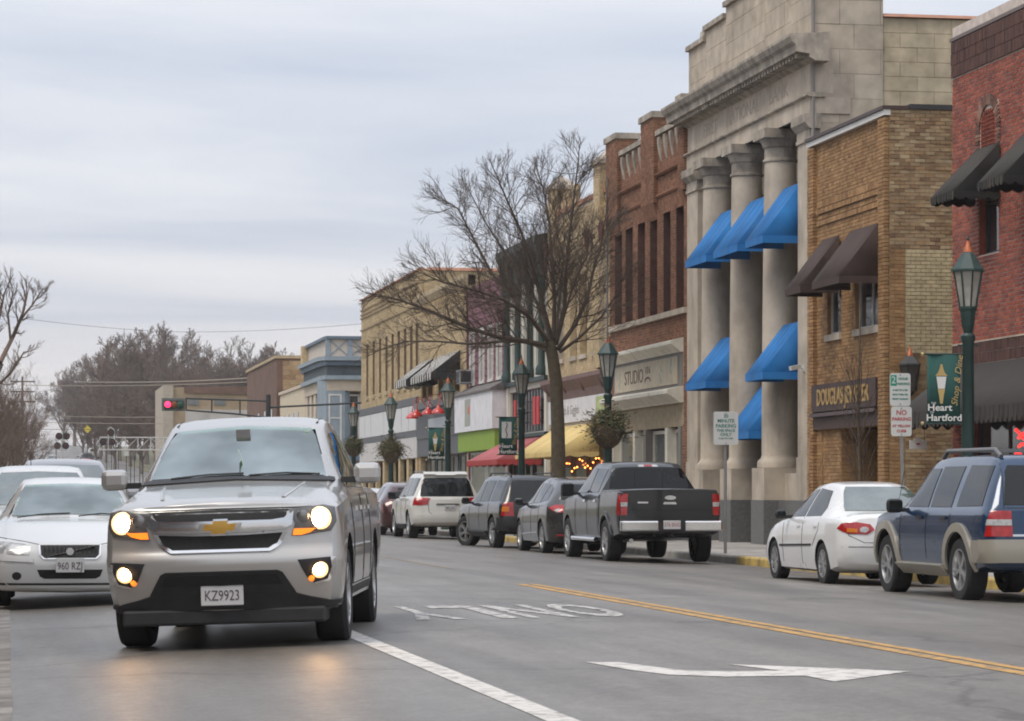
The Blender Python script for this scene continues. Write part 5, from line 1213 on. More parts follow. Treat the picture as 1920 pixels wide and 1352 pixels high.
# ---- the two waiting behind it
st2 = [(0, .30, .80, .86, .76, .66), (.12, .26, .86, .93, .88, .74), (.5, .26, .96, 1.03, .91, .75), (1.1, .27, 1.02, 1.09, .92, .74), (1.3, .27, 1.04, 1.15, .92, .72), (1.75, .27, 1.05, 1.48, .92, .64), (2.0, .27, 1.06, 1.62, .92, .60), (2.6, .27, 1.07, 1.67, .92, .60), (4.2, .28, 1.08, 1.64, .915, .58), (4.55, .3, 1.05, 1.25, .9, .6), (4.7, .36, 1.0, 1.04, .84, .64)]
def suv_front(name, label, X, Y, pm, scale=1.0, roofant=False, group='cars waiting in line behind the silver pickup'):
    c = Car(name, label, (X, Y, zroad(X, Y + 1)), ROT_TO, st2, [(.95, .40, 0), (3.7, .40, 0)], pm, nose=[(.25, .10), (.45, .0), (.7, .02), (.9, .12)], plan=(.14, .1), group=group)
    c.wheel_set([.95, 3.7], .35, .23, 1.56)
    c.panel('windscreen', [(-.74, 1.11), (0, 1.14), (.74, 1.11), (.58, 1.50), (.53, 1.57), (0, 1.59), (-.53, 1.57), (-.58, 1.50)], 'F', wglass, res=.06, off=.012, th=.02)
    c.both('side_window', [(1.75, 1.11), (4.2, 1.12), (4.1, 1.55), (2.1, 1.56)], cglass, res=.15)
    c.panel('grille', [(-.4, .82), (.4, .82), (.35, .66), (-.35, .66)], 'F', mesh_g); c.pair('headlamp', [(.45, .80), (.82, .86), (.8, .70), (.5, .68)], 'F', clear_l)
    c.mirrors(1.6, .9, 1.15, pm); c.plate(0, .5, 'F')
    m = MB(); m.tube([(3.9, .1, 1.66), (4.0, .1, 1.86)], .006, 4); m.build('aerial', trim_m, c.root)
    return c
suv_front('white_suv', 'white car with a roof aerial queued behind the white estate car', .44, 39.6, white)
c = suv_front('silver_van', 'silver grey van third in the queue behind the pickup', .93, 46.5, paint('dull_silver_paint', (.33, .33, .34), .5, .32))
c.root.scale = (1, 1.06, 1.09)

# ---- parked cars, seen from behind
def tail_common(c, wh): pass
# blue four-wheel drive at the right edge
blue = paint('dark_blue_paint', (.006, .032, .085), .2, .24, .8)
beige = paint('beige_trim_paint', (.36, .33, .27), .3, .4, .3)
st = [(0, .40, .88, .95, .76, .66), (.12, .36, .98, 1.05, .88, .76), (.5, .36, 1.03, 1.10, .92, .76), (1.2, .36, 1.07, 1.15, .93, .75), (1.38, .36, 1.09, 1.22, .93, .74), (1.9, .36, 1.10, 1.60, .93, .66), (2.15, .36, 1.10, 1.72, .93, .64), (2.8, .36, 1.11, 1.77, .93, .645), (4.4, .37, 1.12, 1.76, .93, .63), (4.72, .40, 1.12, 1.70, .925, .62), (4.88, .42, 1.10, 1.22, .91, .74), (4.93, .48, 1.06, 1.10, .86, .74)]
TAIL = [(.4, .04), (.62, .0), (.95, .03), (1.15, .05), (1.45, .13), (1.75, .30)]
ex = Car('blue_four_wheel_drive', 'dark blue four wheel drive with beige wheel arches and roof rack at the right', park(11.32, 33.4, 3.85, .93), ROT_AWAY, st, [(.95, .45, 0), (3.85, .45, 0)], blue, nose=[(.3, .1), (.6, 0), (1., .1)], tail=TAIL, plan=(.12, .06), group=PK)
ex.wheel_set([.95, 3.85], .385, .26, 1.58)
ex.both('side_window', [(1.72, 1.14), (2.55, 1.14), (2.55, 1.62), (2.15, 1.62)], cglass); ex.both('side_window', [(2.65, 1.14), (3.45, 1.14), (3.45, 1.64), (2.65, 1.64)], cglass); ex.both('side_window', [(3.65, 1.15), (4.55, 1.16), (4.42, 1.64), (3.65, 1.65)], cglass)
ex.panel('rear_window', [(-.68, 1.17), (.68, 1.17), (.60, 1.56), (.55, 1.64), (-.55, 1.64), (-.60, 1.56)], 'R', cglass)
for xa in (.95, 3.85):
    o_ = [(xa + .575 * math.cos(math.pi * i / 14), .40 + .555 * math.sin(math.pi * i / 14)) for i in range(15)]; i_ = [(xa + .468 * math.cos(math.pi * i / 14), .395 + .455 * math.sin(math.pi * i / 14)) for i in range(14, -1, -1)]
    ex.both('wheel_arch_trim', o_ + i_, beige, off=.03, th=.04, res=.07)
ex.panel('bumper', [(-.9, .50), (.9, .50), (.92, .76), (-.92, .76)], 'R', beige, off=.06, th=.08); ex.both('bumper_side', [(4.35, .48), (4.9, .50), (4.9, .75), (4.4, .75)], beige, off=.02)
ex.both('running_board', [(1.5, .37), (3.3, .37), (3.3, .44), (1.5, .44)], beige, off=.09, th=.12)
ex.corner_lamp([(-.10, .80), (.20, .80), (.17, 1.10), (-.04, 1.10)], [('reverse_lamp', [(-.085, .93), (.185, .93), (.178, 1.0), (-.07, 1.0)], clear_l)])
ex.panel('tailgate_strip', [(-.6, .80), (.6, .80), (.6, .825), (-.6, .825)], 'R', chrome, off=.01)
ex.gap([(-.66, .78), (-.69, 1.12), (-.62, 1.66)], 'R'); ex.gap([(.66, .78), (.69, 1.12), (.62, 1.66)], 'R'); ex.gap([(-.66, 1.135), (.66, 1.135)], 'R')
for x in (1.55, 2.6, 3.5):
    for ax in 'SD': ex.gap([(x, .5), (x, 1.12)], ax)
for x in (2.35, 3.3): ex.both('door_handle', [(x - .1, .99), (x + .1, .99), (x + .1, 1.025), (x - .1, 1.025)], trim_m, off=.03, th=.02)
rk = mat('grey_roof_rack', (.20, .20, .20), .4, metal=.6)
for sg in (-1, 1):
    m = MB(); m.tube([(2.3, sg * .58, 1.755), (2.45, sg * .58, 1.84), (4.2, sg * .57, 1.835), (4.4, sg * .57, 1.75)], .028, 8); m.build('roof_rail', rk, ex.root, smooth=True)
for x in (2.75, 3.9): m = MB(); m.bar((x, -.58, 1.835), (x, .58, 1.835), .05, .03); m.build('cross_bar', rk, ex.root)
ex.mirrors(1.75, .90, 1.15, trim_m, .22, .18)
ex.plate(0, .9, 'R')
m = MB(); m.tube([(4.9, 0, .43), (5.02, 0, .43)], .035, 8); m.build('tow_hitch', under_m, ex.root)

# white saloon
st = [(0, .24, .62, .68, .70, .58), (.12, .19, .70, .76, .82, .66), (.45, .18, .78, .84, .845, .68), (1.05, .18, .87, .94, .85, .68), (1.25, .18, .90, .98, .85, .66), (1.8, .18, .92, 1.28, .85, .58), (2.15, .18, .93, 1.42, .85, .53), (2.7, .18, .94, 1.465, .85, .525), (3.2, .18, .95, 1.43, .85, .52), (3.65, .19, .955, 1.22, .85, .57), (3.92, .20, .955, 1.05, .845, .63), (4.1, .22, .955, 1.02, .84, .62), (4.4, .26, .94, 1.00, .82, .62), (4.5, .32, .88, .95, .76, .58)]
co = Car('white_saloon_car', 'small white saloon car parked by the yellow kerb', park(11.45, 39.8, 3.47, .85), ROT_AWAY, st, [(.87, .355, 0), (3.47, .355, 0)], paint('bright_white_paint', (.72, .715, .70), 0, .28), nose=[(.2, .1), (.45, 0), (.8, .2)], tail=[(.25, .1), (.5, .0), (.8, .02), (1.0, .08)], plan=(.16, .12), group=PK)
co.wheel_set([.87, 3.47], .305, .19, 1.48, rim=mat('steel_hubcap', (.42, .42, .42), .4, metal=.7), spokes=7)
co.both('side_window', [(1.55, .965), (2.42, .975), (2.42, 1.37), (2.2, 1.36), (1.95, 1.25)], cglass); co.both('side_window', [(2.5, .975), (3.28, .99), (3.34, 1.10), (3.1, 1.345), (2.5, 1.385)], cglass)
co.panel('rear_window', [(-.60, 1.06), (.60, 1.06), (.50, 1.33), (.44, 1.395), (-.44, 1.395), (-.50, 1.33)], 'R', wglass, off=.014, th=.02, res=.045)
co.corner_lamp([(-.20, .815), (-.12, .885), (.10, .905), (.26, .875), (.32, .80), (.24, .735), (.0, .745)], [('reverse_lamp', [(.20 + .055 * math.cos(i * .7), .80 + .042 * math.sin(i * .7)) for i in range(9)], clear_l), ('amber_lamp', [(-.02, .765), (.12, .76), (.12, .81), (-.02, .82)], amber_l)])
co.both('side_strip', [(1.25, .52), (2.95, .555), (2.95, .585), (1.25, .55)], trim_m, off=.012)
co.gap([(-.74, .97), (-.70, .72), (-.5, .62), (.5, .62), (.70, .72), (.74, .97)], 'R'); co.gap([(-.78, .56), (.78, .56)], 'R')
for pts in ([(1.42, .3), (1.40, .95)], [(2.46, .28), (2.46, .96)], [(3.02, .56), (3.28, .78), (3.3, .97)]):
    for ax in 'SD': co.gap(pts, ax)
for x in (2.25, 3.12): co.both('door_handle', [(x - .08, .82), (x + .08, .825), (x + .08, .85), (x - .08, .845)], white, off=.02, th=.02)
co.plate(0, .68, 'R'); co.mirrors(1.68, .82, 1.0, trim_m, .17, .13)
m = MB(); m.tube([(3.55, .3, 1.25), (3.75, .3, 1.62)], .005, 4); m.build('aerial', trim_m, co.root)

# dark pickup
dgrey = paint('dark_grey_paint', (.012, .0135, .0145), .1, .3, .6)
st = [(0, .42, 1.0, 1.10, .84, .76), (.1, .38, 1.12, 1.20, .95, .84), (.5, .38, 1.20, 1.27, .985, .84), (1.3, .40, 1.24, 1.32, .99, .83), (1.5, .40, 1.26, 1.42, .99, .82), (2.0, .40, 1.27, 1.76, .99, .72), (2.25, .40, 1.27, 1.87, .99, .69), (2.8, .40, 1.28, 1.91, .99, .69), (3.7, .40, 1.29, 1.89, .99, .68), (3.98, .42, 1.30, 1.80, .99, .68), (4.06, .42, 1.32, 1.36, .99, .93), (4.12, .42, 1.33, 1.37, .99, .94), (5.7, .52, 1.34, 1.38, .985, .94), (5.82, .54, 1.33, 1.375, .97, .93), (5.86, .58, 1.32, 1.36, .95, .92)]
f1 = Car('dark_grey_pickup_truck', 'dark grey crew-cab pickup truck parked in front of the bank, tailgate to the viewer', park(11.13, 53.4, 4.66, .99), ROT_AWAY, st, [(.95, .47, 0), (4.66, .47, 0)], dgrey, nose=[(.3, .05), (1.2, .1)], tail=[(.5, .0), (1.3, .0)], plan=(.1, .01), group=PK, bedcut=(4.2, 5.76, -.86, .86, .9, 2.0))
f1.wheel_set([.95, 4.66], .405, .28, 1.72, spokes=6)
f1.both('side_window', [(1.85, 1.32), (2.85, 1.32), (2.85, 1.79), (2.3, 1.78)], cglass); f1.both('side_window', [(2.95, 1.32), (3.75, 1.33), (3.75, 1.77), (2.95, 1.79)], cglass)
f1.panel('rear_window', [(-.78, 1.40), (.78, 1.40), (.72, 1.70), (.66, 1.79), (-.66, 1.79), (-.72, 1.70)], 'R', cglass); 
for y in (-.27, .27): f1.gap([(y, 1.40), (y, 1.79)], 'R', .02, 'window_bar', trim_m)
f1.panel('brake_lamp', [(-.2, 1.815), (.2, 1.815), (.18, 1.85), (-.18, 1.85)], 'R', clear_l, off=.012); f1.panel('brake_lens', [(-.08, 1.82), (.08, 1.82), (.08, 1.845), (-.08, 1.845)], 'R', red_l, off=.016)
for sg in (-1, 1):
    tl = f1.panel('tail_lamp', [(sg * .82, .90), (sg * .93, .90), (sg * .945, 1.29), (sg * .80, 1.30)], 'R', red_l, off=.014, th=.03); f1.panel('reverse_lamp', [(sg * .815, 1.06), (sg * .935, 1.06), (sg * .94, 1.14), (sg * .81, 1.14)], 'R', clear_l, off=.02, th=.03, parent=tl)
    f1.panel('tail_lamp_side', [(5.72, .90), (5.84, .90), (5.84, 1.29), (5.75, 1.29)], 'S' if sg < 0 else 'D', red_l, off=.006, th=.02, parent=tl)
    m = MB(); m.box(5.86, 6.04, sg * .24, sg * .96, .60, .80); m.build('bumper', chrome, f1.root, bevel=.03)
m = MB(); m.box(5.86, 6.02, -.238, .238, .60, .77); m.build('bumper_step', trim_m, f1.root)
m = MB(); m.bar((5.7, -.5, .52), (5.7, .5, .52), .08, .08); m.bar((6.0, -.04, .52), (6.0, .04, .52), .06, .06); m.build('tow_bar', under_m, f1.root)
f1.panel('tailgate', [(-.78, .86), (.78, .86), (.78, 1.345), (-.78, 1.345)], 'R', dgrey, off=.018, th=.02); f1.panel('tailgate_groove', [(-.76, .99), (.76, .99), (.76, 1.0), (-.76, 1.0)], 'R', seam_m, off=.020, th=.003)
f1.panel('tailgate_handle', [(-.14, 1.10), (.12, 1.10), (.10, 1.145), (-.12, 1.145)], 'R', chrome, off=.034, th=.02); 
f1.panel('emblem', [(.11 * math.cos(i * .524), 1.225 + .042 * math.sin(i * .524)) for i in range(12)], 'R', chrome, off=.03, th=.015, res=.05)
f1.panel('emblem', [(-.62, 1.12), (-.42, 1.12), (-.42, 1.15), (-.62, 1.15)], 'R', chrome, off=.026, th=.012)
m = MB(); m.box(5.99, 6.048, -.16, .16, .64, .80); pl = m.build('number_plate', plate_m, f1.root, bevel=.006)
lettering('376 BNG', .10, mat('plate_red_ink', (.35, .12, .12), .7), pl, frame((6.050, 0, .72), (0, 1, 0), (0, 0, 1)), extrude=.001, sx=.8)
for x in (1.75, 2.9, 3.95):
    for ax in 'SD': f1.gap([(x, .5), (x, 1.28)], ax)
for ax in 'SD': f1.gap([(4.09, .45), (4.09, 1.33)], ax, .02)
for x in (2.7, 3.7): f1.both('door_handle', [(x - .1, 1.14), (x + .1, 1.14), (x + .1, 1.18), (x - .1, 1.18)], chrome, off=.03, th=.02)
m = MB()
for sg in (-1, 1): m = MB(); m.tube([(1.6, sg * 1.0, .42), (3.9, sg * 1.0, .42)], .05, 10); m.build('step_bar', chrome, f1.root, smooth=True)
m = MB(); m.tube([(5.5, -.75, .45), (6.05, -.78, .43)], .04, 10); m.build('exhaust', chrome, f1.root, smooth=True)
f1.mirrors(1.85, .98, 1.38, trim_m, .26, .26, .12)
f1.both('fender_flare', [(4.66 + .56 * math.cos(math.pi * i / 12), .43 + .54 * math.sin(math.pi * i / 12)) for i in range(13)] + [(4.66 + .485 * math.cos(math.pi * i / 12), .42 + .475 * math.sin(math.pi * i / 12)) for i in range(12, -1, -1)], dgrey, off=.025, th=.03, res=.07)

# grey crossover
gmet = paint('graphite_paint', (.042, .040, .040), .3, .28, .8)
stx = [(0, .28, .76, .82, .74, .62), (.12, .23, .84, .91, .87, .70), (.45, .22, .92, .98, .92, .72), (1.0, .23, .99, 1.06, .935, .72), (1.22, .23, 1.01, 1.12, .935, .70), (1.75, .23, 1.03, 1.46, .935, .62), (2.1, .23, 1.045, 1.60, .935, .585), (2.7, .23, 1.06, 1.65, .935, .585), (3.6, .24, 1.08, 1.61, .935, .57), (4.15, .25, 1.10, 1.48, .93, .56), (4.42, .27, 1.09, 1.22, .92, .66), (4.56, .32, 1.02, 1.08, .88, .68), (4.66, .40, .9, .96, .80, .64)]
rd = Car('grey_crossover', 'graphite grey crossover parked ahead of the dark pickup', park(11.32, 61.1, 3.6, .93), ROT_AWAY, stx, [(.9, .415, 0), (3.6, .415, 0)], gmet, nose=[(.3, .1), (.55, 0), (.9, .14)], tail=[(.3, .08), (.6, .0), (.9, .0), (1.1, .08)], plan=(.16, .13), group=PK)
rd.wheel_set([.9, 3.6], .36, .23, 1.60, spokes=5)
for P in ([(1.55, 1.07), (2.38, 1.09), (2.38, 1.53), (2.15, 1.52), (1.9, 1.4)], [(2.46, 1.09), (3.25, 1.11), (3.3, 1.5), (2.46, 1.54)], [(3.36, 1.12), (3.95, 1.17), (3.75, 1.42), (3.4, 1.5)]): rd.both('side_window', P, cglass)
rd.panel('rear_window', [(-.66, 1.17), (.66, 1.17), (.52, 1.45), (.46, 1.5), (-.46, 1.5), (-.52, 1.45)], 'R', cglass)
rd.corner_lamp([(-.22, 1.0), (-.05, 1.06), (.18, 1.05), (.36, 1.02), (.34, .93), (.12, .90), (-.05, .93)], [('reverse_lamp', [(-.02, .95), (.08, .98), (.08, .92), (.0, .92)], clear_l)])
rd.panel('lower_bumper', [(-.7, .34), (.7, .34), (.75, .50), (-.75, .50)], 'R', trim_m, off=.006); rd.pair('reflector', [(.5, .40), (.74, .40), (.74, .44), (.5, .44)], 'R', red_l, off=.012)
for x in (1.45, 2.42, 3.3):
    for ax in 'SD': rd.gap([(x, .4), (x, 1.05)], ax)
rd.both('door_strip', [(1.3, .40), (3.1, .46), (3.1, .485), (1.3, .425)], chrome, off=.008); rd.plate(0, .8, 'R'); rd.mirrors(1.62, .9, 1.12, gmet, .2, .16)

# older dark SUV, nose turned out from the kerb
bgrey = paint('dark_bronze_grey_paint', (.020, .019, .018), .25, .28, .8)
ste = [(r[0] * .96, *r[1:]) for r in stx]
st = [(0, .38, .86, .93, .76, .66), (.12, .34, .94, 1.01, .88, .74), (.5, .34, 1.0, 1.07, .90, .74), (1.15, .34, 1.04, 1.12, .905, .73), (1.32, .34, 1.06, 1.2, .905, .72), (1.8, .34, 1.07, 1.55, .905, .64), (2.05, .34, 1.08, 1.68, .905, .62), (2.7, .34, 1.09, 1.73, .905, .62), (4.2, .36, 1.10, 1.72, .905, .60), (4.52, .40, 1.10, 1.64, .90, .60), (4.70, .42, 1.08, 1.18, .88, .72), (4.76, .48, 1.04, 1.08, .83, .72)]
YW = math.radians(4.5)
l_ = park(11.30, 67.1, 3.75, .905); l_ = (l_[0] - .36, l_[1], l_[2])
oe = Car('dark_suv', 'dark bronze grey SUV with front wheels turned towards the road', l_, ROT_AWAY + YW, st, [(.92, .44, 0), (3.75, .44, 0)], bgrey, nose=[(.3, .1), (.6, 0), (1., .1)], tail=TAIL, plan=(.12, .07), group=PK)
oe.wheel_set([.92, 3.75], .375, .25, 1.54, steer=math.radians(24))
for P in ([(1.65, 1.11), (2.45, 1.11), (2.45, 1.6), (2.1, 1.58)], [(2.55, 1.11), (3.3, 1.12), (3.3, 1.61), (2.55, 1.62)], [(3.45, 1.12), (4.4, 1.13), (4.25, 1.6), (3.45, 1.62)]): oe.both('side_window', P, cglass)
oe.panel('rear_window', [(-.68, 1.12), (.68, 1.12), (.58, 1.56), (.53, 1.61), (-.53, 1.61), (-.58, 1.56)], 'R', cglass)
oe.corner_lamp([(-.10, .78), (.18, .78), (.15, 1.09), (-.05, 1.09)], [('amber_lamp', [(-.08, .88), (.08, .88), (.08, 1.0), (-.07, 1.0)], amber_l)])
oe.panel('bumper', [(-.88, .46), (.88, .46), (.90, .74), (-.90, .74)], 'R', trim_m, off=.06, th=.08); oe.both('running_board', [(1.45, .35), (3.2, .35), (3.2, .42), (1.45, .42)], trim_m, off=.09, th=.12)
for x in (1.5, 2.5, 3.38):
    for ax in 'SD': oe.gap([(x, .45), (x, 1.08)], ax)
for sg in (-1, 1): m = MB(); m.tube([(2.2, sg * .54, 1.72), (2.35, sg * .54, 1.79), (4.0, sg * .53, 1.785), (4.2, sg * .53, 1.71)], .02, 6); m.build('roof_rail', trim_m, oe.root)
oe.mirrors(1.68, .88, 1.13, trim_m, .2, .16); oe.plate(0, .86, 'R')

# large white SUV
st = [(0, .38, .92, .99, .82, .72), (.12, .34, 1.02, 1.10, .96, .82), (.5, .34, 1.08, 1.15, 1.0, .82), (1.25, .35, 1.13, 1.21, 1.01, .81), (1.45, .35, 1.15, 1.28, 1.01, .80), (2.0, .35, 1.17, 1.70, 1.01, .72), (2.3, .35, 1.18, 1.83, 1.01, .69), (3.0, .35, 1.19, 1.89, 1.01, .69), (4.6, .37, 1.20, 1.87, 1.01, .67), (4.95, .40, 1.20, 1.76, 1.0, .66), (5.12, .42, 1.16, 1.28, .98, .78), (5.2, .50, 1.08, 1.12, .9, .74)]
pw_ = paint('cream_white_paint', (.64, .625, .58), 0, .3)
sq = Car('large_white_suv', 'large white SUV with wide red tail lamps parked beyond the dark SUV', park(11.3, 82.0, 4.05, 1.01), ROT_AWAY, st, [(.95, .46, 0), (4.05, .46, 0)], pw_, nose=[(.3, .1), (.6, 0), (1., .1)], tail=[(.4, .06), (.6, .0), (.95, .03), (1.2, .06), (1.5, .17), (1.85, .36)], plan=(.14, .1), group=PK)
sq.wheel_set([.95, 4.05], .40, .27, 1.72)
for P in ([(1.8, 1.21), (2.65, 1.21), (2.65, 1.73), (2.3, 1.72)], [(2.75, 1.21), (3.6, 1.22), (3.6, 1.75), (2.75, 1.76)], [(3.75, 1.22), (4.8, 1.24), (4.6, 1.74), (3.75, 1.76)]): sq.both('side_window', P, cglass)
sq.panel('rear_window', [(-.78, 1.22), (.78, 1.22), (.68, 1.66), (.60, 1.75), (-.60, 1.75), (-.68, 1.66)], 'R', cglass)
sq.panel('spoiler', [(-.62, 1.775), (.62, 1.775), (.60, 1.84), (-.60, 1.84)], 'R', pw_, off=.10, th=.14)
sq.corner_lamp([(-.16, .98), (-.12, 1.18), (.10, 1.19), (.30, 1.16), (.26, .99), (.1, .97)])
sq.panel('plate_garnish', [(-.34, .98), (.34, .98), (.32, 1.02), (-.32, 1.02)], 'R', mat('grey_plastic', (.10, .095, .095), .6), off=.02); sq.plate(.06, .90, 'R', '245-JHL', off=.015)
sq.gap([(-.56, 1.2), (-.54, .78), (-.44, .72), (.44, .72), (.54, .78), (.56, 1.2)], 'R', .014); sq.pair('reflector', [(.70, .62), (.76, .62), (.76, .66), (.70, .66)], 'R', red_l)
sq.panel('bumper', [(-.94, .50), (.94, .50), (.95, .72), (-.95, .72)], 'R', pw_, off=.05, th=.07)
for x in (1.65, 2.7, 3.68):
    for ax in 'SD': sq.gap([(x, .5), (x, 1.15)], ax)
sq.both('running_board', [(1.5, .36), (3.5, .36), (3.5, .43), (1.5, .43)], trim_m, off=.09, th=.12); sq.mirrors(1.8, .98, 1.25, trim_m, .25, .22)
for sg in (-1, 1): m = MB(); m.tube([(2.5, sg * .6, 1.88), (2.65, sg * .6, 1.94), (4.4, sg * .59, 1.93), (4.6, sg * .59, 1.86)], .02, 6); m.build('roof_rail', rk, sq.root)

# plain builder for the small far cars: same shells, fewer plates
def far_car(name, label, st_, xl, yr, xa, W, pm, rear=True, rot=None, loc=None, group=None, rlamp=red_l):
    c = Car(name, label, loc or park(xl, yr, xa, W), rot if rot is not None else (ROT_AWAY if rear else ROT_TO), st_, [(.9, .38, 0), (xa, .38, 0)], pm, nose=[(.3, .1), (.5, 0), (.9, .12)], tail=[(.3, .06), (.7, 0), (1.1, .08)], plan=(.13, .1), nst=36, group=group)
    c.wheel_set([.9, xa], .33, .22, 2 * W - .26)
    ztop = max(r[3] for r in st_); zs_ = st_[5][2]
    c.both('side_window', [(1.75, zs_ + .05), (3.4, zs_ + .06), (3.2, ztop - .14), (2.15, ztop - .13)], cglass, res=.2)
    yy = .5 * W / .9; c.panel('rear_window', [(-yy * 1.2, zs_ + .10), (yy * 1.2, zs_ + .10), (yy, ztop - .17), (-yy, ztop - .17)], 'R', cglass, res=.2)
    c.panel('windscreen', [(-yy * 1.3, zs_ + .10), (yy * 1.3, zs_ + .10), (yy, ztop - .13), (-yy, ztop - .13)], 'F', wglass, res=.2)
    c.pair('tail_lamp', [(W * .66, zs_ - .26), (W * .92, zs_ - .26), (W * .92, zs_ - .08), (W * .66, zs_ - .08)], 'R', rlamp, res=.2); c.pair('headlamp', [(W * .55, zs_ - .28), (W * .85, zs_ - .25), (W * .85, zs_ - .15), (W * .6, zs_ - .15)], 'F', clear_l, res=.2)
    c.plate(0, zs_ - .25, 'R'); c.mirrors(1.65, W - .04, zs_ + .08, pm if rear else trim_m)
    return c
sts = [(0, .24, .62, .68, .70, .58), (.12, .19, .70, .76, .82, .66), (.45, .18, .78, .84, .845, .68), (1.05, .18, .87, .94, .85, .68), (1.25, .18, .90, .98, .85, .66), (1.8, .18, .92, 1.28, .85, .58), (2.15, .18, .93, 1.42, .85, .53), (2.7, .18, .94, 1.465, .85, .525), (3.2, .18, .95, 1.43, .85, .52), (3.65, .19, .955, 1.22, .85, .57), (3.92, .20, .955, 1.05, .845, .63), (4.4, .26, .94, 1.00, .82, .62), (4.5, .32, .88, .95, .76, .58)]
far_car('dark_crossover', 'dark brown crossover parked beyond the large white SUV', stx, 11.28, 88.6, 3.6, .93, paint('dark_red_brown_paint', (.07, .022, .02), .4, .26, 1.0), group=PK)
far_car('pale_saloon_car', 'pale silver saloon car farthest along the kerb', sts, 11.1, 95.2, 3.47, .85, paint('pale_silver_paint', (.58, .58, .58), .2, .3), group=PK)
GH = 'cars on the hill beyond the railway crossing'
def on_hill(name, label, st_, X, Y, pm, rear, xa=3.5, W=.9, **k):
    Xc = X + bend(Y); c = far_car(name, label, st_, 0, 0, xa, W, pm, rear, loc=(Xc, Y, zroad(Xc, Y) - .03), group=GH, **k)
    c.root.rotation_euler = (0, .0255 if rear else -.0255, ROT_AWAY if rear else ROT_TO)
c = on_hill('tan_van', 'pale tan van driving up the hill on the right', st2, 9.6, 440, paint('pale_tan_paint', (.40, .37, .33), .3, .35), True)
on_hill('red_car', 'small red car on the hill seen between the crossing signals', sts, 6.6, 330, paint('red_paint', (.45, .02, .03), .1, .3), True, W=.85, xa=3.47)
on_hill('black_suv', 'black SUV on the hill beside the red car', st2, 7.4, 372, paint('black_car_paint', (.02, .02, .022), .2, .3), True)
on_hill('white_hill_car', 'white car coming down the hill behind the queue', sts, 1.6, 300, white, False, W=.85, xa=3.47)
on_hill('pale_hill_car', 'pale beige car coming down the hill at the far left', st2, 3.0, 345, paint('beige_car_paint', (.45, .42, .36), .2, .3), False)

# ------------------------------------------------------------------ street furniture
lamp_green = mat('dark_green_lamp_paint', (.014, .038, .033), .42, var=.2, scale=4)
lamp_cap = mat('verdigris_lamp_roof', (.022, .048, .042), .5, var=.3, scale=5)
cop = mat('polished_copper', (.46, .15, .07), .45, metal=.6, var=.3)
lglass = mat('milky_lamp_glass', (.34, .32, .28), .25, var=.3, scale=3, spec=.6)
LG = 'green street lamps along the kerb'
def street_lamp(px, label, X=14.25, arm=False, side=-1):
    Y = yat(px, X); r = empty('street_lamp', (X, Y, ZS), label=label, cat='street lamp', group=LG); o = Vector((X, Y, ZS))
    def L(mb, name, mt, par=None, sm=True): 
        mb.v = [(v[0] + o.x, v[1] + o.y, v[2] + o.z) for v in mb.v]; return mb.build(name, mt, par or r, smooth=35 if sm else False)
    m = MB(); m.lathe([(.24, 0), (.24, .12), (.20, .18), (.19, .62), (.14, .72), (.115, .85), (.105, 1.0), (.085, 3.45), (.11, 3.5), (.11, 3.56), (.08, 3.6)], n=18); L(m, 'post', lamp_green)
    m = MB(); m.lathe([(0.065, 3.6), (0.099, 3.72), (0.122, 3.92), (0.144, 3.97), (0.144, 4.0)], n=8); ln = L(m, 'lantern_base', lamp_green, sm=False)
    m = MB(); m.lathe([(0.125, 4.0), (0.217, 4.52)], n=8, cap=False); g = L(m, 'lantern_glass', lglass, sm=False)
    m = MB()
    for i in range(8):
        t = 2 * math.pi * i / 8; a = Vector((math.cos(t), math.sin(t), 0)); m.bar(a * .130 + Vector((0, 0, 4.0)), a * .222 + Vector((0, 0, 4.53)), .022, .022)
    L(m, 'lantern_frame', lamp_green, ln, sm=False)['kind'] = 'stuff'
    m = MB(); m.lathe([(0.228, 4.52), (0.262, 4.53), (0.262, 4.56), (0.205, 4.64), (0.099, 4.80), (0.076, 4.82)], n=8); cpo = L(m, 'lantern_roof', lamp_cap, sm=False)
    m = MB(); m.lathe([(0.076, 4.82), (0.072, 4.86), (0.038, 4.93), (0.027, 4.99)], n=12); L(m, 'copper_cap', cop, cpo)
    m = MB(); m.lathe([(0.023, 4.99), (0.009, 5.0), (0.023, 5.03), (0.009, 5.06), (0.003, 5.10)], n=8); L(m, 'finial', lamp_green, cpo)
    m = MB(); m.lathe([(0.038, 4.05), (0.046, 4.2), (0.023, 4.32)], n=10); L(m, 'bulb', mat('bulb_white', (.7, .68, .62), .3), ln)
    for z in (3.42, 3.1): m = MB(); m.bar((-.16, 0, z), (.16, 0, z), .025, .025); L(m, 'ladder_rest', lamp_green, sm=False); break
    return X, Y, r
LP = [(1815, 'nearest green street lamp, rising behind the blue four wheel drive'), (1140, 'green street lamp with a hanging basket left of the studio sign'), (978, 'green street lamp in front of the rose red awning'),
      (840, 'green street lamp in front of the striped awning building'), (733, 'green street lamp with a basket before the white panels'), (663, 'green street lamp before the blue corner building, farthest of the row')]
POS = {px: street_lamp(px, lb) for px, lb in LP}
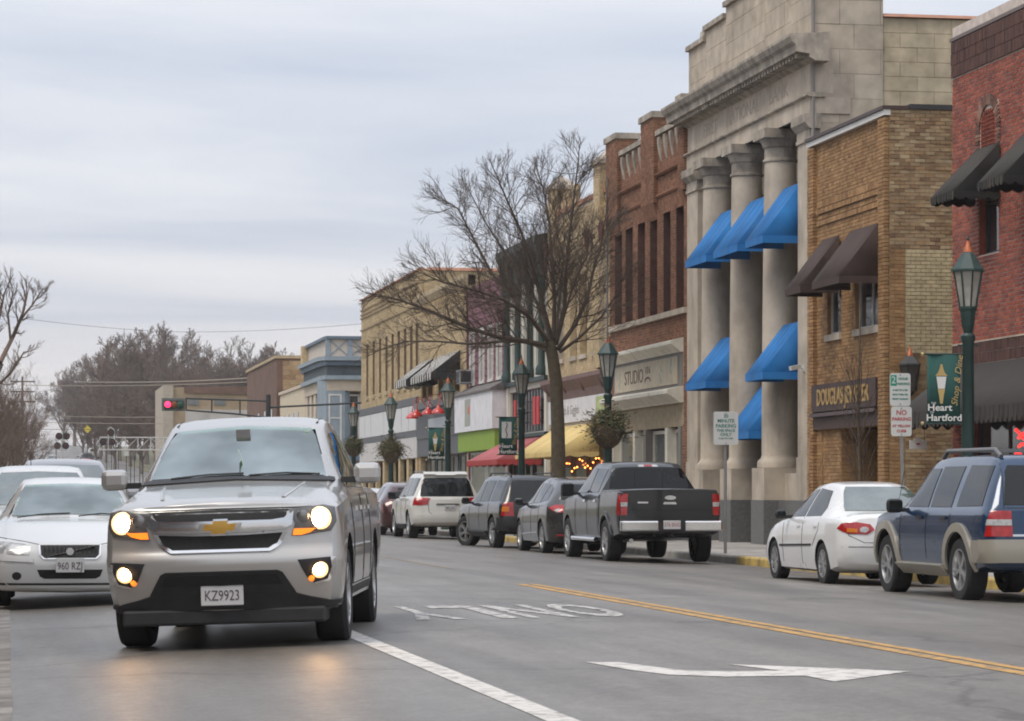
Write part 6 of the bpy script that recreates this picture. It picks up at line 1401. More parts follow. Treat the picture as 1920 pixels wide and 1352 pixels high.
# banners: dark green cloth on two rods
ban_c = mat('green_banner_cloth', (.016, .075, .065), .8, var=.15, scale=1.5, bump=.1, bscale=4)
ban_w = mat('banner_white_print', (.66, .65, .62), .8, var=.05); ban_g = mat('banner_gold_print', (.46, .33, .13), .8, var=.1)
def banner(px, z0, z1, wd, label, kind=0):
    X, Y, _ = POS[px]; r = empty('banner', (X, Y, z0), label=label, cat='banner', group='heart banners hanging from the street lamps')
    n = 10; mb = MB(); y = Y - .02; x1, x0 = X - .13, X - .13 - wd; cxm = (x0 + x1) / 2
    for i in range(n):
        a, b_ = i / n, (i + 1) / n; f = lambda t: y + .012 * math.sin(t * 7)
        mb.face([(x0 + (x1 - x0) * a, f(a), z0), (x0 + (x1 - x0) * b_, f(b_), z0), (x0 + (x1 - x0) * b_, f(b_), z1), (x0 + (x1 - x0) * a, f(a), z1)])
    c = mb.build('cloth', ban_c, r, smooth=True); s = c.modifiers.new('t', 'SOLIDIFY'); s.thickness = .006
    for z in (z0 - .01, z1 + .01):
        m = MB(); m.tube([(x0 - .06, y, z), (X - .02, y, z)], .014, 8); rd_ = m.build('rod', lamp_green, r); m = MB(); m.lathe([(.0, 0), (.025, .01), (.025, .04), (0, .05)], (x0 - .10, y, z), 8, 'x'); m.build('rod_end', mat('brass', (.55, .42, .18), .35, metal=.7), rd_)
    H = z1 - z0; yp = y - .024
    if kind == 0:                                            # lamp drawing
        lx = cxm - wd * .08; zt = z1 - H * .14
        def pl(P, mt, nm): m = MB(); m.prism([(lx + a * wd, zt - b_ * H) for a, b_ in P], 'y', yp, yp + .003); m.build(nm, mt, c)
        pl([(-.03, 0), (.03, 0), (.05, .05), (.10, .12), (.19, .17), (-.19, .17), (-.10, .12), (-.05, .05)], ban_g, 'print')
        pl([(-.15, .18), (.15, .18), (.10, .36), (-.10, .36)], ban_w, 'print')
        pl([(-.11, .365), (.11, .365), (.07, .46), (.04, .58), (-.04, .58), (-.07, .46)], ban_g, 'print')
    else:
        m = MB(); m.box(x0 + wd * .14, x1 - wd * .32, yp, yp + .003, z1 - H * .56, z1 - H * .12); m.build('print', ban_w, c)
        m = MB(); m.tube([(cxm - wd * .10 + .05 * wd * math.sin(t * 1.6), yp - .004, z1 - H * (.14 + .40 * t / 6)) for t in range(7)], .012, 5); m.build('print', trim_m, c)
    mt_ = m_south(cxm - wd * .13, yp, z0 + H * .22); lettering('Heart', .15 * wd / .55, ban_w, c, mt_, extrude=.001, bold=.003, sx=1.15)
    lettering('OF', .055 * wd / .55, ban_w, c, m_south(x0 + .07 * wd / .5, yp, z0 + H * .15), extrude=.001); lettering('THE', .05 * wd / .55, ban_w, c, m_south(x0 + .09 * wd / .5, yp, z0 + H * .285), extrude=.001)
    lettering('Hartford', .15 * wd / .55, ban_w, c, m_south(cxm, yp, z0 + H * .07), extrude=.001, bold=.003, sx=1.1)
    lettering('Shop & Dine', .15 * wd / .55, ban_g, c, frame((x1 - wd * .10, yp, z0 + H * .62), (0.12, 0, 1), (-1, 0, 0.12)), extrude=.001, sx=1.05, shear=.25)
def zp_(px, py): X, Y, _ = POS[px]; return zat(py, X, Y)
banner(1815, zp_(1815, 793), zp_(1815, 666), .52, 'large green banner with a gold lamp on the nearest street lamp', 0)
banner(978, zp_(978, 852), zp_(978, 783), .52, 'green banner with a white picture beside the rose red awning', 1)
banner(840, zp_(840, 862), zp_(840, 803), .52, 'green banner with a lamp beside the grey shop fronts', 0)
# hanging baskets of winter greens
def basket(px, zc, rad, label):
    X, Y, _ = POS[px]; r = empty('hanging_basket', (X, Y, zc), label=label, cat='plant basket', group='evergreen baskets on the street lamps')
    m = MB(); m.lathe([(rad * .18, zc - rad * .95), (rad * .42, zc - rad * .78), (rad * .62, zc - rad * .4), (rad * .66, zc - rad * .1), (rad * .60, zc - rad * .1)], (X, Y, 0), 18); m.build('basket', mat('coconut_fibre', (.10, .07, .045), .95, var=.4, scale=12), r, smooth=40)
    rr = random.Random(px); m = MB()
    for i in range(900):
        t = rr.uniform(0, 2 * math.pi); el = rr.uniform(-.75, 1.35); d = Vector((math.cos(t) * math.cos(el), math.sin(t) * math.cos(el), math.sin(el) * .85)); L_ = rad * rr.uniform(.30, .85) * (1.55 if rr.random() < .16 else 1)
        p0 = Vector((X, Y, zc - rad * .12)) + d * rad * .2; p1 = p0 + d * L_ * .6 + Vector((0, 0, .05)); p2 = p0 + d * L_ + Vector((0, 0, -.22 * rr.random() * rad / .6))
        m.cur = rr.choice((0, 0, 0, 1, 2, 2, 2, 3))
        for k in range(6):
            q = p0.lerp(p1, k / 3) if k < 3 else p1.lerp(p2, (k - 3) / 3); v = Vector((rr.gauss(0, 1), rr.gauss(0, 1), rr.gauss(0, .7))).normalized(); u = v.cross(d).normalized() * .016
            m.face([q - u, q + u, q + v * rr.uniform(.05, .10) + d * .05])
    o = m.build('foliage', [mat('fir_green', (.05, .068, .028), .8, var=.3), mat('brown_fir', (.15, .085, .04), .8, var=.3), mat('olive_fir', (.11, .105, .045), .8, var=.3), mat('straw_fir', (.22, .17, .09), .8, var=.3)], r, fix=False); o['kind'] = 'stuff'
basket(1140, zp_(1140, 795), .62, 'big evergreen basket on the lamp by the studio sign'); basket(733, zp_(733, 840), .60, 'evergreen basket on the lamp before the white panels'); basket(663, zp_(663, 835), .5, 'small dark evergreen basket on the farthest street lamp')

# parking signs
sgn_w = mat('white_sign_sheet', (.62, .63, .60), .5, var=.06); sgn_g = mat('green_sign_ink', (.03, .20, .15), .6); sgn_r = mat('red_sign_ink', (.42, .03, .04), .6); galv = mat('galvanised_steel', (.30, .30, .29), .45, metal=.5, var=.15)
def board(par, X, Y, z0, z1, wd, edge, lines, facing):
    y = Y - .04; m = MB(); r_ = .04
    P = []
    for cx_, cz_, a0 in ((X + wd / 2 - r_, z1 - r_, 0), (X - wd / 2 + r_, z1 - r_, 90), (X - wd / 2 + r_, z0 + r_, 180), (X + wd / 2 - r_, z0 + r_, 270)):
        for k in range(4): t = math.radians(a0 + k * 30); P.append((cx_ + r_ * math.cos(t), cz_ + r_ * math.sin(t)))
    m.prism(P, 'y', y - .004, y); b_ = m.build('sign_plate', sgn_w, par)
    for (t, size, dz, ink_, dx) in lines: lettering(t, size, ink_, b_, m_south(X + dx, y - .006, z1 - dz), extrude=.0008, bold=.002)
    for z in (z0 + .03, z1 - .03): m = MB(); m.lathe([(.012, y - .012), (.012, y - .003)], (X, 0, z), 8, 'y'); m.build('bolt', galv, b_)
    return b_
X, Y = 14.0, yat(1360, 14.0); z0, z1 = zat(834, X, Y), zat(772, X, Y)
r = empty('parking_sign', (X, Y, ZS), label='white sign with green print on a grey post in front of the bank', cat='sign')
m = MB(); m.tube([(X, Y, ZS - .1), (X, Y, z1 - .02)], .032, 8); m.build('post', galv, r)
board(r, X, Y, z0, z1, .50, sgn_g, [('30', .10, .09, sgn_g, 0), ('MINUTE', .095, .185, sgn_g, 0), ('PARKING', .10, .285, sgn_g, 0), ('THIS SPACE', .072, .375, sgn_g, 0), ('ONLY', .085, .455, sgn_g, 0), ('8 A.M. TO 6 P.M.', .04, .53, sgn_g, 0)], 0)
X, Y = 14.0, yat(1692, 14.0)
r = empty('parking_sign', (X, Y, ZS), label='leaning post with a green two hour sign above a red no parking sign', cat='sign'); za, zb, zc_ = zat(818, X, Y), zat(762, X, Y), zat(700, X, Y)
m = MB(); m.bar((X + .06, Y, ZS - .1), (X - .06, Y, zc_ - .02), .065, .035); m.build('post', galv, r)
b1 = board(r, X - .05, Y, zb + .005, zc_, .34, sgn_g, [('HOUR', .055, .09, sgn_g, .05), ('PARKING', .055, .17, sgn_g, .04), ('8 AM TO 6 PM', .038, .27, sgn_g, 0), ('MON THRU FRI', .036, .34, sgn_g, 0), ('EXCEPT HOLIDAYS', .030, .41, sgn_g, 0)], 0)
m = MB(); m.box(X - .21, X - .11, Y - .047, Y - .045, zc_ - .20, zc_ - .03); gp = m.build('print', mat('green_sign_field', (.02, .27, .17), .6), b1); lettering('2', .16, sgn_w, gp, m_south(X - .16, Y - .049, zc_ - .115), extrude=.0005)
board(r, X - .03, Y, za, zb - .004, .34, sgn_r, [('NO', .11, .10, sgn_r, 0), ('PARKING', .075, .20, sgn_r, 0), ('AT YELLOW', .055, .31, sgn_r, 0), ('CURB', .06, .39, sgn_r, 0)], 0)
# wall lantern on the corner of the tan shop
Y = 56.35; X = xat(1706, Y); zt = zat(648, X, Y); zb = zat(742, X, Y)
r = empty('wall_lantern', (X, Y, zb), label='black wall lantern with copper cap beside the leaning parking sign', cat='lantern')
S = (zt - zb) / 1.0
m = MB(); m.lathe([(.05, zb), (.09, zb + .05), (.13, zb + .10)], (X, Y, 0), 6); m.build('lantern_base', black_p, r)
m = MB(); m.lathe([(.13, zb + .10), (.20, zb + .62)], (X, Y, 0), 6, cap=False); m.build('lantern_glass', mat('smoky_glass', (.05, .048, .042), .12, spec=.8), r)
m = MB()
for i in range(6): t = math.pi * i / 3; a = Vector((math.cos(t), math.sin(t), 0)); m.bar(Vector((X, Y, zb + .1)) + a * .135, Vector((X, Y, zb + .62)) + a * .207, .016, .016)
m.build('lantern_frame', black_p, r)['kind'] = 'stuff'
m = MB(); m.lathe([(.225, zb + .62), (.225, zb + .65), (.09, zb + .80), (.07, zb + .81)], (X, Y, 0), 6); m.build('lantern_roof', mat('grey_lantern_roof', (.06, .06, .06), .5), r)
m = MB(); m.lathe([(.07, zb + .81), (.06, zb + .86), (.025, zb + .93), (.008, zb + 1.02)], (X, Y, 0), 10); m.build('copper_cap', cop, r, smooth=True)
m = MB(); m.lathe([(.03, zb + .15), (.035, zb + .4), (.01, zb + .5)], (X, Y, 0), 8); m.build('bulb', mat('bulb_white', (.7, .68, .62), .3), r)
m = MB(); m.tube([(X, Y + .15, zb - .25), (X, Y + .02, zb - .22), (X, Y, zb)], .02, 6); m.build('bracket', black_p, r)
# hanging white sign under the charcoal awning, neon sign, security camera, AC unit, red gooseneck lamps
X = 16.75; Y = yat(1722, X); zc_ = zat(832, X, Y)
r = empty('hanging_sign', (X, Y, zc_ - .13), label='small white hanging sign under the charcoal awning', cat='sign')
m = MB(); m.prism([(X - .17, zc_ - .1), (X + .17, zc_ - .1), (X + .17, zc_ + .07), (X + .1, zc_ + .05), (X + .04, zc_ + .11), (X - .04, zc_ + .11), (X - .1, zc_ + .05), (X - .17, zc_ + .07)], 'y', Y, Y + .02); p_ = m.build('sign_plate', white_f, r)
m = MB(); m.box(X - .04, X + .03, Y - .004, Y - .001, zc_ - .02, zc_ + .01); m.build('print', sgn_r, p_)
for dx in (-.12, .12): m = MB(); m.tube([(X + dx, Y + .01, zc_ + .05), (X + dx, Y + .01, zc_ + .3)], .006, 4); m.build('chain', black_p, r)
X = XF + .1; Y = yat(1917, X); zc_ = zat(830, X, Y)
r = empty('neon_sign', (X, Y, zc_ - .25), label='glowing red neon sign in the window at the right edge', cat='neon sign'); neon = mat('red_neon', (1, .06, .05), .4, var=0, emit=1.6, emcol=(1, .035, .03))
for k in range(4):
    m = MB(); m.tube([(X, Y + .34 * math.cos(t * .42 + k), zc_ - .2 + k * .13 + .05 * math.sin(t * 1.1)) for t in range(9)], .028, 6); m.build('tube', neon, r)
X = XF - .03; Y = 62.75; zc_ = zat(690, X, Y)
r = empty('security_camera', (X, Y, zc_), label='small white security camera on the right bank pilaster', cat='camera'); wp = mat('white_plastic', (.6, .6, .58), .4)
m = MB(); m.box(X - .03, X, Y - .06, Y + .06, zc_ - .08, zc_ + .08); m.build('mount', wp, r); m = MB(); m.tube([(X - .02, Y, zc_), (X - .16, Y - .02, zc_ + .01)], .02, 6); m.build('arm', wp, r)
m = MB(); m.bar((X - .12, Y - .02, zc_ + .03), (X - .36, Y - .12, zc_ - .02), .09, .09); m.build('body', wp, r)
X, Y = XF - .06, 109.75; r = empty('air_conditioner', (X, Y, 5.35), label='grey window air conditioner on the plum clapboard building', cat='air conditioner')
m = MB(); m.box(X - .55, X + .02, Y - .42, Y + .42, 5.38, 5.91); a_ = m.build('case', mat('grey_ac_case', (.32, .33, .34), .5), r, bevel=.02)
m = MB()
for i in range(7): m.box(X - .565, X - .552, Y - .38, Y + .38, 5.42 + i * .065, 5.46 + i * .065)
m.build('grille', trim_m, a_)['kind'] = 'stuff'
m = MB(); m.box(X - .5, X - .1, Y - .424, Y - .421, 5.44, 5.86); m.build('side_grille', trim_m, a_)
red_en = mat('red_enamel', (.52, .035, .025), .3, var=.1, coat=.5)
for i, (px, py) in enumerate(((766, 782), (781, 778), (803, 774), (822, 772))):
    Xw = XF - .25; Yl = yat(px, XF - .95) if i else yat(px, XF - 1.1); Xl = XF - .95; z = zat(py, Xl, Yl)
    r = empty('gooseneck_lamp', (Xl, Yl, z), label=['leftmost red gooseneck lamp, over the white panels', 'red gooseneck lamp second from the left over the shop front', 'red gooseneck lamp third from the left over the shop front', 'rightmost red gooseneck lamp over the grey shop front'][i], cat='lamp', group='red gooseneck lamps')
    m = MB(); m.tube([(Xw, Yl, z + .35), (Xw - .3, Yl, z + .75), (Xl + .1, Yl, z + .72), (Xl, Yl, z + .25)], .022, 6); m.build('arm', red_en, r, smooth=True)
    m = MB(); m.lathe([(.05, z + .25), (.08, z + .16), (.20, z + .08), (.27, z - .02), (.27, z - .07), (.22, z - .07)], (Xl, Yl, 0), 18); m.build('shade', red_en, r, smooth=True)
# warm fairy lights under the yellow awning
r = empty('fairy_lights', (XF - .1, 84.8, 1.6), label='warm fairy lights strung in the window under the yellow awning', cat='string lights'); rr = random.Random(5)
fl = mat('warm_bulb', (1, .5, .15), .4, var=0, emit=6, emcol=(1, .30, .05)); m = MB(); wv = []
for i in range(15):
    Y = 84.8 + i * .42; z = 2.02 + .16 * math.sin(i * 1.1) + rr.uniform(-.12, .12); m.lathe([(.0, -.035), (.032, 0), (.0, .035)], (XF - .12, Y, z), 6); wv.append((XF - .12, Y, z + .03))
m.build('bulb', fl, r)['kind'] = 'stuff'; m = MB(); m.tube(wv, .006, 4); m.build('wire', trim_m, r)
m = MB(); m.box(XF - .10, XF - .06, 84.75, 86.9, 1.55, 2.1); m.build('red_garland', mat('dark_red_garland', (.18, .03, .025), .9, var=.4, scale=14), r)

# traffic signal at the side street
X, Y = xat(503, 148.5), 148.5
r = empty('traffic_signal', (X, Y, ZS), label='black mast arm traffic signal showing red above the silver pickup', cat='traffic light'); blk = mat('black_signal_paint', (.025, .026, .025), .5, var=.2)
zt_, xa = zat(748, X, Y), xat(348, Y); m = MB(); m.tube([(X, Y, ZS), (X, Y, zat(740, X, Y))], [.16, .13], 12); m.build('pole', blk, r, smooth=True)
m = MB(); m.tube([(X, Y, zat(752, X, Y)), (xa, Y, zat(747, xa, Y))], .045, 8); m.tube([(X, Y, zat(783, X, Y)), (X - 1.8, Y, zat(776, X, Y)), (xa, Y, zat(769, xa, Y))], .045, 8)
for px, pa, pb in ((397, 748, 772), (450, 750, 777), (349, 747, 769)): x = xat(px, Y); m.tube([(x, Y, zat(pa, x, Y)), (x, Y, zat(pb, x, Y))], .04, 6)
m.build('arm', blk, r)['kind'] = 'stuff'
x0, x1 = xat(303, Y), xat(347, Y); zc_ = zat(758.5, x0, Y); m = MB(); m.box(x0, x1, Y - .10, Y - .07, zc_ - .33, zc_ + .33); hd = m.build('back_plate', mat('grey_back_plate', (.12, .13, .12), .6), r, bevel=.03)
m = MB(); m.box(x0 + .14, x1 - .10, Y - .24, Y - .10, zc_ - .19, zc_ + .19); m.build('signal_head', blk, hd)
for k, (cl, em) in enumerate((((1, .05, .12), 2.6), ((.22, .05, .01), 0), ((.01, .07, .035), 0))):
    xc = x0 + .14 + (x1 - x0 - .24) * (k + .5) / 3; m = MB(); m.lathe([(.15, Y - .245), (.165, Y - .24), (.10, Y - .275), (.03, Y - .285)] if False else [(.03, Y - .285), (.11, Y - .27), (.16, Y - .245), (.16, Y - .235)], (xc, 0, zc_), 18, 'y')
    m.build('lens', mat('signal_red' if k == 0 else 'signal_lens_%d' % k, cl, .3, var=0, emit=em, emcol=(1, .02, .10)), hd, smooth=True)
m = MB(); xr = XF + 1.6; m.tube([(X, Y, zat(764, X, Y)), (xat(683, 148.5), Y, zat(754, X, Y))], .05, 8); m.build('cross_arm', blk, r)
# railway crossing signals
wsteel = mat('white_painted_steel', (.62, .61, .58), .5, var=.1)
def flasher(par, x, y, z):
    m = MB(); m.lathe([(.26, y - .02), (.26, y)], (x, 0, z), 18, 'y'); t = m.build('target', blk, par); m = MB(); m.lathe([(.10, y - .10), (.12, y - .03)], (x, 0, z), 12, 'y'); m.build('lens', mat('unlit_red_lens', (.09, .012, .012), .3), t)
Y = 214.0; zb = hill(Y)
r = empty('crossing_signal', (xat(205, Y), Y, zb), label='white truss railway crossing signal left of the silver pickup cab', cat='railway signal'); m = MB()
xa, xb = xat(187, Y), xat(330, Y); zt_, zl = zat(820, xa, Y), zat(843, xa, Y)
for z in (zt_, zl): m.bar((xa, Y, z), (xb, Y, z), .09, .09)
m.build('truss_chord', wsteel, r)['kind'] = 'stuff'
n = 6; m = MB()
for i in range(n + 1): x = xa + (xb - xa) * i / n; m.bar((x, Y, zl + .05), (x, Y, zt_ - .05), .06, .06)
m.build('truss_post', wsteel, r)['kind'] = 'stuff'; m = MB()
for i in range(n): xl, xr_ = xa + (xb - xa) * i / n, xa + (xb - xa) * (i + 1) / n; m.bar((xl, Y + .03, zl), (xr_, Y + .03, zt_), .04, .04); m.bar((xl, Y - .03, zt_), (xr_, Y - .03, zl), .04, .04) if i in (1, 4) else None
m.build('truss_brace', wsteel, r)['kind'] = 'stuff'
m = MB(); m.tube([(xb, Y, zb - .1), (xb, Y, zt_ + .5)], .15, 10); m.build('mast', wsteel, r)
xm = xat(203, Y); m = MB(); m.tube([(xm, Y - .1, zl), (xm, Y - .1, zat(804, xm, Y)), (xm + .15, Y - .1, zat(801, xm, Y)), (xm + .42, Y - .1, zat(806, xm, Y)), (xm + .45, Y - .1, zat(816, xm, Y))], .035, 6); m.build('bell_post', wsteel, r)
for px, py in ((193, 829), (210, 829), (208, 811)): flasher(r, xat(px, Y), Y - .2, zat(py, xat(px, Y), Y))
r = empty('crossing_signal', (xat(116, Y), Y, zb), label='four round black crossing flashers on a white mast above the queue', cat='railway signal')
xm = xat(116, Y); m = MB(); m.tube([(xm, Y, zb - .1), (xm, Y, zat(809, xm, Y))], .06, 8); m.build('mast', wsteel, r)
for px, py in ((110.5, 818), (124.5, 818), (107.5, 836), (123, 836)): flasher(r, xat(px, Y), Y - .15, zat(py, xat(px, Y), Y))
m = MB(); m.bar((xat(108, Y), Y, zat(836, xm, Y)), (xat(124, Y), Y, zat(836, xm, Y)), .05, .05); m.bar((xat(110, Y), Y, zat(818, xm, Y)), (xat(125, Y), Y, zat(818, xm, Y)), .05, .05); m.build('cross_arm', wsteel, r)
Y = 236.0; zb = hill(Y); r = empty('signal_gantry', (xat(15, Y), Y, zb), label='pale lattice signal gantry beyond the crossing at the far left', cat='railway signal'); xa, xb = xat(-30, Y), xat(128, Y); m = MB()
for py in (825, 845): m.bar((xa, Y, zat(py, xa, Y)), (xb, Y, zat(py, xa, Y)), .08, .08)
m.build('truss_chord', wsteel, r)['kind'] = 'stuff'; m = MB()
for i in range(7): x = xa + (xb - xa) * i / 7; x2 = xa + (xb - xa) * (i + 1) / 7; m.bar((x, Y, zat(845, xa, Y)), (x2, Y, zat(825, xa, Y)), .05, .05); m.bar((x2, Y, zat(845, xa, Y)), (x2, Y, zat(825, xa, Y)), .05, .05)
m.build('truss_brace', wsteel, r)['kind'] = 'stuff'; m = MB(); m.tube([(xa, Y, zb - .1), (xa, Y, zat(815, xa, Y))], .14, 8); m.build('mast', wsteel, r)
# black posts and small signs by the far pavement
for i, px in enumerate((237, 245, 252, 262, 268, 200, 209, 217, 222)):
    Y = 205.0 if i < 5 else 232.0; x = xat(px, Y); zb = hill(Y) - .2
    r = empty('black_post', (x, Y, zb), label='slim black post by the far pavement, %s of five from the left' % ('first', 'second', 'third', 'fourth', 'last')[i] if i < 5 else 'slim black post on the verge under the crossing truss, %s from the left' % ('first', 'second', 'third', 'fourth')[i - 5], cat='post', group='black posts by the crossing' if i < 5 else 'black posts on the verge')
    m = MB(); m.tube([(x, Y, zb), (x, Y, zat(858 if i < 5 else 840, x, Y))], .03, 6); m.build('post', blk, r); m = MB(); m.lathe([(.03, 0), (.06, .04), (.05, .08), (.0, .12)], (x, Y, zat(858 if i < 5 else 840, x, Y)), 8); m.build('knob', blk, r)
Y = 215.0; x = xat(237, Y); r = empty('small_road_sign', (x, Y, hill(Y) - .2), label='small white square road sign below the crossing truss', cat='sign'); m = MB(); m.tube([(x, Y, hill(Y) - .2), (x, Y, zat(846, x, Y))], .035, 6); m.build('post', blk, r); m = MB(); m.box(x - .17, x + .17, Y - .06, Y - .04, zat(855, x, Y), zat(846, x, Y)); m.build('sign_plate', sgn_w, r)
Y = 330.0; x = xat(164, Y); r = empty('warning_sign', (x, Y, hill(Y)), label='tiny yellow diamond sign beside the road up the hill', cat='sign'); m = MB(); m.tube([(x, Y, hill(Y) - .2), (x, Y, zat(805, x, Y))], .05, 6); m.build('post', blk, r); zc_ = zat(805, x, Y); m = MB(); m.prism([(x - .45, zc_), (x, zc_ + .45), (x + .45, zc_), (x, zc_ - .45)], 'y', Y - .1, Y - .07); m.build('sign_plate', mat('yellow_sign', (.60, .48, .03), .6), r)

# ------------------------------------------------------------------ buildings past the side street
b = empty('blue_corner_building', (XF, 161.8, ZS), label='pale blue and cream corner building with lattice parapet and heavy blue cornice', cat='building')
y0, y1, zt = 161.8, 173.5, 9.0
lb = mat('pale_blue_paint', (.25, .30, .34), .6, var=.12); db = mat('slate_blue_paint', (.12, .165, .215), .6, var=.15); crm = mat('cream_wall_paint', (.56, .47, .36), .7, var=.1)
ws = [(164.2 + i * 2.3, 165.3 + i * 2.3, 4.2, 7.0) for i in range(4)]
m = MB(); wall_faces(m, 'X', XF, y0 + 1, y1, -.4, zt, ws, .2); wall_faces(m, 'Y', y0, XF + 1, 30, -.4, zt, [(XF + 1.1, XF + 1.9, 4.0, 6.9)], .2)
m.face([(XF, y1, -.4), (30, y1, -.4), (30, y1, zt), (XF, y1, zt)]); m.face([(30, y0, -.4), (30, y1, -.4), (30, y1, zt), (30, y0, zt)]); m.build('wall', [crm, crm], b, fix=False)
m = MB(); m.prism([(XF - .4, y0 + 1.1), (XF - .05, y0 - .35), (XF + 1.0, y0 - .35), (XF + 1.4, y0 + .2), (XF + 1.2, y0 + 1.2)], 'z', 3.4, 7.55); bay = m.build('bay', lb, b)
for x0_, x1_ in ((XF + .08, XF + .82), (XF + 1.12, XF + 1.88)): window(b, 'Y', y0 - .36 if x0_ < XF + .5 else y0, (x0_, x1_, 4.05, 6.75), .05 if x0_ < XF + .5 else .18, white_f, glass, fw=.09, nu=1, nv=2)
for h in ws: window(b, 'X', XF, h, .16, lb, glass, fw=.10, nu=1, nv=2)
def ring(za, zb_, p, mt, nm):
    m = MB(); m.prism([(XF - p, y0 + 1.0 - p), (XF - p * .4, y0 - .3 - p), (XF + 1.2, y0 - .3 - p), (30, y0 - p), (30, y0 + 1), (XF + .3, y1), (XF - p, y1)], 'z', za, zb_); return m.build(nm, mt, b)
ring(6.95, 7.55, .06, crm, 'band'); ring(7.56, 7.80, .30, lb, 'moulding'); ring(7.81, 8.35, .10, mat('dark_blue_frieze', (.075, .095, .105), .7, var=.2), 'frieze'); ring(8.36, 8.62, .30, db, 'cornice'); ring(8.63, 8.86, .48, lb, 'cornice')
ring(8.87, 9.85, -.08, mat('cream_parapet', (.56, .49, .42), .7), 'parapet'); ring(9.86, 10.02, .12, db, 'coping'); ring(3.0, 3.4, .35, db, 'cornice'); ring(2.4, 2.99, .12, mat('dusty_pink_band', (.45, .31, .25), .7), 'band')
for i in range(4):
    x = XF + .05 + i * 1.25; m = MB(); m.box(x - .13, x + .13, y0 - .32, y0 - .18, 8.87, 9.85); m.build('parapet_post', lb, b)
    m = MB(); m.bar((x + .14, y0 - .25, 8.95), (x + 1.1, y0 - .25, 9.8), .05, .05); m.build('lattice_bar', lb, b); m = MB(); m.bar((x + .14, y0 - .24, 9.8), (x + 1.1, y0 - .24, 8.95), .05, .05); m.build('lattice_bar', lb, b)
m = MB(); m.box(XF - .3, XF + .4, y1 - 1.0, y1 - .2, 8.6, 10.0); m.build('chimney', cream_b, b)
window(b, 'Y', y0, (XF + .2, XF + 2.2, .4, 2.35), .02, db, glass, fw=.1, nu=2, nv=1, name='shop_window')

b = empty('low_cream_building', (XF, 173.6, ZS), label='narrow pale cream building beside the blue corner building', cat='building')
m = MB(); m.box(XF - .0, 30, 173.6, 189.9, -.4, 7.6); m.build('wall', mat('pale_cream_render', (.58, .49, .36), .8, var=.1), b); m = MB(); m.box(XF - .1, 30, 173.55, 190.0, 7.61, 7.8); m.build('coping', crm, b)
for i in range(4): m = MB(); m.box(XF - .03, XF + .01, 177.5 + i * 3, 178.7 + i * 3, 4.0, 6.2); m.build('window', glass, b)
b = empty('brown_box_building', (XF, 190.2, ZS), label='plain brown brick box of a building with tan side wall', cat='building'); zt = zat(672, XF, 190.2)
m = MB(); m.box(XF - .2, 26, 190.2, 214, -.4, zt); wl = m.build('wall', mat('dull_brown_brick', (.15, .085, .06), .9, var=.25, scale=.8), b)
bricks(wl, 'Y', 190.2, XF + .2, 26, .5, zt - .15, (), .86, .31, rough_b, seed=90)
m = MB(); m.box(XF - .3, 26.1, 190.1, 214.1, zt + .005, zt + .2); m.build('coping', mat('tan_stone', (.40, .31, .19), .8, var=.2), b)
for i in range(4): m = MB(); m.box(XF - .24, XF - .19, 193 + i * 5, 194.2 + i * 5, 4.5, 6.8); m.build('window', glass, b)
Y = 262.0; xa, xb = xat(312, Y), xat(500, Y); zt = zat(726, xa, Y)
b = empty('low_tan_building', (xa, Y, hill(Y)), label='long low tan building with white painted wall far behind the traffic signal', cat='building')
m = MB(); m.box(xa + .3, xb + 6, Y, Y + 14, 0, zt); wl = m.build('wall', mat('tan_far_brick', (.36, .27, .17), .9, var=.2, scale=.6), b)
m = MB(); m.box(xa - .3, xa + .6, Y - .3, Y + 14, 0, zt + .15); m.build('corner_tower', mat('pale_concrete', (.40, .345, .275), .85, var=.12), b)
m = MB(); m.box(xa + 1.7, xb + 6, Y - .06, Y - .01, hill(Y), zat(768, xa, Y)); m.build('painted_wall', mat('white_mural_wall', (.46, .43, .40), .8, var=.2, scale=.5), b)
m = MB(); m.prism([(xa + 1.6, zt), (xa + 8.0, zt + .15), (xa + 9.5, zt - .3), (xb + 6, zt - .3), (xb + 6, zt - .8), (xa + 1.6, zt - .5)], 'y', Y - .2, Y - .1); m.build('coping', mat('dull_brown_brick', (.15, .085, .06), .9, var=.25, scale=.8), b)
for px in (362, 412): x = xat(px, Y); m = MB(); m.box(x - .5, x + .5, Y - .08, Y - .02, zat(760, x, Y), zat(748, x, Y)); m.build('window', glass_l, b)

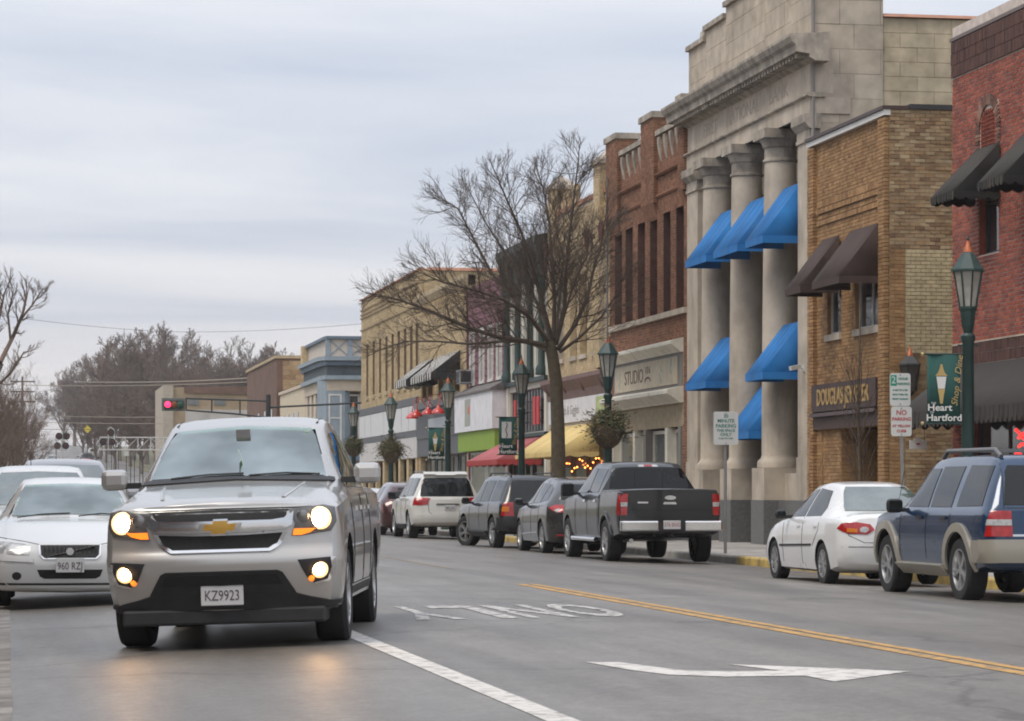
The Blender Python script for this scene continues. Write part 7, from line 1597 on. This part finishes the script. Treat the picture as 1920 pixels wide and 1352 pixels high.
# ------------------------------------------------------------------ unseen houses across the street, added for the parked cars to reflect
for i, (ya, yb, h, lab) in enumerate(((6, 19, 8.6, 'red brick shop row house across the street, nearest'), (19.1, 31, 9.6, 'tan brick shop across the street'), (31.1, 46, 8.2, 'brown brick shop across the street'), (46.1, 60, 10.0, 'tall red brick shop across the street'), (60.1, 78, 8.8, 'long tan brick shop across the street'), (78.1, 96, 9.2, 'far brown brick shop across the street'))):
    xw = -5.3; b = empty('unseen_shop_building', (xw, ya, ZS), label=lab, cat='building')
    ws = [(ya + 1 + k * 2.2, ya + 2.2 + k * 2.2, 4.6, 6.9) for k in range(int((yb - ya - 1) / 2.2))]; sh = [(ya + .6, (ya + yb) / 2 - .3, .5, 2.9), ((ya + yb) / 2 + .3, yb - .6, ZS, 2.9)]
    m = MB(); wall_faces(m, 'X', xw, ya, yb, -.3, h, ws + sh, -.2); m.box(-16, -15.8, ya, yb, -.3, h); m.face([(-16, ya, -.3), (xw, ya, -.3), (xw, ya, h), (-16, ya, h)]); m.face([(-16, yb, -.3), (xw, yb, -.3), (xw, yb, h), (-16, yb, h)]); m.face([(-16, ya, h - .3), (xw, ya, h - .3), (xw, yb, h - .3), (-16, yb, h - .3)]); m.build('wall', mat('left_wall_%d' % (i % 3), ((.22, .085, .06), (.40, .29, .17), (.16, .09, .06))[i % 3], .9, var=.2), b, fix=False); b.children[0].data.materials.append(stone_d)
    for hh in ws + sh:
        m = MB(); m.box(xw - .2, xw - .17, *hh); m.build('window' if hh in ws else 'shop_window', glass, b)
        if hh in ws: m = MB(); m.box(xw - .15, xw + .06, hh[0] - .1, hh[1] + .1, hh[2] - .15, hh[2] - .002); m.build('sill', stone, b)
    m = MB(); m.box(xw - .1, xw + .2, ya + .05, yb - .05, h - .5, h + .1); m.build('cornice', (stone_d, crm, brown_mt)[i % 3], b); m = MB(); m.box(xw, xw + .12, ya + .3, yb - .3, 3.0, 3.8); m.build('fascia', (gryp, green_p, mauve)[i % 3], b)

# ------------------------------------------------------------------ bare trees
bark = mat('grey_brown_bark', (.105, .083, .052), .9, var=.3, scale=6, bump=.5, bscale=20)
twig_m = mat('brown_twigs', (.095, .070, .052), .9, var=.3, scale=2)
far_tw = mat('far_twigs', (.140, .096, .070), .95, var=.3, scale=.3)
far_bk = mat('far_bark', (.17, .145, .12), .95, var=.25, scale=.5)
def rdir(rr, d, spread):
    v = Vector((rr.gauss(0, 1), rr.gauss(0, 1), rr.gauss(0, 1))); v = (v - d * v.dot(d))
    return (d + v.normalized() * math.tan(spread)).normalized() if v.length > 1e-6 else d
MINR = [.0]
WOB = [.08, .26]
def shoot(mb, rr, p, d, L, r, lev, par, n=3, up=.12):
    """a branch and everything that grows on it; par: per level (children, length ratio, spread)"""
    k = 4 if lev > 0 else 2; pts = [p.copy()]; dd = d.copy(); rs = [r]
    for i in range(k):
        dd = rdir(rr, dd, rr.uniform(*WOB)); dd = (dd + Vector((0, 0, up))).normalized(); p = p + dd * L / k; pts.append(p.copy()); rs.append(r * (1 - (i + 1) / k * .62))
    mb.tube(pts, [max(q_, MINR[0]) for q_ in rs], max(3, n), cap=False)
    if lev <= 0: return
    c, ratio, sp = par[lev]
    for j in range(c):
        t = .22 + .78 * (j + rr.random()) / c; q = min(k - 1, int(t * k)); f = t * k - q; P = pts[q].lerp(pts[q + 1], min(1, f)); D = (pts[q + 1] - pts[q]).normalized()
        shoot(mb, rr, P, rdir(rr, D, rr.uniform(sp * .6, sp * 1.3)), L * ratio * rr.uniform(.7, 1.2) * (1.15 - .5 * t), r * .55 * (1 - .4 * t), lev - 1, par, n - 1, up)
# the street tree in front of the cream building, limbs set out after the photograph
TY = yat(1046, 14.75); r = empty('bare_street_tree', (14.75, TY, ZS), label='large leafless street tree spreading over the pavement in the middle', cat='tree')
def TP(px, py, dy=0):
    if py < 640: px, py = 1036 + (px - 1036) * (.95 if px < 1036 else .88), 640 + (py - 640) * .92
    Y = TY + dy; X = xat(px, Y); return Vector((X, Y, zat(py, X, Y)))
MINR[0] = .0034; rr = random.Random(21); mt_ = MB(); mc = MB()
mt_.tube([TP(1047, 1010), TP(1047, 985), TP(1046, 930), TP(1047, 880), TP(1046, 800), TP(1043, 720), TP(1036, 668), TP(1030, 640)], [.34, .25, .215, .20, .19, .175, .165, .15], 12); mt_.build('trunk', bark, r, smooth=50)
LIMB = [([(1031, 650, 0), (985, 640, -.3), (930, 632, -.6), (870, 612, -.9), (800, 580, -1.0), (735, 556, -1.1), (690, 545, -1.2)], .105),
        ([(1032, 642, 0), (1000, 600, .3), (965, 560, .7), (915, 500, 1.0), (880, 430, 1.2), (850, 370, 1.3), (822, 352, 1.3)], .085),
        ([(1035, 640, 0), (1020, 580, -.2), (1000, 500, -.4), (975, 420, -.6), (945, 350, -.7), (925, 300, -.8)], .09),
        ([(1038, 635, 0), (1040, 560, .3), (1035, 480, .5), (1030, 400, .7), (1018, 330, .8), (1010, 305, .8)], .08),
        ([(1042, 640, 0), (1062, 570, -.3), (1065, 480, -.6), (1075, 400, -.8), (1085, 320, -.9), (1092, 262, -1)], .085),
        ([(1046, 655, 0), (1085, 605, .3), (1110, 550, .6), (1122, 500, .9), (1140, 440, 1.1), (1150, 380, 1.2)], .085),
        ([(1050, 660, 0), (1090, 635, -.5), (1140, 590, -.9), (1175, 540, -1.3), (1192, 500, -1.5)], .065),
        ([(1030, 660, 0), (990, 640, .6), (940, 640, 1.2), (880, 645, 1.7), (820, 640, 2.1), (760, 640, 2.4), (715, 655, 2.6)], .07),
        ([(1030, 645, 0), (990, 590, -.8), (940, 555, -1.5), (880, 535, -2.0), (820, 520, -2.4), (775, 500, -2.6)], .075),
        ([(1033, 640, 0), (1005, 560, 1.0), (955, 480, 1.8), (905, 400, 2.2), (870, 330, 2.5)], .06),
        ([(1040, 640, 0), (1050, 560, 1.4), (1060, 470, 2.2), (1040, 400, 2.6), (1050, 350, 2.8)], .06), ([(1044, 645, 0), (1060, 590, -1.4), (1085, 510, -2.2), (1120, 450, -2.6), (1165, 400, -2.8)], .055)]
WOB[:] = [.05, .17]
PAR = [None, (5, .72, .50), (6, .66, .55), (6, .5, .7)]
for pts, r0 in LIMB:
    P = [TP(*p) for p in pts]; n = len(P); mc.tube(P, [r0 * .8 * (1 - .80 * i / (n - 1)) for i in range(n)], 8, cap=False)
    tot = sum((a - c).length for a, c in zip(P, P[1:])); ns = int(tot * 6.5)
    for j in range(ns):
        t = .14 + .86 * (j + rr.random()) / ns; q = min(n - 2, int(t * (n - 1))); f = t * (n - 1) - q; p = P[q].lerp(P[q + 1], f); D = (P[q + 1] - P[q]).normalized()
        shoot(mc, rr, p, rdir(rr, D, rr.uniform(.4, 1.1)), rr.uniform(.75, 1.7) * (1.15 - .68 * t), r0 * .26 * (1 - .5 * t), 2, PAR, 5, .06)
    shoot(mc, rr, P[-1], (P[-1] - P[-2]).normalized(), .45, r0 * .2, 2, PAR, 4, .05)
o = mc.build('crown', twig_m, r, fix=False)
# sapling before the jeweller's
X, Y = 15.2, yat(1612, 15.2); r = empty('bare_sapling', (X, Y, ZS), label='thin leafless sapling in front of the jeweller shop window', cat='tree'); rr = random.Random(4); m = MB()
m.tube([(X, Y, ZS), (X + .02, Y, 1.2), (X - .02, Y + .03, 2.6), (X + .02, Y, 4.6)], [.035, .03, .022, .008], 6); m.build('trunk', bark, r, smooth=True); m = MB()
for j in range(26): shoot(m, rr, Vector((X, Y, .75 + j * .085)), rdir(rr, Vector((0, 0, 1)), rr.uniform(.2, .55)), rr.uniform(.5, 1.1), .010, 1, PAR, 4, .16)
m.build('crown', twig_m, r, fix=False)
MINR[0] = .026
WOB[:] = [.08, .26]
# far trees: a few kinds, copied with their own place and turn
def tree_kind(seed, H, spread, r0, par, nl, dens=1.0, tw=.03):
    rr = random.Random(seed); t = MB(); t.tube([(0, 0, -.5), (.05 * H * rr.uniform(-.3, .3), 0, H * .18), (0, .03 * H * rr.uniform(-1, 1), H * .36)], [r0 * 1.3, r0, r0 * .8], 8); c = MB()
    for j in range(nl):
        a = 2 * math.pi * (j + rr.random() * .6) / nl; tilt = rr.uniform(.15, spread); d = Vector((math.cos(a) * math.sin(tilt), math.sin(a) * math.sin(tilt), math.cos(tilt)))
        shoot(c, rr, Vector((0, 0, H * rr.uniform(.16, .36))), d, H * rr.uniform(.42, .62), r0 * .5, 4, par, 5, .10)
    a_, b_ = t.mesh('trunk', smooth=50), c.mesh('crown', fix=False); a_.materials.append(far_bk); b_.materials.append(far_tw)
    return a_, b_
PF = [None, (5, .62, .6), (5, .58, .65), (6, .55, .7), (7, .55, .7)]
for v in PF: pass
KIND = [tree_kind(31, 20, .95, .42, PF, 8), tree_kind(32, 18, .8, .36, PF, 8), tree_kind(33, 21, .7, .4, PF, 8)]
MINR[0] = .008; KIND += [tree_kind(34, 20, .8, .36, PF, 8), tree_kind(35, 18, .95, .34, PF, 8)]
def far_tree(k, px, py_top, Y, label, group, H0, name='bare_tree', wide=1.0):
    X = xat(px, Y); zb = hill(Y) - .3; top = zat(py_top, X, Y); s = (top - zb) / H0
    r = empty(name, (X, Y, zb), R.uniform(0, 6), label, 'tree', group); r.scale = (s * wide, s * wide, s)
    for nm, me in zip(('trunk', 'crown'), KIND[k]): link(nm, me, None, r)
HH = []
for tr, cr_ in KIND: HH.append(max(v.co.z for v in cr_.vertices))
GT = 'bare trees massed on the hill'
mass = [(0, 300, 596, 470), (1, 250, 612, 440), (2, 345, 614, 455), (0, 205, 634, 500), (1, 385, 661, 430), (2, 170, 661, 560), (0, 275, 624, 400), (1, 225, 674, 420), (2, 320, 664, 385), (0, 140, 686, 640), (1, 410, 696, 470), (2, 365, 696, 370), (1, 190, 704, 470), (0, 245, 714, 372), (2, 120, 711, 720), (0, 290, 704, 350), (1, 335, 719, 345), (2, 155, 741, 430), (0, 215, 739, 335), (1, 265, 744, 320), (2, 310, 754, 310), (0, 180, 766, 380)]
rank = {p[1]: i for i, p in enumerate(sorted(mass, key=lambda p: p[1]))}
ORD = ['leftmost', 'second', 'third', 'fourth', 'fifth', 'sixth', 'seventh', 'eighth', 'ninth', 'tenth', 'eleventh', 'twelfth', 'thirteenth', 'fourteenth', 'fifteenth', 'sixteenth', 'seventeenth', 'eighteenth', 'nineteenth', 'twentieth', 'twenty-first', 'rightmost']
for k, px, py, Y in mass: far_tree(k, px, py, Y, 'bare tree in the dense clump on the hill, %s from the left' % ORD[rank[px]] if rank[px] not in (0, 21) else 'bare tree at the %s edge of the dense clump on the hill' % ('left' if rank[px] == 0 else 'right'), GT, HH[k], wide=1.0)
for k, px, py, Y, lab in ((2, 462, 628, 420, 'slim bare tree behind the low tan building'), (1, 512, 640, 430, 'bare tree rising behind the brown box building'), (0, 555, 655, 440, 'bare tree showing above the low cream building'), (1, 430, 660, 460, 'loose bare tree between the hill clump and the brown box building')): far_tree(k, px, py, Y, lab, 'bare trees behind the far buildings', HH[k])
for k, px, py, Y, wd, lab in ((3, -10, 655, 190, .8, 'dense bare tree at the left edge above the queue'), (4, 30, 700, 230, .9, 'bare tree left of the crossing flashers'), (4, -30, 690, 165, .8, 'dark bare tree cut by the left edge'), (3, 8, 725, 205, 1.1, 'low bushy bare tree at the left edge'), (3, 55, 760, 300, 1.0, 'small bare tree behind the lattice gantry'), (4, 20, 780, 180, 1.2, 'low bare shrub tree at the left edge over the van')): far_tree(k, px, py, Y, lab, 'bare trees on the left of the road', HH[k], wide=wd)
MINR[0] = .006
# tall leaning tree at the left edge
LY = 150.0; r = empty('tall_bare_tree', (xat(-75, LY), LY, ZS), label='tall bare tree leaning in from the left edge of the view', cat='tree'); rr = random.Random(8)
def LPt(px, py, dy=0): Y = LY + dy; X = xat(px, Y); return Vector((X, Y, zat(py, X, Y)))
m = MB(); m.tube([LPt(-75, 968), LPt(-62, 850), LPt(-30, 745), LPt(0, 680)], [.42, .32, .27, .22], 10); m.build('trunk', far_bk, r, smooth=50); m = MB()
for pts, r0 in (([(0, 680), (25, 630), (42, 590), (50, 555)], .14), ([(-30, 745), (-20, 650), (0, 590), (8, 550)], .13), ([(20, 640), (15, 590), (25, 545)], .08), ([(38, 600), (62, 570), (78, 545)], .07), ([(-35, 750), (20, 700), (45, 660)], .09), ([(-20, 700), (-15, 600), (-10, 540)], .1)):
    P = [LPt(*p, rr.uniform(-1, 1)) for p in pts]; n = len(P); m.tube(P, [r0 * (1 - .6 * i / (n - 1)) for i in range(n)], 6, cap=False)
    for j in range(11):
        t = .3 + .7 * j / 10; q = min(n - 2, int(t * (n - 1))); f = t * (n - 1) - q; shoot(m, rr, P[q].lerp(P[q + 1], f), rdir(rr, (P[q + 1] - P[q]).normalized(), rr.uniform(.3, .8)), rr.uniform(.55, 1.1), r0 * .3, 2, [None, (5, .6, .4), (5, .6, .42), (5, .5, .5)], 4, .12)
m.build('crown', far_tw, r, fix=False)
# utility poles and wires
pole_m = mat('weathered_pole', (.17, .13, .10), .9, var=.2)
def pole(px, py, Y, lab, arms=2, group=None, rad=.15):
    x = xat(px, Y); zb = hill(Y) - .3; zt = zat(py, x, Y); r = empty('utility_pole', (x, Y, zb), label=lab, cat='utility pole', group=group); m = MB(); m.tube([(x, Y, zb), (x, Y, zt)], [rad, rad * .7], 8); m.build('pole', pole_m, r)
    for k in range(arms): m = MB(); m.bar((x - 1.2, Y, zt - .5 - k * 1.0), (x + 1.2, Y, zt - .5 - k * 1.0), .12, .14); m.build('cross_arm', pole_m, r)
pole(42, 706, 290, 'utility pole with crossarms among the left trees', 3)
for px, py, Y, lab in ((167, 765, 520, 'pale utility pole nearest the road on the hill'), (178, 748, 470, 'second pale utility pole on the hill road'), (189, 760, 430, 'third pale utility pole on the hill road'), (199, 772, 400, 'fourth pale utility pole on the hill road')): pole(px, py, Y, lab, 1, 'utility poles up the hill', rad=.2)
wire_m = mat('cable_black', (.05, .05, .05), .7, var=0); wire_p = mat('pale_cable', (.30, .26, .21), .7, var=0)
def wire(pts, rad, mt, lab, sag=0):
    P = [Vector((xat(px, Y), Y, zat(py, xat(px, Y), Y))) for px, py, Y in pts]; Q = []
    for a, c in zip(P, P[1:]):
        for i in range(12): t = i / 12; v = a.lerp(c, t); v.z -= sag * 4 * t * (1 - t); Q.append(v)
    Q.append(P[-1]); m = MB(); m.tube(Q, rad, 4); o = m.build('overhead_cable', mt); tag(o, lab, 'cable', 'overhead cables')
wire([(-40, 585, 150), (320, 622, 170), (690, 606, 146)], .010, wire_m, 'thin cable sagging across the open sky at the left', .15)
wire([(140, 716, 290), (480, 708, 262)], .045, wire_p, 'thick pale cable across the hill trees above the low building', .2)
wire([(42, 722, 290), (470, 716, 262)], .03, wire_p, 'second pale cable just below the thick one', .2)
wire([(40, 778, 290), (330, 782, 262)], .025, wire_p, 'low cable crossing the hill trees above the crossing truss', .1)
wire([(40, 790, 290), (330, 794, 262)], .025, wire_p, 'lowest cable crossing the hill trees above the crossing truss', .1)
wire([(-20, 803, 250), (215, 805, 250)], .02, wire_m, 'dark cable just above the crossing flashers', .05)
wire([(700, 552, 146), (860, 495, 112), (1000, 305, 100), (1110, 318, 90)], .012, wire_m, 'cable running from the roofs into the street tree', .25)
wire([(1139, 640, 67), (1139, 330, 84)], .02, wire_m, 'dark vertical conduit cable above the studio lamp', 0)

# ------------------------------------------------------------------ the hazy air
m = MB(); m.box(-1650, 1650, -340, 4050, -3, 48); hz_o = m.build('haze', None); tag(hz_o, kind='stuff')
hm = bpy.data.materials.new('haze_air'); hm.use_nodes = True; t = hm.node_tree; t.nodes.clear(); oo = t.nodes.new('ShaderNodeOutputMaterial'); pv_ = t.nodes.new('ShaderNodeVolumePrincipled')
pv_.inputs['Color'].default_value = (.93, .91, .91, 1); pv_.inputs['Density'].default_value = .0003; pv_.inputs['Anisotropy'].default_value = .2; t.links.new(pv_.outputs[0], oo.inputs['Volume']); hz_o.data.materials.clear(); hz_o.data.materials.append(hm)
